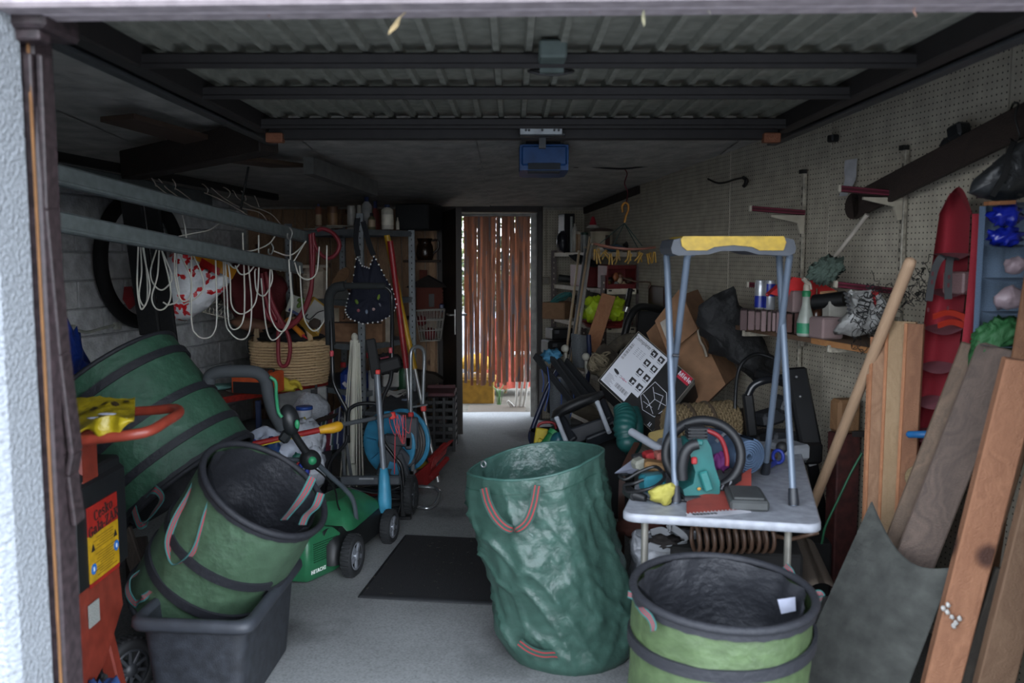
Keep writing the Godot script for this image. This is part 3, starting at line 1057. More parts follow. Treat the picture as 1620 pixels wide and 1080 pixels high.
	var sag = func(u, w):
		var a = P(lerpf(62, 214, u), lerpf(643, 634, u) + 3.0 * sin(u * 9.0), 3.06)
		var c = P(lerpf(70, 212, u), lerpf(702, 668, u) + 9.0 * sin(u * 7.0), 2.62)
		var p: Vector3 = a.lerp(c, w)
		p.y += 0.022 - 0.03 * sin(PI * w) + 0.012 * n.get_noise_3dv(p * 6.0) + 0.016 * n.get_noise_3dv(p * 2.5)
		return p
	b.sheet(30, 22, sag)
	var fall = func(u, w):
		var c = P(lerpf(70, 212, u), lerpf(702, 668, u) + 9.0 * sin(u * 7.0), 2.62)
		return c + Vector3(0, 0.022 - 0.045 * w * (1.0 + 0.8 * sin(u * 11.0)), 0.012 * sin(PI * w) + 0.008 * sin(u * 23.0))
	b.sheet(30, 6, fall)
	part("folded_film", b, M("c6ae22", 0.35, {"sc": 4.0, "nrm": "crease", "ns": 0.5}), t)
	b = N()
	for i in 26:
		var u = 0.05 + 0.92 * fmod(i * 0.377, 1.0)
		var w = 0.08 + 0.42 * fmod(i * 0.619, 1.0)
		var p: Vector3 = sag.call(u, w)
		var q: Vector3 = sag.call(minf(u + 0.02, 1.0), w + 0.05)
		var e: Vector3 = sag.call(minf(u + 0.05, 1.0), w)
		var up = Vector3(0, 0.004, 0.001)
		b.quad(p + up, e + up, e + (q - p) + up, q + up, -1)
	part("print", b, M("3d2f1d", 0.5, {"tex": "none"}), t).set_meta("kind", "stuff")
	b = N()
	var p0: Vector3 = sag.call(0.5, 0.62)
	for i in 3:
		var p: Vector3 = sag.call(0.58 + 0.12 * i, 0.68)
		b.ball(p + Vector3(0, 0.002, 0), Vector3(0.03, 0.004, 0.012), Basis(), 8)
	part("print_patch", b, M("b9bccb", 0.5, {"tex": "none"}), t)
	settle(t)
	# blue sacks
	b = N()
	b.ball(P(92, 612, 4.3), Vector3(0.17, 0.3, 0.16), Basis(), 18, 0.22, 4)
	solo("blue_sack", b, M("21409c", 0.4, {"nrm": "crease", "ns": 0.8}), "shiny blue plastic sack standing behind the door post below the wall conduit", "sack")
	b = N()
	b.ball(Vector3(-1.33, 0.09, -2.72), Vector3(0.08, 0.12, 0.09), Basis(), 16, 0.3, 9)
	solo("blue_bag", b, M("3a5c96", 0.5, {"nrm": "crease", "ns": 0.8}), "crumpled blue bag on the ground between the splitter legs", "bag")
	b = N()
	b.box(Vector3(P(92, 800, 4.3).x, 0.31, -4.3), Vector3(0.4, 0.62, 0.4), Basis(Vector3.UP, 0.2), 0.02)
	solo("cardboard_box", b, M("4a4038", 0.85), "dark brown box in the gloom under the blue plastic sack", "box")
	# tub
	var FLc = F(208, 978, 0.36)
	var FRc = F(392, 985, 0.36)
	var BRc = F(476, 880, 0.36)
	var cs = [FLc, FRc, BRc, FLc + BRc - FRc]
	t = thing("mortar_tub", "dark grey rectangular plastic tub with a thick rolled rim under the tilted green bin", "tub")
	b = N()
	skin(b, [rloop(cs, 0.045, 0.05, 0.004), rloop(cs, 0.02, 0.05, 0.3), rloop(cs, 0.017, 0.05, 0.335)])
	fill(b, rloop(cs, 0.045, 0.05, 0.004))
	skin(b, [rloop(cs, 0.025, 0.045, 0.345), rloop(cs, 0.05, 0.045, 0.02)])
	fill(b, rloop(cs, 0.05, 0.045, 0.02))
	part("body", b, M("3a3e46", 0.6, {"tex": "blot", "sc": 1.6, "nrm": "grain", "ns": 0.3}), t)
	b = N()
	skin(b, [rloop(cs, 0.016, 0.05, 0.325), rloop(cs, -0.008, 0.055, 0.318), rloop(cs, -0.014, 0.055, 0.33), rloop(cs, -0.012, 0.055, 0.352), rloop(cs, 0.0, 0.055, 0.362), rloop(cs, 0.018, 0.05, 0.36), rloop(cs, 0.027, 0.05, 0.345)])
	part("rim", b, M("3f434b", 0.55, {"sc": 2.0}), t)
	settle(t)
	# pop-up bins
	var c1 = P(302, 760, 3.9)
	var c0 = P(176, 597, 3.97)
	var ax = (c1 - c0).normalized()
	t = popup_bin("garden_bin", "large dark green pop-up garden bin lying tilted on its side behind the splitter", c0, ax, 0.325, c0.distance_to(c1), "37624c", [0.095, 0.30, 0.47], 0.0, 0.0, 3)
	strap_part([P(236, 782, 3.5), P(245, 774, 3.44), P(256, 787, 3.42), P(246, 806, 3.42), P(224, 830, 3.44), P(216, 818, 3.48), P(212, 804, 3.52)], Vector3(0.6, 0.6, 0.3), 0.035, t)
	settle(t)
	var m1 = P(420, 772, 3.18)
	var m0 = P(302, 952, 3.3)
	ax = (m1 - m0).normalized()
	t = popup_bin("garden_bin", "grass green pop-up bin with striped straps sitting aslant in the grey tub, mouth up", m0, ax, 0.243, m0.distance_to(m1), "4c6a50", [0.17, 0.33], -0.04, 0.5, 7)
	var tc = P(360, 850, 3.0)
	strap_part([P(313, 753, 3.14), P(300, 782, 3.08), P(277, 822, 3.05), P(266, 858, 3.04), P(276, 890, 3.03), P(296, 884, 3.0), P(312, 862, 2.99), P(326, 815, 2.99), P(338, 782, 3.0)], Vector3(0.8, 0.1, -0.25), 0.024, t)
	strap_part([P(495, 755, 3.14), P(482, 780, 3.13), P(466, 802, 3.1), P(449, 822, 3.04)], Vector3(0.85, 0.3, 0), 0.03, t)
	strap_part([P(508, 780, 3.1), P(500, 800, 3.08), P(485, 815, 3.05), P(478, 830, 3.02)], Vector3(0.85, 0.3, 0), 0.03, t)
	strap_part([P(219, 905, 3.16), P(204, 918, 3.12), P(203, 938, 3.1), P(215, 955, 3.09), P(226, 945, 3.06), P(239, 935, 3.06)], Vector3(0.5, 0.6, 0.2), 0.03, t)
	settle(t)
	# dull boards in the dark behind the tub
	b = N()
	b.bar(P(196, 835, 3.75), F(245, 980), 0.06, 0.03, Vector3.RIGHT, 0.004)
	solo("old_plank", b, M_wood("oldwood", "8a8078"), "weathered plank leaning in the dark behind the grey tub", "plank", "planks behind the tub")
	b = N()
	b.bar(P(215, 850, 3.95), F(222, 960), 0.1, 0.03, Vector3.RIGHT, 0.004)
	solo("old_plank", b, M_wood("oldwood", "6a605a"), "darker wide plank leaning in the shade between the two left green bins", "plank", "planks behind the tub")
func left_wall_things():
	var b = N()
	# conduit
	var t = thing("cable_conduit", "thin pale cable conduit with square clips running along the white block wall", "conduit")
	b.tube(curve([LW(96, 522, 0.025), LW(122, 523, 0.025), LW(140, 525, 0.025), LW(166, 518, 0.025), LW(190, 513, 0.025), LW(206, 513, 0.03), LW(213, 517, 0.03)], 5), 0.011, 8)
	part("pipe", b, M("aeb0a4", 0.6), t)
	for p in [[185, 515, 0.055], [114, 517, 0.03]]:
		b = N()
		b.box(LW(p[0], p[1], 0.03), Vector3(p[2], p[2], 0.05), face(Vector3(1, 0, 0.243)), 0.005)
		part("clip", b, M("b4b6aa", 0.6), t)
	settle(t)
	# tyre and rubber strips
	var rub = M("17181a", 0.8, {"tex": "blot", "sc": 3.0})
	b = N()
	var c = LW(226, 412, 0.12)
	var wx = Vector3(0.243, 0, -1).normalized()
	for k in 48:
		pass
	var ring = []
	for k in 56:
		var a = TAU * k / 56.0
		ring.append(c + wx * cos(a) * 0.47 + Vector3.UP * sin(a) * 0.47)
	b.tube(ring, 0.052, 10, true)
	solo("tyre", b, rub, "large black tyre hanging against the white block wall above the conduit", "tyre", "")
	for e in [[205, 297, 238, 528, 0.14, 5.45, "wide flat black rubber strip hanging next to the tyre, under the first cord loops"], [238, 302, 270, 545, 0.1, 5.6, "narrow flat black rubber strip hanging beside the red spotted white bag"]]:
		b = N()
		b.bar(P(e[0], e[1], e[5] + 0.1), P(e[2], e[3], e[5]), e[4], 0.03, Vector3(1, 0, 0.2), 0.01)
		solo("rubber_strip", b, rub, e[6], "rubber strip", "")
	b = N()
	b.xf = Transform3D(Basis(Vector3.BACK, 0.3), P(206, 470, 6.2))
	b.prism([Vector2(-0.03, -0.08), Vector2(0.04, -0.05), Vector2(0.03, 0.07), Vector2(-0.01, 0.08), Vector2(-0.05, 0.0)], 0.03)
	solo("clamp", b, M("8e1c22", 0.5), "small dark red clamp hanging on the block wall inside the tyre", "clamp")
	# rails of the hanging rack
	var steel = M("727a7a", 0.55, {"tex": "dirt", "sc": 2.0})
	for e in [[40, 264, 3.25, 492, 377, 6.3, "upper long grey hanging beam of the clothes rack, lined with wire hangers"], [40, 341, 3.2, 474, 424, 6.0, "lower long grey hanging beam of the clothes rack, with the cords looped under it"]]:
		b = N()
		var p0 = P(e[0], e[1], e[2])
		var p1 = P(e[3], e[4], e[5])
		b.bar(p0, p1, 0.05, 0.078, Vector3.RIGHT, 0.008)
		b.bar(p0 + Vector3(0, -0.03, 0), p1 + Vector3(0, -0.03, 0), 0.062, 0.012, Vector3.RIGHT, 0.003)
		solo("hanging_beam", b, steel, e[6], "beam")
	b = N()
	b.bar(P(50, 240, 4.6), P(437, 312, 7.2), 0.05, 0.05, Vector3.RIGHT, 0.006)
	solo("dark_rail", b, M("1e1c1b", 0.7), "dark timber rail along the top of the block wall behind the hangers", "rail")
	b = N()
	b.bar(P(50, 268, 4.4), P(330, 318, 6.3), 0.06, 0.11, Vector3.RIGHT, 0.006)
	solo("back_beam", b, M("4a5050", 0.6), "broad grey beam hanging between the dark rail and the upper hanging beam", "beam")
	for e in [[268, 205, 258, 275, 5.5], [398, 236, 381, 330, 6.1]]:
		b = N()
		var p1 = P(e[2], e[3], e[4])
		b.tube([P(e[0], e[1], e[4]) + Vector3(0, 0.12, 0), P(e[0], e[1], e[4]), p1], 0.008, 6)
		solo("suspension_rod", b, M("1d1d1d", 0.5), "thin black rod holding the hanging rack, %s" % ("beside the yellow plank under the ceiling" if e[0] > 300 else "under the timber beam end"), "rod")
	# stored timber under the ceiling
	b = N()
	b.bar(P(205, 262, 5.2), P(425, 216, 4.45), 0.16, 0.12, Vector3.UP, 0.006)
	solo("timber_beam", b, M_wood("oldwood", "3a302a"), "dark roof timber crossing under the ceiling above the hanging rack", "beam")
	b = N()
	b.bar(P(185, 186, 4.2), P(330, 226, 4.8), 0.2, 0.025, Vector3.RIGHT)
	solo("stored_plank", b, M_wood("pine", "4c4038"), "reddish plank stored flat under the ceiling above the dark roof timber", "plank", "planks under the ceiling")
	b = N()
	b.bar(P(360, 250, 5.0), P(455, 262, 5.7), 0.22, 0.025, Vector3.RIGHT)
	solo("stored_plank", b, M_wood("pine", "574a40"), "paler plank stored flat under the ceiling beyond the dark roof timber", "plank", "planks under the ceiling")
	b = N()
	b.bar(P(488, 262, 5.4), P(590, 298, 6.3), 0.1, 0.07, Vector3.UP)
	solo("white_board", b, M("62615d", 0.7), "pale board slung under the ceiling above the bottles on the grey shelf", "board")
	# loose black cables at the wall top
	b = N()
	b.tube(curve([LW(75, 232, 0.03), LW(95, 250, 0.04), LW(118, 232, 0.04), LW(150, 240, 0.03), LW(205, 246, 0.03)], 6), 0.009, 6)
	solo("black_cable", b, M("161616", 0.6), "loose black cable sagging along the block wall top over the beam starts", "cable")
	b = N()
	b.tube(curve([LW(270, 262, 0.03), LW(285, 276, 0.04), LW(305, 278, 0.04), LW(317, 266, 0.03)], 6), 0.009, 6)
	solo("black_cable", b, M("161616", 0.6), "black cable loop sagging on the block wall above the wire hangers", "cable")
	# wire hangers
	var wire = M("b0a69a", 0.45, {"tex": "none", "metal": 0.2})
	var hg = [
		[[227, 276], [236, 278], [243, 286], [248, 295], [246, 292], [262, 305], [282, 318]], [[246, 279], [252, 284], [264, 298], [280, 310], [296, 324]], [[266, 280], [273, 284], [278, 293], [276, 300], [274, 298], [284, 302], [312, 324]],
		[[313, 290], [322, 292], [329, 300], [327, 306], [324, 305], [345, 314], [376, 330], [399, 346]], [[328, 293], [338, 300], [352, 312], [380, 328], [410, 336], [425, 352]], [[347, 296], [356, 297], [364, 304], [361, 312], [356, 311]],
		[[362, 298], [370, 303], [376, 313], [395, 325], [428, 338], [446, 357]], [[376, 301], [383, 303], [389, 314], [388, 318]], [[398, 304], [404, 312], [410, 328]]]
	for i in hg.size():
		b = N()
		b.tube(curve(pix(hg[i], 1.0 / lerpf(0.2174, 0.1389, (hg[i][0][0] - 50.0) / 387.0) ), 5), 0.0035, 6)
		solo("wire_hanger", b, wire, "thin bare wire coat hanger hooked on the rack above the upper grey beam", "coat hanger", "wire hangers on the rack")
	# clothesline
	var lines = [
		[[219, 381], [217, 450], [221, 483], [226, 488], [235, 470], [237, 450], [230, 415], [224, 383]], [[222, 384], [224, 430], [220, 468], [228, 484], [233, 470], [232, 430], [226, 384]],
		[[249, 390], [238, 430], [245, 452], [258, 458], [272, 440], [262, 410], [253, 391]], [[252, 390], [249, 436], [240, 470], [247, 488], [260, 488], [270, 470], [267, 440], [256, 396]],
		[[276, 395], [277, 440], [286, 474], [300, 470], [302, 440], [283, 398]], [[280, 397], [279, 430], [283, 470], [268, 482], [258, 478]],
		[[303, 398], [303, 505], [311, 529], [325, 535], [338, 527], [343, 500], [341, 408]], [[304, 400], [318, 430], [322, 455], [312, 470], [290, 482]],
		[[353, 391], [356, 500], [364, 525], [380, 537], [394, 526], [398, 480], [393, 418]], [[355, 391], [359, 460], [362, 510], [372, 521], [384, 508], [387, 470], [384, 368]], [[358, 395], [364, 440], [366, 480], [376, 495], [390, 494], [404, 478], [409, 440], [409, 372]],
		[[352, 391], [361, 414], [372, 424], [381, 412], [379, 397]], [[372, 420], [380, 433], [392, 432], [403, 420]], [[427, 410], [431, 440], [424, 460], [416, 468], [406, 460], [403, 432], [405, 425]],
		[[459, 378], [460, 440], [463, 480], [455, 510], [440, 533], [428, 536], [420, 510], [413, 440]], [[428, 410], [426, 470], [428, 500], [440, 522], [452, 520], [461, 490], [457, 410]], [[484, 381], [462, 416], [443, 429]], [[484, 382], [470, 397], [455, 404], [430, 396]],
		[[466, 415], [474, 436], [488, 442], [501, 430], [505, 390]], [[474, 420], [477, 470], [482, 505], [495, 523], [508, 515], [516, 488], [517, 388]], [[437, 370], [426, 385], [405, 395], [388, 398]], [[352, 350], [332, 363], [305, 369], [283, 374]], [[288, 338], [292, 356], [295, 376]]]
	t = thing("clothesline", "long white clothesline cord hanging in many tangled loops from the two grey beams", "clothesline")
	for i in lines.size():
		b = N()
		var d: float = lerpf(5.0, 5.9, clampf((lines[i][0][0] - 215.0) / 300.0, 0, 1))
		b.tube(curve(pix(lines[i], d + 0.03 * (i % 3)), 6), 0.0048, 6)
		part("cord_loop", b, M("c9c7bd", 0.55, {"tex": "none"}), t)
	settle(t)
	for e in [[383, 357], [411, 366], [459, 378], [429, 402]]:
		b = N()
		var q = P(e[0], e[1], 5.6)
		b.tube(curve([q + Vector3(0, 0.07, 0), q + Vector3(0.015, 0.04, 0), q, q + Vector3(-0.015, 0.01, 0.01), q + Vector3(-0.012, 0.035, 0.01)], 4), 0.006, 6)
		solo("hook", b, M("8a8a86", 0.4, {"metal": 0.5}), "small steel hook under the grey beam carrying a clothesline loop", "hook", "hooks under the beam")
	# white bag with red print
	t = thing("carrier_bag", "bulging white carrier bag with scattered red figures and an orange edge hanging under the beams", "bag")
	b = N()
	var bc = P(303, 452, 6.0)
	var n = FastNoiseLite.new()
	n.seed = 5; n.frequency = 1.5; n.fractal_octaves = 4
	var outl = [Vector2(276, 393), Vector2(330, 428), Vector2(371, 433), Vector2(352, 462), Vector2(330, 486), Vector2(296, 507), Vector2(268, 505), Vector2(246, 480), Vector2(250, 430)]
	var bag = func(u, w):
		var k: float = u * outl.size()
		var i = int(k) % outl.size()
		var f: float = k - int(k)
		var q: Vector2 = outl[i].lerp(outl[(i + 1) % outl.size()], f)
		var cen = Vector2(303, 455)
		var rr: float = sin(PI * w)
		q = cen + (q - cen) * pow(rr, 0.7)
		var dep: float = 0.16 * cos(PI * w)
		var p = P(q.x, q.y, 6.0 - dep)
		return p + Vector3(1, 0.5, 1) * 0.05 * n.get_noise_3dv(p * 3.0)
	b.sheet(54, 18, bag)
	for k in b.uv.size(): b.uv[k] = Vector2(b.v[k].x * 1.9, b.v[k].y * 1.9)
	part("film", b, M("ffffff", 0.4, {"tex": "redwhite", "uv": [1, 1], "nrm": "crease", "ns": 0.35}), t)
	b = N()
	b.ribbon(curve([P(306, 399, 5.86), P(330, 413, 5.82), P(352, 424, 5.8), P(371, 434, 5.86)], 4), [Vector3(0.3, 1, 0)], 0.07, 0.008)
	part("orange_edge", b, M("d08a1c", 0.45), t)
	b = N()
	b.ribbon(curve([P(318, 413, 5.82), P(334, 423, 5.79), P(349, 431, 5.8)], 4), [Vector3(0.3, 1, 0)], 0.045, 0.008)
	part("red_band", b, M("b0181c", 0.45), t)
	settle(t)
	# white wire shelf
	t = thing("wire_rack", "white coated wire shelf hung askew under the red spotted carrier bag", "wire rack")
	var wm = M("c4c0b4", 0.45, {"tex": "none"})
	var A = P(308, 490, 6.55)
	var B = P(392, 511, 6.9)
	var C = P(345, 462, 6.95)
	for i in 15:
		var s = i / 14.0
		b = N()
		var q = A.lerp(B, s)
		b.tube(curve([q + Vector3(0, 0.05, 0.01), q, q + (C - A) * 0.3, q + (C - A)], 4), 0.0035, 6)
		part("wire", b, wm, t)
	b = N()
	for o in [Vector3.ZERO, (C - A) * 0.5, C - A]: b.tube([A + o, B + o], 0.005, 6)
	part("cross_wire", b, wm, t)
	settle(t)
	# red net sack and what lies under it
	t = thing("net_sack", "dark red net sack bulging behind the white clothesline loops", "sack")
	b = N()
	b.ball(P(404, 462, 6.7), Vector3(0.22, 0.25, 0.2), Basis(Vector3.BACK, 0.5), 18, 0.15, 8)
	part("net", b, M("6a2024", 0.8, {"tex": "speck", "sc": 6.0, "nrm": "crease"}), t)
	settle(t)
	b = N()
	b.xf = Transform3D(Basis(Vector3.BACK, -0.18), P(400, 513, 6.6))
	b.ball(Vector3.ZERO, Vector3(0.16, 0.055, 0.1), Basis(), 12, 0.1, 3)
	solo("brown_parcel", b, M("7d5a48", 0.7), "brown wrapped parcel wedged below the dark red net sack", "parcel")
	t = thing("rope_hank", "beige hank of rope hanging down beside the wicker basket", "rope")
	for i in 7:
		b = N()
		var dx = i * 2.0
		b.tube(curve([P(404 + dx * 0.3, 520, 6.5), P(402 + dx * 0.6, 545, 6.48), P(398 + dx, 575, 6.45 + 0.01 * (i % 3)), P(397 + dx * 0.8, 596, 6.45)], 5), 0.01, 6)
		part("strand", b, M("9a8468", 0.9), t)
	settle(t)
	b = N()
	b.tube(curve([P(402, 530, 6.45), P(393, 534, 6.45), P(391, 550, 6.45), P(398, 566, 6.45), P(402, 572, 6.45)], 5), 0.005, 6)
	solo("black_lace", b, M("151515", 0.6), "short black cord looped beside the beige rope hank", "cord")
	# red hose
	t = thing("red_hose", "coiled dark red rubber hose hung over the beam end, one loop reaching the basket", "hose")
	var hm = M("6f1a25", 0.5, {"tex": "none"})
	for e in [[[495, 368], [496, 410], [491, 460], [474, 500], [450, 514], [428, 506], [418, 488]], [[491, 370], [493, 420], [492, 462], [478, 498], [455, 518], [432, 508], [420, 470]], [[494, 370], [500, 392], [516, 408], [531, 402], [537, 386], [528, 370], [512, 362], [502, 364]], [[441, 498], [440, 540], [441, 570], [447, 579], [455, 574], [459, 552], [455, 528], [440, 498], [428, 470], [420, 430]], [[422, 440], [430, 480], [446, 512]], [[414, 432], [420, 470], [438, 506]]]:
		b = N()
		b.tube(curve(pix(e, 6.05), 6), 0.0145, 8)
		part("hose_turn", b, hm, t)
	settle(t)
func basket(t: Node, c: Vector3, bs: Basis, rx: float, rz: float, h: float, rows: int, col: Material, flare = 0.75):
	var b = N()
	for i in rows:
		var s = (i + 0.5) / rows
		var k = lerpf(flare, 1.0, sqrt(s))
		var pts = []
		for j in 132:
			var a = TAU * j / 132.0
			var o = 0.008 * [0.0, 1.0, 0.0, -1.0][((j * 2 / 3) + 2 * i) % 4]
			pts.append(c + bs * Vector3(cos(a) * (rx * k + o), s * h, sin(a) * (rz * k + o)))
		b.tube(pts, h / rows * 0.46, 5, true)
	var o = part("woven_wall", b, col, t)
	o.set_meta("kind", "stuff")
	b = N()
	for j in 60:
		var a = TAU * j / 60.0
		var pts = []
		for i in 6:
			var s = i / 5.0
			var k = lerpf(flare, 1.0, sqrt(s))
			pts.append(c + bs * Vector3(cos(a) * rx * k, s * h, sin(a) * rz * k))
		b.tube(pts, 0.004, 4)
	o = part("stakes", b, col, t)
	o.set_meta("kind", "stuff")
	b = N()
	for q in [0.0, 0.012]:
		var pts = []
		for j in 90:
			var a = TAU * j / 90.0
			pts.append(c + bs * Vector3(cos(a) * (rx + q * 0.3), h + q + 0.004 * sin(a * 30.0 + q * 200.0), sin(a) * (rz + q * 0.3)))
		b.tube(pts, 0.009, 6, true)
	part("rim", b, col, t)
	b = N()
	b.lathe([Vector2(0, 0.004), Vector2(1, 0.004)], 32, c, bs * Basis(Vector3(rx * flare, 0, 0), Vector3.UP, Vector3(0, 0, rz * flare)))
	part("base", b, col, t)
func left_middle():
	var b = N()
	# red bench shelf on navy posts
	var h = 0.625
	var e0 = F(346, 629, h)
	var e1 = F(518, 600, h)
	var dir = (e1 - e0).normalized()
	var inn = Vector3(dir.z, 0, -dir.x)
	if inn.x > 0: inn = -inn
	var t = thing("bench_shelf", "low shelf bench with a red steel edge on navy posts carrying the wicker basket", "shelf")
	b.bar(e0 + inn * 0.22 + Vector3(0, -0.012, 0), e1 + inn * 0.22 + Vector3(0, -0.012, 0), 0.44, 0.02, Vector3.RIGHT)
	part("board", b, M("6a5c55", 0.7), t)
	b = N()
	b.bar(e0 + Vector3(0, -0.022, 0), e1 + Vector3(0, -0.022, 0), 0.045, 0.02, Vector3.UP, 0.003)
	part("red_edge", b, M("9c2a22", 0.5, {"tex": "blot", "sc": 3.0}), t)
	for p in [F(411, 620, h), F(517, 601, h), F(352, 628, h)]:
		b = N()
		var q: Vector3 = p + inn * 0.02
		b.box(Vector3(q.x, h * 0.5 - 0.03, q.z), Vector3(0.035, h - 0.06, 0.035), Basis(), 0.004)
		part("post", b, M("25304e", 0.5), t)
	settle(t)
	# wicker basket
	t = thing("wicker_basket", "big pale wicker basket with a looped handle on the red edged bench shelf", "basket")
	var bc = P(461, 600, 6.55)
	bc.y = h
	var straw = M("d0b289", 0.8, {"tex": "fine", "sc": 6.0})
	basket(t, bc, Basis(Vector3.UP, 0.35), 0.29, 0.22, 0.31, 15, straw, 0.85)
	b = N()
	b.tube(curve([P(492, 540, 6.4), P(486, 520, 6.45), P(474, 507, 6.5), P(462, 505, 6.55), P(450, 512, 6.7), P(440, 530, 6.8)], 6), 0.02, 8)
	part("handle", b, straw, t)
	settle(t)
	b = N()
	b.ball(P(455, 530, 6.55), Vector3(0.22, 0.05, 0.15), Basis(), 12, 0.4, 4)
	solo("dark_cloth", b, M("232124", 0.9), "dark bundle filling the top of the wicker basket", "cloth")
	t = thing("craft_knife", "orange handled tool with a red tip sticking out of the wicker basket", "tool")
	b = N()
	b.tube([P(454, 505, 6.3), P(479, 530, 6.25)], 0.021, 8)
	part("handle", b, M("d27e22", 0.5), t)
	b = N()
	b.tube([P(479, 530, 6.25), P(486, 536, 6.24)], [0.011, 0.005], 6)
	part("tip", b, M("b02a35", 0.4), t)
	settle(t)
	# things on the bench
	t = thing("orange_case", "orange case with a dark front and black cords on the bench shelf", "case")
	var cb = Basis(Vector3.UP, -0.25)
	var oc = P(408, 600, 6.05)
	b = N()
	b.box(Vector3(oc.x, h + 0.085, oc.z), Vector3(0.3, 0.15, 0.2), cb, 0.012)
	part("body", b, M("c0532c", 0.55), t)
	b = N()
	b.box(Vector3(oc.x, h + 0.075, oc.z) + cb * Vector3(-0.02, -0.02, 0.1), Vector3(0.22, 0.08, 0.012), cb, 0.004)
	part("front_panel", b, M("1c1d20", 0.5), t)
	for i in 4:
		b = N()
		var q = Vector3(oc.x, h + 0.163, oc.z) + cb * Vector3(-0.09 + 0.045 * i, 0, 0)
		b.tube(curve([q + cb * Vector3(-0.03, 0, 0.1), q + Vector3(0, 0.012, 0.02), q + cb * Vector3(0.05, 0.004, -0.05), q + cb * Vector3(0.09, 0.002, 0.03)], 5), 0.005, 6)
		part("cord", b, M("141414", 0.6), t)
	settle(t)
	t = thing("work_glove", "yellow work glove lying before the wicker basket on the bench shelf", "glove")
	b = N()
	var gc = P(440, 590, 6.2)
	gc.y = h + 0.05
	b.ball(gc, Vector3(0.13, 0.05, 0.07), Basis(Vector3.BACK, -0.25), 12, 0.12, 2)
	for i in 4:
		var q = gc + Vector3(0.09, 0.01 - 0.014 * i, 0.03 - 0.02 * i)
		b.tube(curve([q, q + Vector3(0.04, 0.01, 0.01), q + Vector3(0.075, -0.012, 0.012)], 4), [0.014, 0.015, 0.015, 0.014, 0.014, 0.014, 0.013, 0.012, 0.009], 7)
	part("fabric", b, M("c9b33c", 0.8, {"nrm": "wrink"}), t)
	settle(t)
	var bits = [[368, 612, 0.16, 0.02, 0.09, "6f9f96", "teal_cloth", "pale teal cloth flat on the near end of the bench shelf", "cloth"], [408, 617, 0.17, 0.024, 0.05, "5d5650", "sanding_block", "long grey sanding block before the orange case", "sanding block"], [447, 613, 0.07, 0.02, 0.05, "8a8f96", "putty_knife", "grey flat tool between sanding block and green gloves", "tool"], [464, 606, 0.13, 0.03, 0.07, "234a38", "garden_glove", "dark green garden glove crumpled in front of the wicker basket", "glove"]]
	for e in bits:
		b = N()
		var q = F(e[0], e[1], h + 0.02)
		b.ball(Vector3(q.x, h + e[3], q.z) + inn * 0.06, Vector3(e[2], e[3], e[4]), Basis(Vector3.UP, 0.4), 12, 0.12, int(e[0]))
		solo(e[6], b, M(e[5], 0.8, {"nrm": "wrink"}), e[7], e[8])
	# under the bench
	b = N()
	b.box(P(478, 632, 6.75), Vector3(0.36, 0.22, 0.2), Basis(Vector3.UP, 0.3), 0.01)
	var bx = solo("appliance_box", b, M("a9aaa8", 0.7), "white printed carton under the bench shelf behind the white sack", "box")
	for e in [[455, 610, 0.03, 0.05], [500, 606, 0.02, 0.09], [497, 621, 0.05, 0.05]]:
		b = N()
		b.box(P(e[0], e[1], 6.62), Vector3(e[2], e[3], 0.006), Basis(Vector3.UP, 0.3))
		var o = part("print", b, M("26282c", 0.6), bx)
		o.position -= bx.position
	b = N()
	b.ball(P(492, 660, 6.1), Vector3(0.14, 0.17, 0.11), Basis(), 14, 0.08, 5)
	solo("white_sack", b, M("b5b9bf", 0.6, {"nrm": "crease", "tex": "fine"}), "white woven sack standing under the bench behind the blue lidded bucket", "sack")
	t = thing("paint_bucket", "small white bucket with a blue lid under the bench shelf", "bucket")
	var pc = P(482, 676, 5.7)
	b = N()
	b.lathe([Vector2(0, 0), Vector2(0.042, 0), Vector2(0.05, 0.12), Vector2(0.05, 0.122)], 24, pc)
	part("body", b, M("b9bcc4", 0.5), t)
	b = N()
	b.lathe([Vector2(0.05, 0.12), Vector2(0.054, 0.12), Vector2(0.054, 0.14), Vector2(0.048, 0.142), Vector2(0, 0.138)], 24, pc)
	part("lid", b, M("274a92", 0.5), t)
	b = N()
	b.ball(pc + Vector3(0.012, 0.05, 0.047), Vector3(0.012, 0.03, 0.004), Basis(), 8)
	part("picture_mark", b, M("a89a3a", 0.6), t)
	b = N()
	b.box(pc + Vector3(0, -pc.y * 0.5 - 0.001, 0), Vector3(0.3, pc.y - 0.002, 0.25), Basis(), 0.01)
	solo("low_crate", b, M("3d3f45", 0.8), "dark crate under the white bucket with the blue lid", "crate")
	settle(t)
	# striped seat cushion on a folding chair
	t = thing("striped_chair", "folding chair seat with navy, green and maroon striped cloth and a curved dark arm", "chair")
	b = N()
	var c0 = P(497, 668, 5.5)
	var f = func(u, w):
		var a = P(503 + 36 * u, 664 - 22 * u, 5.75)
		var q = P(503 + 42 * u, 708 - 8 * u, 5.35)
		return a.lerp(q, w) + Vector3(0, 0.012 * sin(PI * w) * 1.5, 0)
	b.sheet(10, 8, f, 0)
	var f2 = func(u, w): return f.call(u, w) + Vector3(0, -0.035, -0.02)
	b.sheet(10, 8, f2, 0)
	for k in b.uv.size(): b.uv[k] = Vector2(b.uv[k].x + 0.25 * b.uv[k].y, b.uv[k].y)
	part("cushion", b, M("c8c8c8", 0.85, {"tex": "stripes", "uv": [1, 1], "nrm": "grain"}), t)
	b = N()
	b.tube(curve([P(497, 720, 5.4), P(492, 690, 5.4), P(500, 668, 5.5), P(520, 660, 5.6), P(540, 655, 5.7)], 5), 0.016, 8)
	part("arm", b, M("2a211d", 0.5), t)
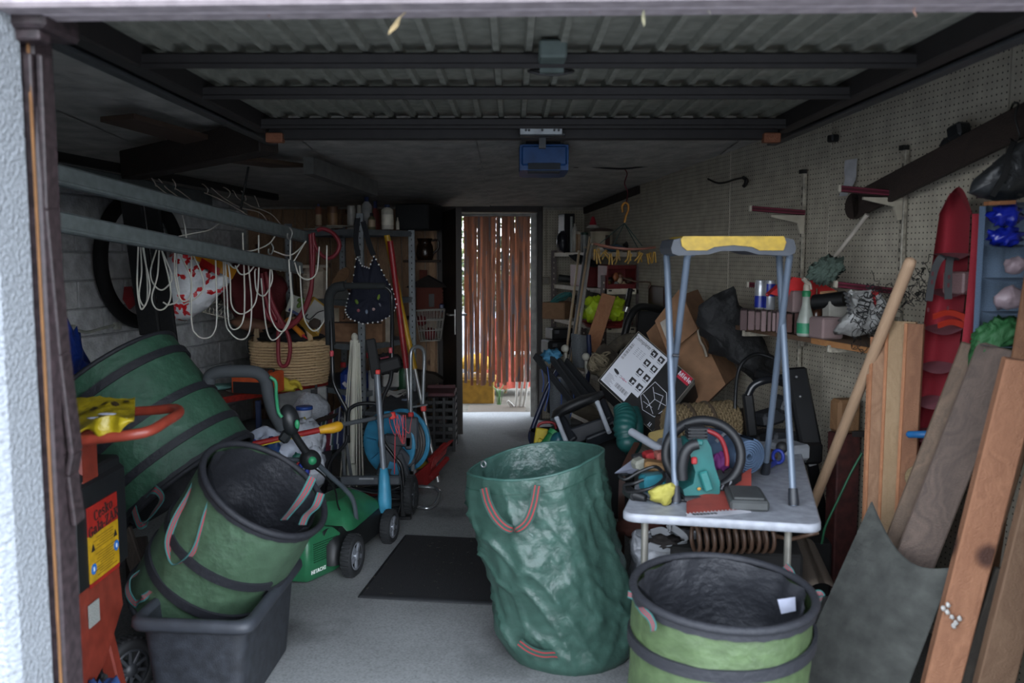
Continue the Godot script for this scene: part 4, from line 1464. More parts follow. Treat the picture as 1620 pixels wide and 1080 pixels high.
	for e in [[505, 705, 500, 770], [541, 700, 548, 765], [541, 660, 560, 760]]:
		b = N()
		b.tube([P(e[0], e[1], 5.45), F(e[2], e[3] + 20)], 0.011, 7)
		part("leg", b, M("8a8d90", 0.4, {"metal": 0.5}), t)
	settle(t)
	# bags on the floor left of the mower
	t = thing("printed_sack", "white garden sack with blue, green and grey print slumped behind the mower handle", "sack")
	b = N()
	var sc = P(428, 735, 4.95)
	b.ball(sc, Vector3(0.19, 0.2, 0.13), Basis(Vector3.BACK, 0.2), 18, 0.14, 12)
	b.ball(sc + Vector3(0.02, -0.24, 0), Vector3(0.2, 0.2, 0.15), Basis(), 14, 0.1, 14)
	part("body", b, M("b6bdcb", 0.5, {"nrm": "crease", "ns": 0.6}), t)
	for e in [[395, 702, 0.045, 0.03, "2c3f95"], [432, 705, 0.04, 0.05, "2c4c80"], [437, 728, 0.03, 0.05, "2c6a5c"], [402, 722, 0.035, 0.035, "3950a5"], [455, 742, 0.05, 0.04, "2f58a0"], [470, 730, 0.03, 0.05, "2c6a5c"]]:
		b = N()
		b.ball(P(e[0], e[1], 4.79), Vector3(e[2], e[3], 0.02), Basis(), 8, 0.2, int(e[0]))
		part("print", b, M(e[4], 0.5), t)
	settle(t)
	b = N()
	b.ball(P(478, 700, 5.2), Vector3(0.12, 0.14, 0.1), Basis(), 16, 0.25, 22)
	b.ball(P(484, 738, 5.15), Vector3(0.11, 0.16, 0.1), Basis(), 16, 0.2, 23)
	solo("white_bag", b, M("b8bcc4", 0.45, {"nrm": "crease", "ns": 0.9}), "crumpled white bag with a hooped handle behind the mower joint", "bag")
	t = thing("garden_string", "blue, white and red banded ribbon roll beside the mower joint", "ribbon")
	b = N()
	b.tube(curve([P(470, 735, 4.75), P(480, 722, 4.75), P(489, 728, 4.75), P(488, 748, 4.75)], 5), 0.008, 6)
	part("red_edge", b, M("a33038", 0.6), t)
	b = N()
	b.tube(curve([P(472, 745, 4.74), P(480, 730, 4.74), P(486, 735, 4.74), P(484, 760, 4.74)], 5), 0.014, 6)
	part("blue_band", b, M("2b3f9c", 0.6), t)
	settle(t)
	lawnmower()
	reel_mower()
	hose_trolley()
	# blue gripped shear shaft
	t = thing("long_handled_shears", "grey tube with a fat light blue grip and black head leaning before the hose reel", "garden tool")
	b = N()
	b.tube([P(596, 592, 4.95), P(601, 660, 4.9), P(607, 742, 4.85)], 0.0175, 10)
	part("tube", b, M("6b7076", 0.45, {"metal": 0.3}), t)
	b = N()
	var g0 = P(607, 738, 4.86)
	var g1 = P(609, 812, 4.8)
	b.xf = Transform3D(along(g0 - g1), g1)
	var gl = g0.distance_to(g1)
	b.lathe([Vector2(0.0, 0), Vector2(0.036, 0.005), Vector2(0.04, gl * 0.3), Vector2(0.032, gl * 0.75), Vector2(0.024, gl * 0.97), Vector2(0.0, gl)], 6)
	part("grip", b, M("3f8fae", 0.5), t)
	b = N()
	b.bar(P(586, 536, 5.0), P(596, 598, 4.96), 0.055, 0.03, Vector3.RIGHT, 0.012)
	b.bar(P(590, 585, 5.0), P(632, 572, 5.05), 0.07, 0.04, Vector3.UP, 0.015)
	part("head", b, M("0f0f10", 0.8), t)
	b = N()
	b.box(P(598, 588, 4.92), Vector3(0.025, 0.025, 0.03), Basis(), 0.004)
	part("red_catch", b, M("c0302a", 0.5), t)
	settle(t)
	# red and yellow telescopic handle
	t = thing("telescopic_handle", "red tube with yellow grip and grey extension lying across before the hose reel", "garden tool")
	b = N()
	b.tube([P(380, 707, 4.5), P(510, 679, 4.75)], 0.0165, 10)
	part("red_tube", b, M("9c2424", 0.45), t)
	b = N()
	b.tube([P(386, 711, 4.47), P(492, 686, 4.71)], 0.004, 6)
	part("yellow_line", b, M("c9b02c", 0.5), t)
	b = N()
	b.tube([P(505, 681, 4.74), P(512, 679, 4.75), P(526, 677, 4.77), P(536, 674, 4.79), P(540, 673, 4.8)], [0.021, 0.024, 0.03, 0.03, 0.02], 10)
	part("yellow_grip", b, M("d0991f", 0.5), t)
	b = N()
	b.tube([P(539, 672, 4.8), P(618, 656, 5.05)], 0.013, 10)
	part("extension", b, M("55585b", 0.5, {"metal": 0.3}), t)
	b = N()
	b.box(P(621, 657, 5.06), Vector3(0.035, 0.04, 0.035), Basis(Vector3.BACK, 0.2), 0.006)
	part("red_clamp", b, M("c4302c", 0.5), t)
	settle(t)
	# tangle of red twine
	t = thing("red_twine", "tangle of thin red twine hanging over the blue hose reel", "twine")
	var r = RandomNumberGenerator.new()
	r.seed = 5
	for i in 6:
		b = N()
		var x0 = 612.0 + r.randf() * 30.0
		var y1 = 680.0 + r.randf() * 26.0
		b.tube(curve([P(x0 - 4, 656, 5.12), P(x0 - 6 + r.randf() * 6, 672, 5.1), P(x0 + r.randf() * 8, y1, 5.1), P(x0 + 8, y1 - 14, 5.1), P(x0 + 3 + r.randf() * 8, 656, 5.12)], 6), 0.0022, 5)
		part("strand", b, M("a83a40", 0.6, {"tex": "none"}), t)
	b = N()
	b.tube([P(625, 690, 5.1), P(624, 750, 5.12)], 0.0035, 5)
	part("strand", b, M("a83a40", 0.6, {"tex": "none"}), t)
	settle(t)
func lawnmower():
	var t = thing("lawnmower", "green and black electric lawnmower with a foam handle beside the tub", "lawnmower")
	var w1 = F(558, 910)
	var w2 = F(617, 857)
	var fw = (w2 - w1).normalized()
	var rt = Vector3(-fw.z, 0, fw.x)
	var xf = Transform3D(Basis(rt, UP, -fw), w1)
	var gr = M("2c6e4a", 0.4, {"sc": 2.0})
	var bk = M("1c1e1f", 0.5)
	var b = N()
	b.xf = xf
	skin(b, [rloop([Vector3(-0.43, 0, 0.06), Vector3(-0.05, 0, 0.06), Vector3(-0.05, 0, -0.62), Vector3(-0.43, 0, -0.62)], 0, 0.06, 0.06), rloop([Vector3(-0.43, 0, 0.06), Vector3(-0.05, 0, 0.06), Vector3(-0.05, 0, -0.62), Vector3(-0.43, 0, -0.62)], 0.0, 0.06, 0.16), rloop([Vector3(-0.43, 0, 0.06), Vector3(-0.05, 0, 0.06), Vector3(-0.05, 0, -0.62), Vector3(-0.43, 0, -0.62)], 0.05, 0.08, 0.21)])
	fill(b, rloop([Vector3(-0.43, 0, 0.06), Vector3(-0.05, 0, 0.06), Vector3(-0.05, 0, -0.62), Vector3(-0.43, 0, -0.62)], 0.05, 0.08, 0.21))
	part("deck", b, bk, t)
	b = N()
	b.xf = xf
	var q = [Vector3(-0.40, 0, -0.12), Vector3(-0.07, 0, -0.12), Vector3(-0.09, 0, -0.6), Vector3(-0.39, 0, -0.6)]
	skin(b, [rloop(q, -0.02, 0.07, 0.185), rloop(q, -0.01, 0.07, 0.215), rloop(q, 0.05, 0.09, 0.275), rloop(q, 0.1, 0.07, 0.3)])
	fill(b, rloop(q, 0.1, 0.07, 0.3))
	part("cowl", b, gr, t)
	b = N()
	b.xf = xf
	for k in 14: b.box(Vector3(-0.33 + k * 0.016, 0.19, 0.064 - 0.03), Vector3(0.007, 0.09, 0.06))
	part("vent_fins", b, M("26282a", 0.6), t).set_meta("kind", "stuff")
	# grass box
	b = N()
	b.xf = xf
	var g = [Vector3(-0.42, 0, 0.2), Vector3(-0.149, 0, 0.18), Vector3(-0.075, 0, -0.05), Vector3(-0.42, 0, -0.04)]
	skin(b, [rloop(g, 0.02, 0.02, 0.012), rloop(g, 0.0, 0.025, 0.03), rloop(g, 0.0, 0.025, 0.2), rloop(g, 0.02, 0.03, 0.232), rloop(g, 0.06, 0.03, 0.25)])
	fill(b, rloop(g, 0.06, 0.03, 0.25))
	fill(b, rloop(g, 0.02, 0.02, 0.012))
	var box = part("grass_box", b, gr, t)
	var sd = (xf * Vector3(-0.075, 0, -0.05) - xf * Vector3(-0.149, 0, 0.18)).normalized()
	var nrm = sd.cross(UP)
	if nrm.x < 0: nrm = -nrm
	var o = xf * Vector3(-0.149, 0, 0.18)
	words("HITACHI", 0.019, 0.002, M("d8dcd6", 0.5, {"tex": "none"}), box, Transform3D(face(nrm), o + sd * 0.066 + Vector3(0, 0.06, 0) + nrm * 0.003))
	b = N()
	for r in 9:
		for k in 15:
			b.box(o + sd * (0.04 + k * 0.0115) + Vector3(0, 0.105 + r * 0.011, 0) + nrm * 0.0015, Vector3(0.006, 0.004, 0.006), face(nrm))
	part("perforation", b, M("17402a", 0.6), box).set_meta("kind", "stuff")
	wheel(t, xf * Vector3(0.0, 0.102, 0), rt, 0.102, 0.06, M("232527", 0.8), M("8b8f96", 0.4, {"metal": 0.3}), 5)
	wheel(t, xf * Vector3(0.0, 0.09, -0.52), rt, 0.09, 0.06, M("232527", 0.8), M("8b8f96", 0.4, {"metal": 0.3}), 5)
	wheel(t, xf * Vector3(-0.47, 0.102, 0), rt, 0.102, 0.06, M("232527", 0.8), M("8b8f96", 0.4, {"metal": 0.3}), 5)
	wheel(t, xf * Vector3(-0.47, 0.09, -0.52), rt, 0.09, 0.06, M("232527", 0.8), M("8b8f96", 0.4, {"metal": 0.3}), 5)
	# handle
	b = N()
	b.tube(curve([P(564, 826, 4.5), P(562, 806, 4.47), P(557, 788, 4.45), P(545, 773, 4.42), P(522, 752, 4.35), P(496, 727, 4.26)], 6), 0.0125, 10)
	part("lower_tube", b, M("5f676e", 0.4, {"metal": 0.4}), t)
	b = N()
	b.tube([P(385, 727, 4.3), P(440, 727, 4.3), P(488, 727, 4.27)], 0.012, 8)
	part("cross_tube", b, M("5f676e", 0.4, {"metal": 0.4}), t)
	b = N()
	b.lathe([Vector2(0, -0.04), Vector2(0.045, -0.04), Vector2(0.05, 0), Vector2(0.045, 0.035), Vector2(0, 0.04)], 20, P(491, 727, 4.22), along(Vector3(0.5, 0.1, 1)))
	var j = part("joint", b, bk, t)
	b = N()
	b.lathe([Vector2(0.02, 0.03), Vector2(0.02, 0.045), Vector2(0, 0.05)], 16, P(491, 727, 4.22), along(Vector3(0.5, 0.1, 1)))
	part("green_cap", b, M("2f8a5c", 0.5), j)
	b = N()
	b.tube(curve([P(488, 720, 4.22), P(474, 700, 4.18), P(464, 685, 4.15), P(455, 672, 4.12)], 5), 0.02, 8)
	part("upper_stem", b, bk, t)
	b = N()
	b.ball(P(458, 664, 4.08), Vector3(0.045, 0.075, 0.05), Basis(Vector3.BACK, 0.2), 14)
	b.box(P(452, 690, 4.1), Vector3(0.05, 0.06, 0.05), Basis(Vector3.BACK, -0.6), 0.02)
	var sb = part("switch_box", b, M("202325", 0.45), t)
	b = N()
	b.ball(P(470, 671, 4.03), Vector3(0.012, 0.022, 0.012))
	part("green_button", b, M("2f8a5c", 0.5), sb)
	b = N()
	b.tube(curve([P(330, 606, 3.95), P(333, 594, 3.95), P(350, 588, 3.95), P(385, 587, 3.96), P(408, 590, 3.97), P(420, 602, 3.99), P(425, 625, 4.0), P(433, 652, 4.03), P(446, 676, 4.07)], 6), 0.029, 12)
	part("foam_handle", b, M("34383b", 0.85, {"tex": "fine", "sc": 8.0}), t)
	b = N()
	b.tube(curve([P(427, 596, 3.96), P(436, 604, 3.97), P(437, 625, 3.98), P(440, 650, 4.0), P(446, 660, 4.0)], 5), 0.008, 7)
	part("green_bail", b, M("2c8058", 0.5), t)
	b = N()
	b.tube(curve([P(486, 735, 4.2), P(500, 742, 4.25), P(515, 755, 4.32), P(530, 775, 4.4), P(535, 800, 4.45), P(548, 830, 4.5)], 6), 0.0045, 6)
	part("cable", b, M("141414", 0.5), t)
	settle(t)
func reel_mower():
	var t = thing("reel_mower", "black push reel mower with a waisted tubular handle standing before the hose reel", "lawnmower")
	var bk = M("17181a", 0.35)
	var d = 5.25
	var b = N()
	b.tube(curve(pix([[549, 690, d], [549, 652, d], [540, 632, d], [528, 606, d], [526, 580, d], [524, 520, d + 0.05], [522, 470, d + 0.1], [530, 455, d + 0.1], [548, 452, d + 0.1], [600, 452, d + 0.1], [617, 460, d + 0.1], [620, 480, d + 0.1], [620, 560, d], [618, 600, d], [606, 630, d], [604, 655, d], [604, 690, d]], d), 5), 0.0125, 8)
	part("handle", b, bk, t)
	b = N()
	b.tube(curve(pix([[523, 545], [521, 500], [521, 470], [529, 456], [545, 452]], d + 0.08), 5), 0.03, 10)
	b.tube(pix([[535, 452], [610, 452]], d + 0.1), 0.02, 10)
	part("foam_grip", b, M("1d2021", 0.85), t)
	for e in [[525, 559], [618, 554]]:
		b = N()
		b.box(P(e[0], e[1], d - 0.01), Vector3(0.022, 0.035, 0.022), Basis(), 0.005)
		part("pink_clip", b, M("b0404a", 0.5), t)
	b = N()
	b.tube(curve(pix([[551, 700], [551, 655], [558, 643], [575, 638], [598, 640], [603, 655], [604, 692], [622, 720], [634, 735], [638, 760], [639, 800]], d - 0.03), 5), 0.0115, 8)
	b.tube(curve(pix([[549, 688], [546, 702], [530, 720], [520, 738], [519, 760]], d - 0.05), 5), 0.0115, 8)
	part("lower_frame", b, bk, t)
	b = N()
	b.bar(P(538, 760, d - 0.02), P(634, 759, d - 0.02), 0.055, 0.05, Vector3.UP, 0.01)
	var pl = part("grey_shroud", b, M("4e5256", 0.5), t)
	b = N()
	b.bar(P(568, 757, d - 0.05), P(591, 757, d - 0.05), 0.01, 0.002, Vector3.UP)
	part("badge", b, M("9a9c9e", 0.5), pl)
	b = N()
	var c0 = P(540, 790, d + 0.05)
	var c1 = P(636, 788, d + 0.05)
	b.tube([c0, c1], 0.018, 8)
	part("axle", b, bk, t)
	for k in 5:
		b = N()
		var pts = []
		for i in 11:
			var s = i / 10.0
			var a = TAU * k / 5.0 + s * 1.2
			pts.append(c0.lerp(c1, s) + Vector3(0, cos(a), sin(a)) * 0.075)
		b.ribbon(pts, [Vector3(0, 1, 0.3)], 0.022, 0.004)
		part("blade", b, M("3c3f42", 0.35, {"metal": 0.6}), t)
	b = N()
	b.box(P(581, 790, d + 0.12), Vector3(0.28, 0.12, 0.04), Basis(), 0.01)
	part("red_back_plate", b, M("7a1d1c", 0.5), t)
	wheel(t, P(650, 782, d + 0.02), Vector3(1, 0, 0.12), 0.115, 0.05, M("222426", 0.85), M("35383b", 0.5), 5)
	wheel(t, P(530, 785, d + 0.1), Vector3(1, 0, 0.12), 0.115, 0.05, M("222426", 0.85), M("35383b", 0.5), 5)
	b = N()
	b.box(Vector3(P(640, 815, d).x, 0.09, P(640, 815, d - 0.06).z), Vector3(0.03, 0.16, 0.02), Basis(), 0.004)
	b.box(Vector3(P(640, 815, d).x, 0.012, P(640, 815, d - 0.06).z), Vector3(0.1, 0.02, 0.05), Basis(), 0.004)
	part("stand_foot", b, bk, t)
	b = N()
	b.tube(curve(pix([[600, 672], [612, 700], [625, 720], [634, 760], [635, 790], [630, 812]], d - 0.06), 5), 0.004, 6)
	b.tube(curve(pix([[545, 768], [570, 776], [600, 780], [632, 770]], d - 0.08), 5), 0.004, 6)
	part("cable", b, M("303234", 0.4), t)
	settle(t)
func hose_trolley():
	var t = thing("hose_trolley", "light blue hose reel on a grey trolley with a tall bent tube handle", "hose reel")
	var blue = M("3c86a8", 0.45)
	var grey = M("3b3e43", 0.55)
	var tube = M("9a9ea0", 0.3, {"metal": 0.7})
	var d = 5.75
	var b = N()
	b.tube(curve([P(650, 660, d), P(650, 600, d), P(650, 560, d), P(655, 550, d + 0.02), P(665, 549, d + 0.05), P(671, 560, d + 0.07), P(670, 600, d + 0.07), P(669, 650, d + 0.07)], 5), 0.0125, 10)
	part("handle", b, tube, t)
	b = N()
	b.tube([P(650, 644, d), P(676, 640, d + 0.05)], 0.007, 8)
	part("crossbar", b, tube, t)
	for e in [[650, 657, 0.0], [670, 645, 0.07]]:
		b = N()
		b.box(P(e[0], e[1], d + e[2]), Vector3(0.036, 0.045, 0.036), Basis(), 0.006)
		part("red_clip", b, M("bd302c", 0.5), t)
	var ax = Vector3(-0.5, 0.05, 0.86).normalized()
	var rb = along(ax)
	var c = P(628, 698, d)
	for o in [0.075, -0.085]:
		b = N()
		b.lathe([Vector2(0.05, 0.01), Vector2(0.1, 0.006), Vector2(0.17, 0.006), Vector2(0.205, 0.02), Vector2(0.212, 0.01), Vector2(0.205, -0.008), Vector2(0.17, -0.008), Vector2(0.05, -0.008), Vector2(0.05, 0.01)], 40, c + ax * o, rb)
		var disc = part("reel_disc", b, blue, t)
		b = N()
		for k in 8:
			var a = TAU * k / 8.0
			var dd = rb * Vector3(cos(a), 0, sin(a))
			b.bar(c + ax * (o + 0.009) + dd * 0.11, c + ax * (o + 0.009) + dd * 0.19, 0.008, 0.01, dd.cross(ax), 0.002)
		part("rib", b, M("2f6f8e", 0.5), disc).set_meta("kind", "stuff")
	b = N()
	for k in 5:
		var ring = []
		for j in 36:
			var a = TAU * j / 36.0
			ring.append(c + ax * (-0.06 + k * 0.028) + rb * Vector3(cos(a), 0, sin(a)) * 0.175)
		b.tube(ring, 0.013, 7, true)
	part("coiled_hose", b, M("47423f", 0.5), t).set_meta("kind", "stuff")
	b = N()
	b.lathe([Vector2(0, 0.04), Vector2(0.05, 0.038), Vector2(0.062, 0.02), Vector2(0.062, -0.15), Vector2(0, -0.15)], 24, c + ax * 0.1, rb)
	var hub = part("hub", b, grey, t)
	b = N()
	b.lathe([Vector2(0, 0.065), Vector2(0.012, 0.062), Vector2(0.014, 0.04)], 12, c + ax * 0.1, rb)
	part("hub_nut", b, tube, hub)
	# side arms
	var s0 = c + Vector3(0.03, 0.0, 0.15)
	b = N()
	b.bar(s0 + Vector3(0.085, 0.19, 0), s0 + Vector3(0.085, -0.02, 0), 0.085, 0.04, Vector3.RIGHT, 0.012)
	b.bar(s0 + Vector3(0.085, 0.03, 0), s0 + Vector3(-0.09, 0.05, 0), 0.07, 0.04, Vector3.UP, 0.012)
	b.bar(s0 + Vector3(0.09, -0.12, 0), s0 + Vector3(0.0, -0.03, 0), 0.06, 0.04, Vector3.UP, 0.012)
	b.bar(s0 + Vector3(-0.02, 0.02, 0), s0 + Vector3(-0.13, -0.27, 0.02), 0.1, 0.05, Vector3.RIGHT, 0.015)
	b.bar(s0 + Vector3(0.0, -0.04, 0), s0 + Vector3(0.08, -0.3, 0.02), 0.06, 0.05, Vector3.RIGHT, 0.015)
	part("support_arm", b, grey, t)
	b = N()
	b.tube([s0 + Vector3(0.088, 0.0, 0), s0 + Vector3(0.09, -0.16, 0.0)], 0.013, 10)
	part("leg_tube", b, tube, t)
	b = N()
	b.box(s0 + Vector3(-0.03, -0.14, 0.03), Vector3(0.08, 0.08, 0.012), Basis(Vector3.BACK, -0.35), 0.006)
	part("blue_panel", b, blue, t)
	b = N()
	var fy = s0.y - 0.3
	b.bar(s0 + Vector3(-0.16, -0.28, 0), s0 + Vector3(0.1, -0.3, 0), 0.05, 0.06, Vector3.UP, 0.012)
	b.box(Vector3(s0.x - 0.03, fy * 0.5 - 0.01, s0.z), Vector3(0.12, fy, 0.08), Basis(), 0.01)
	part("foot", b, grey, t)
	settle(t)
func can_at(called: String, c: Vector3, r: float, h: float, col: String, label: String, cat: String, group = "", neck = 0.0, capcol = "", band = ""):
	# a jar, can or bottle; neck is the share of the height that tapers
	var t = thing(called, label, cat, group)
	var b = N()
	var pf = [Vector2(0, 0), Vector2(r * 0.94, 0), Vector2(r, h * 0.03)]
	if neck > 0.0:
		pf += [Vector2(r, h * (1.0 - neck)), Vector2(r * 0.8, h * (1.0 - neck * 0.72)), Vector2(r * 0.42, h * (1.0 - neck * 0.45)), Vector2(r * 0.36, h * 0.98), Vector2(0, h * 0.98)]
	else:
		pf += [Vector2(r, h * 0.96), Vector2(r * 0.95, h), Vector2(0, h * 0.995)]
	b.lathe(pf, 24, c)
	part("body", b, M(col, 0.45), t)
	if capcol:
		b = N()
		var cr = r * 0.45 if neck > 0.0 else r * 1.03
		var c0 = h * (1.0 - neck * 0.42) if neck > 0.0 else h * 0.9
		b.lathe([Vector2(cr, c0), Vector2(cr, h * 1.02), Vector2(cr * 0.9, h * 1.04), Vector2(0, h * 1.04)], 20, c)
		part("cap", b, M(capcol, 0.45), t)
	if band:
		b = N()
		b.lathe([Vector2(r * 1.012, h * 0.18), Vector2(r * 1.012, h * 0.62 if neck > 0.0 else h * 0.72)], 24, c)
		part("paper_label", b, M(band, 0.5), t)
	return settle(t)
func holed_post(t: Node, p: Vector3, h: float, w: float, m: Material, hole: Material, dir = Vector3.BACK):
	var b = N()
	var bs = face(dir)
	b.box(Vector3(p.x, h * 0.5, p.z) + bs * Vector3(0, 0, -0.002), Vector3(w, h, 0.004), bs)
	b.box(Vector3(p.x, h * 0.5, p.z) + bs * Vector3(w * 0.5, 0, -w * 0.4), Vector3(0.004, h, w * 0.8), bs)
	b.box(Vector3(p.x, h * 0.5, p.z) + bs * Vector3(-w * 0.5, 0, -w * 0.15), Vector3(0.004, h, w * 0.3), bs)
	var o = part("post", b, m, t)
	b = N()
	var y = 0.06
	while y < h - 0.03:
		b.box(Vector3(p.x, y, p.z) + bs * Vector3(0, 0, 0.0004), Vector3(0.008, 0.014, 0.001), bs)
		y += 0.05
	part("slot", b, hole, o).set_meta("kind", "stuff")
func shelf_board(t: Node, c: Array, h: float, m: Material, lip = 0.04):
	var b = N()
	var cc = rloop(c, 0.0, 0.006, h)
	var lo = rloop(c, 0.0, 0.006, h - lip)
	skin(b, [lo, cc], -1)
	fill(b, cc)
	fill(b, rloop(c, 0.004, 0.006, h - 0.006))
	part("shelf_board", b, m, t)
func left_shelf():
	var grey = M("80868a", 0.5, {"metal": 0.3})
	var t = thing("steel_shelving", "grey slotted steel shelving full of boxes and bottles behind the reel mower", "shelving")
	var A = P(571, 480, 6.9)
	var L = P(458, 480, 7.5)
	var R = P(652, 480, 7.6)
	var Bk = L + R - A
	for p in [A, L, R, Bk]: holed_post(t, p, 1.9 if p == A else 1.84, 0.05, grey, M("1c1e20", 0.8))
	var cs = [A, R, Bk, L]
	for h in [1.78, 1.22, 0.87, 0.5, 0.12]: shelf_board(t, cs, h, grey, 0.045)
	settle(t)
	# top shelf
	var r = Vector3(0, 0, 0)
	can_at("spray_can", Vector3(P(504, 338, 7.25).x, 1.782, -7.25), 0.026, 0.2, "7a4a38", "brown printed spray can, first of the row on the top grey shelf", "can", "", 0.12, "2b3560", "a08a70")
	can_at("paint_tin", Vector3(P(526, 336, 7.30).x, 1.782, -7.30), 0.045, 0.19, "6a4a34", "wide brown printed tin beside the spray can on the top grey shelf", "tin", "", 0.0, "", "8a6848")
	can_at("white_tub", Vector3(P(556, 334, 7.35).x, 1.782, -7.35), 0.035, 0.2, "b8b6ae", "plain white tub between the brown tin and the conical bottle", "tub")
	can_at("cone_bottle", Vector3(P(568, 336, 7.20).x, 1.782, -7.20), 0.045, 0.2, "a5a398", "conical whitish bottle above the front post of the grey shelving", "bottle", "", 0.8)
	can_at("big_bottle", Vector3(P(580, 330, 7.50).x, 1.782, -7.50), 0.045, 0.27, "aeb0ae", "tallest white bottle with a blue cap on the top grey shelf", "bottle", "", 0.25, "26325e")
	can_at("red_bottle", Vector3(P(594, 332, 7.55).x, 1.782, -7.55), 0.035, 0.24, "7d3834", "dull red bottle behind the labelled white bottle", "bottle", "", 0.5, "26325e")
	can_at("amber_bottle", Vector3(P(588, 338, 7.25).x, 1.782, -7.25), 0.03, 0.13, "5d5a40", "small dark capped bottle with a pale label in front of the red bottle", "bottle", "", 0.35, "18181a", "b09a80")
	can_at("labelled_bottle", Vector3(P(613, 350, 7.15).x, 1.782, -7.15), 0.048, 0.19, "c4beb0", "square shouldered white bottle with a black and white label on the shelf edge", "bottle", "", 0.2, "1d2a4a", "ded8c8")
	can_at("pump_bottle", Vector3(P(629, 350, 7.20).x, 1.782, -7.20), 0.014, 0.1, "c0b8a8", "tiny white pump bottle at the corner of the top grey shelf", "bottle", "", 0.5)
	var b = N()
	b.box(Vector3(P(662, 330, 7.65).x, 1.9, -7.7), Vector3(0.3, 0.22, 0.36), Basis(Vector3.UP, -0.25), 0.01)
	solo("black_case", b, M("17181a", 0.6), "large black case lying at the end of the top grey shelf by the wooden wall", "case")
	b = N()
	for i in 3: b.box(Vector3(P(505 + i * 15, 348, 7.2).x, 1.787 + 0.012 * i, -7.2), Vector3(0.22, 0.01, 0.16), Basis(Vector3.UP, 0.2 * i), 0.002)
	solo("paper_pile", b, M("8a867a", 0.8), "pile of papers and flattened cartons on the top grey shelf under the cans", "papers")
	# clothes peg bag
	t = thing("peg_bag", "navy clothes peg bag with a dotted white trim hanging on the front post", "bag")
	var n = FastNoiseLite.new()
	n.seed = 3; n.frequency = 1.0
	var ol = [Vector2(584, 424), Vector2(592, 404), Vector2(606, 432), Vector2(620, 456), Vector2(628, 482), Vector2(620, 498), Vector2(600, 509), Vector2(574, 512), Vector2(553, 504), Vector2(546, 492), Vector2(550, 474), Vector2(558, 446), Vector2(564, 404), Vector2(572, 420)]
	b = N()
	var f = func(u, w):
		var k: float = u * ol.size()
		var i = int(k) % ol.size()
		var q: Vector2 = ol[i].lerp(ol[(i + 1) % ol.size()], k - int(k))
		var cen = Vector2(586, 470)
		var rr = pow(sin(PI * w), 0.6)
		q = cen + (q - cen) * rr
		return P(q.x, q.y, 6.1 - 0.05 * cos(PI * w) - 0.012 * sin(q.x * 0.7) * clampf((q.y - 430.0) / 40.0, 0, 1))
	b.sheet(84, 14, f)
	part("fabric", b, M("15192b", 0.85, {"tex": "fine", "sc": 6.0}), t)
	b = N()
	for i in 46:
		var k = i / 46.0 * ol.size()
		var j = int(k) % ol.size()
		var q: Vector2 = ol[j].lerp(ol[(j + 1) % ol.size()], k - int(k))
		b.box(P(q.x, q.y, 6.08), Vector3(0.009, 0.009, 0.009), Basis(Vector3.BACK, i))
	part("dotted_trim", b, M("c4c4c4", 0.7, {"tex": "none"}), t).set_meta("kind", "stuff")
	for e in [[564, 477, "6a8632", 0.5, 0.011, 0.018], [599, 470, "768f34", -0.2, 0.009, 0.02], [567, 491, "96585f", 0.3, 0.011, 0.011], [580, 493, "7a889a", 0.0, 0.009, 0.015], [591, 489, "9a8280", 0.2, 0.011, 0.01], [601, 482, "70767c", 0.5, 0.006, 0.013]]:
		b = N()
		b.ball(P(e[0], e[1], 6.042), Vector3(e[4], e[5], 0.006), Basis(Vector3.BACK, e[3]), 8, 0.15, int(e[0]))
		part("applique", b, M(e[2], 0.8), t)
	for e in [[[567, 405], [563, 380], [566, 345]], [[591, 404], [584, 385], [574, 350]]]:
		b = N()
		b.ribbon(curve(pix(e, 6.12), 5), [Vector3.RIGHT], 0.035, 0.004)
		part("hanging_strap", b, M("101218", 0.85), t)
	settle(t)
	# boxes and tubs between the shelves
	t = thing("coffee_carton", "brown cardboard carton lettered JACO with a dark stripe on the grey shelving", "box")
	b = N()
	var bx0 = P(496, 500, 7.2)
	var bx1 = P(604, 500, 7.1)
	var dd = (bx1 - bx0)
	dd.y = 0
	var nn = Vector3(-dd.z, 0, dd.x).normalized()
	if nn.z < 0: nn = -nn
	var bs = face(nn)
	var bc = (bx0 + bx1) * 0.5 - nn * 0.17
	b.box(Vector3(bc.x, 1.03, bc.z), Vector3(dd.length(), 0.31, 0.33), bs, 0.004)
	var crd = part("carton", b, M("8d6a50", 0.85, {"sc": 2.0}), t)
	var fc = Vector3(bc.x, 1.03, bc.z) + nn * 0.166
	b = N()
	b.box(fc + Vector3(0, 0.005, 0), Vector3(dd.length() * 0.99, 0.016, 0.002), bs)
	part("printed_stripe", b, M("2b1d18", 0.7, {"tex": "none"}), crd)
	b = N()
	b.box(fc + bs.x * -0.11 + Vector3(0, 0.065, 0), Vector3(0.075, 0.11, 0.003), bs)
	part("paper_label", b, M("b3a690", 0.7), crd)
	words("JACOBS", 0.045, 0.001, M("241611", 0.7, {"tex": "none"}), crd, Transform3D(bs, fc + bs.x * 0.07 + Vector3(0, 0.062, 0) + nn * 0.001))
	words("GOLDENE", 0.02, 0.001, M("5a3a26", 0.7, {"tex": "none"}), crd, Transform3D(bs, fc + bs.x * 0.06 + Vector3(0, 0.028, 0) + nn * 0.001), false)
	settle(t)
	t = thing("white_canister", "tall white ribbed plastic canister on the shelving behind the red hose", "canister")
	b = N()
	b.box(P(497, 452, 7.4), Vector3(0.19, 0.3, 0.18), Basis(Vector3.UP, 0.3), 0.03)
	for i in 6: b.box(P(490, 434 + i * 6, 7.31), Vector3(0.11, 0.008, 0.03), Basis(Vector3.UP, 0.3), 0.002)
	part("body", b, M("b7a996", 0.6), t)
	b = N()
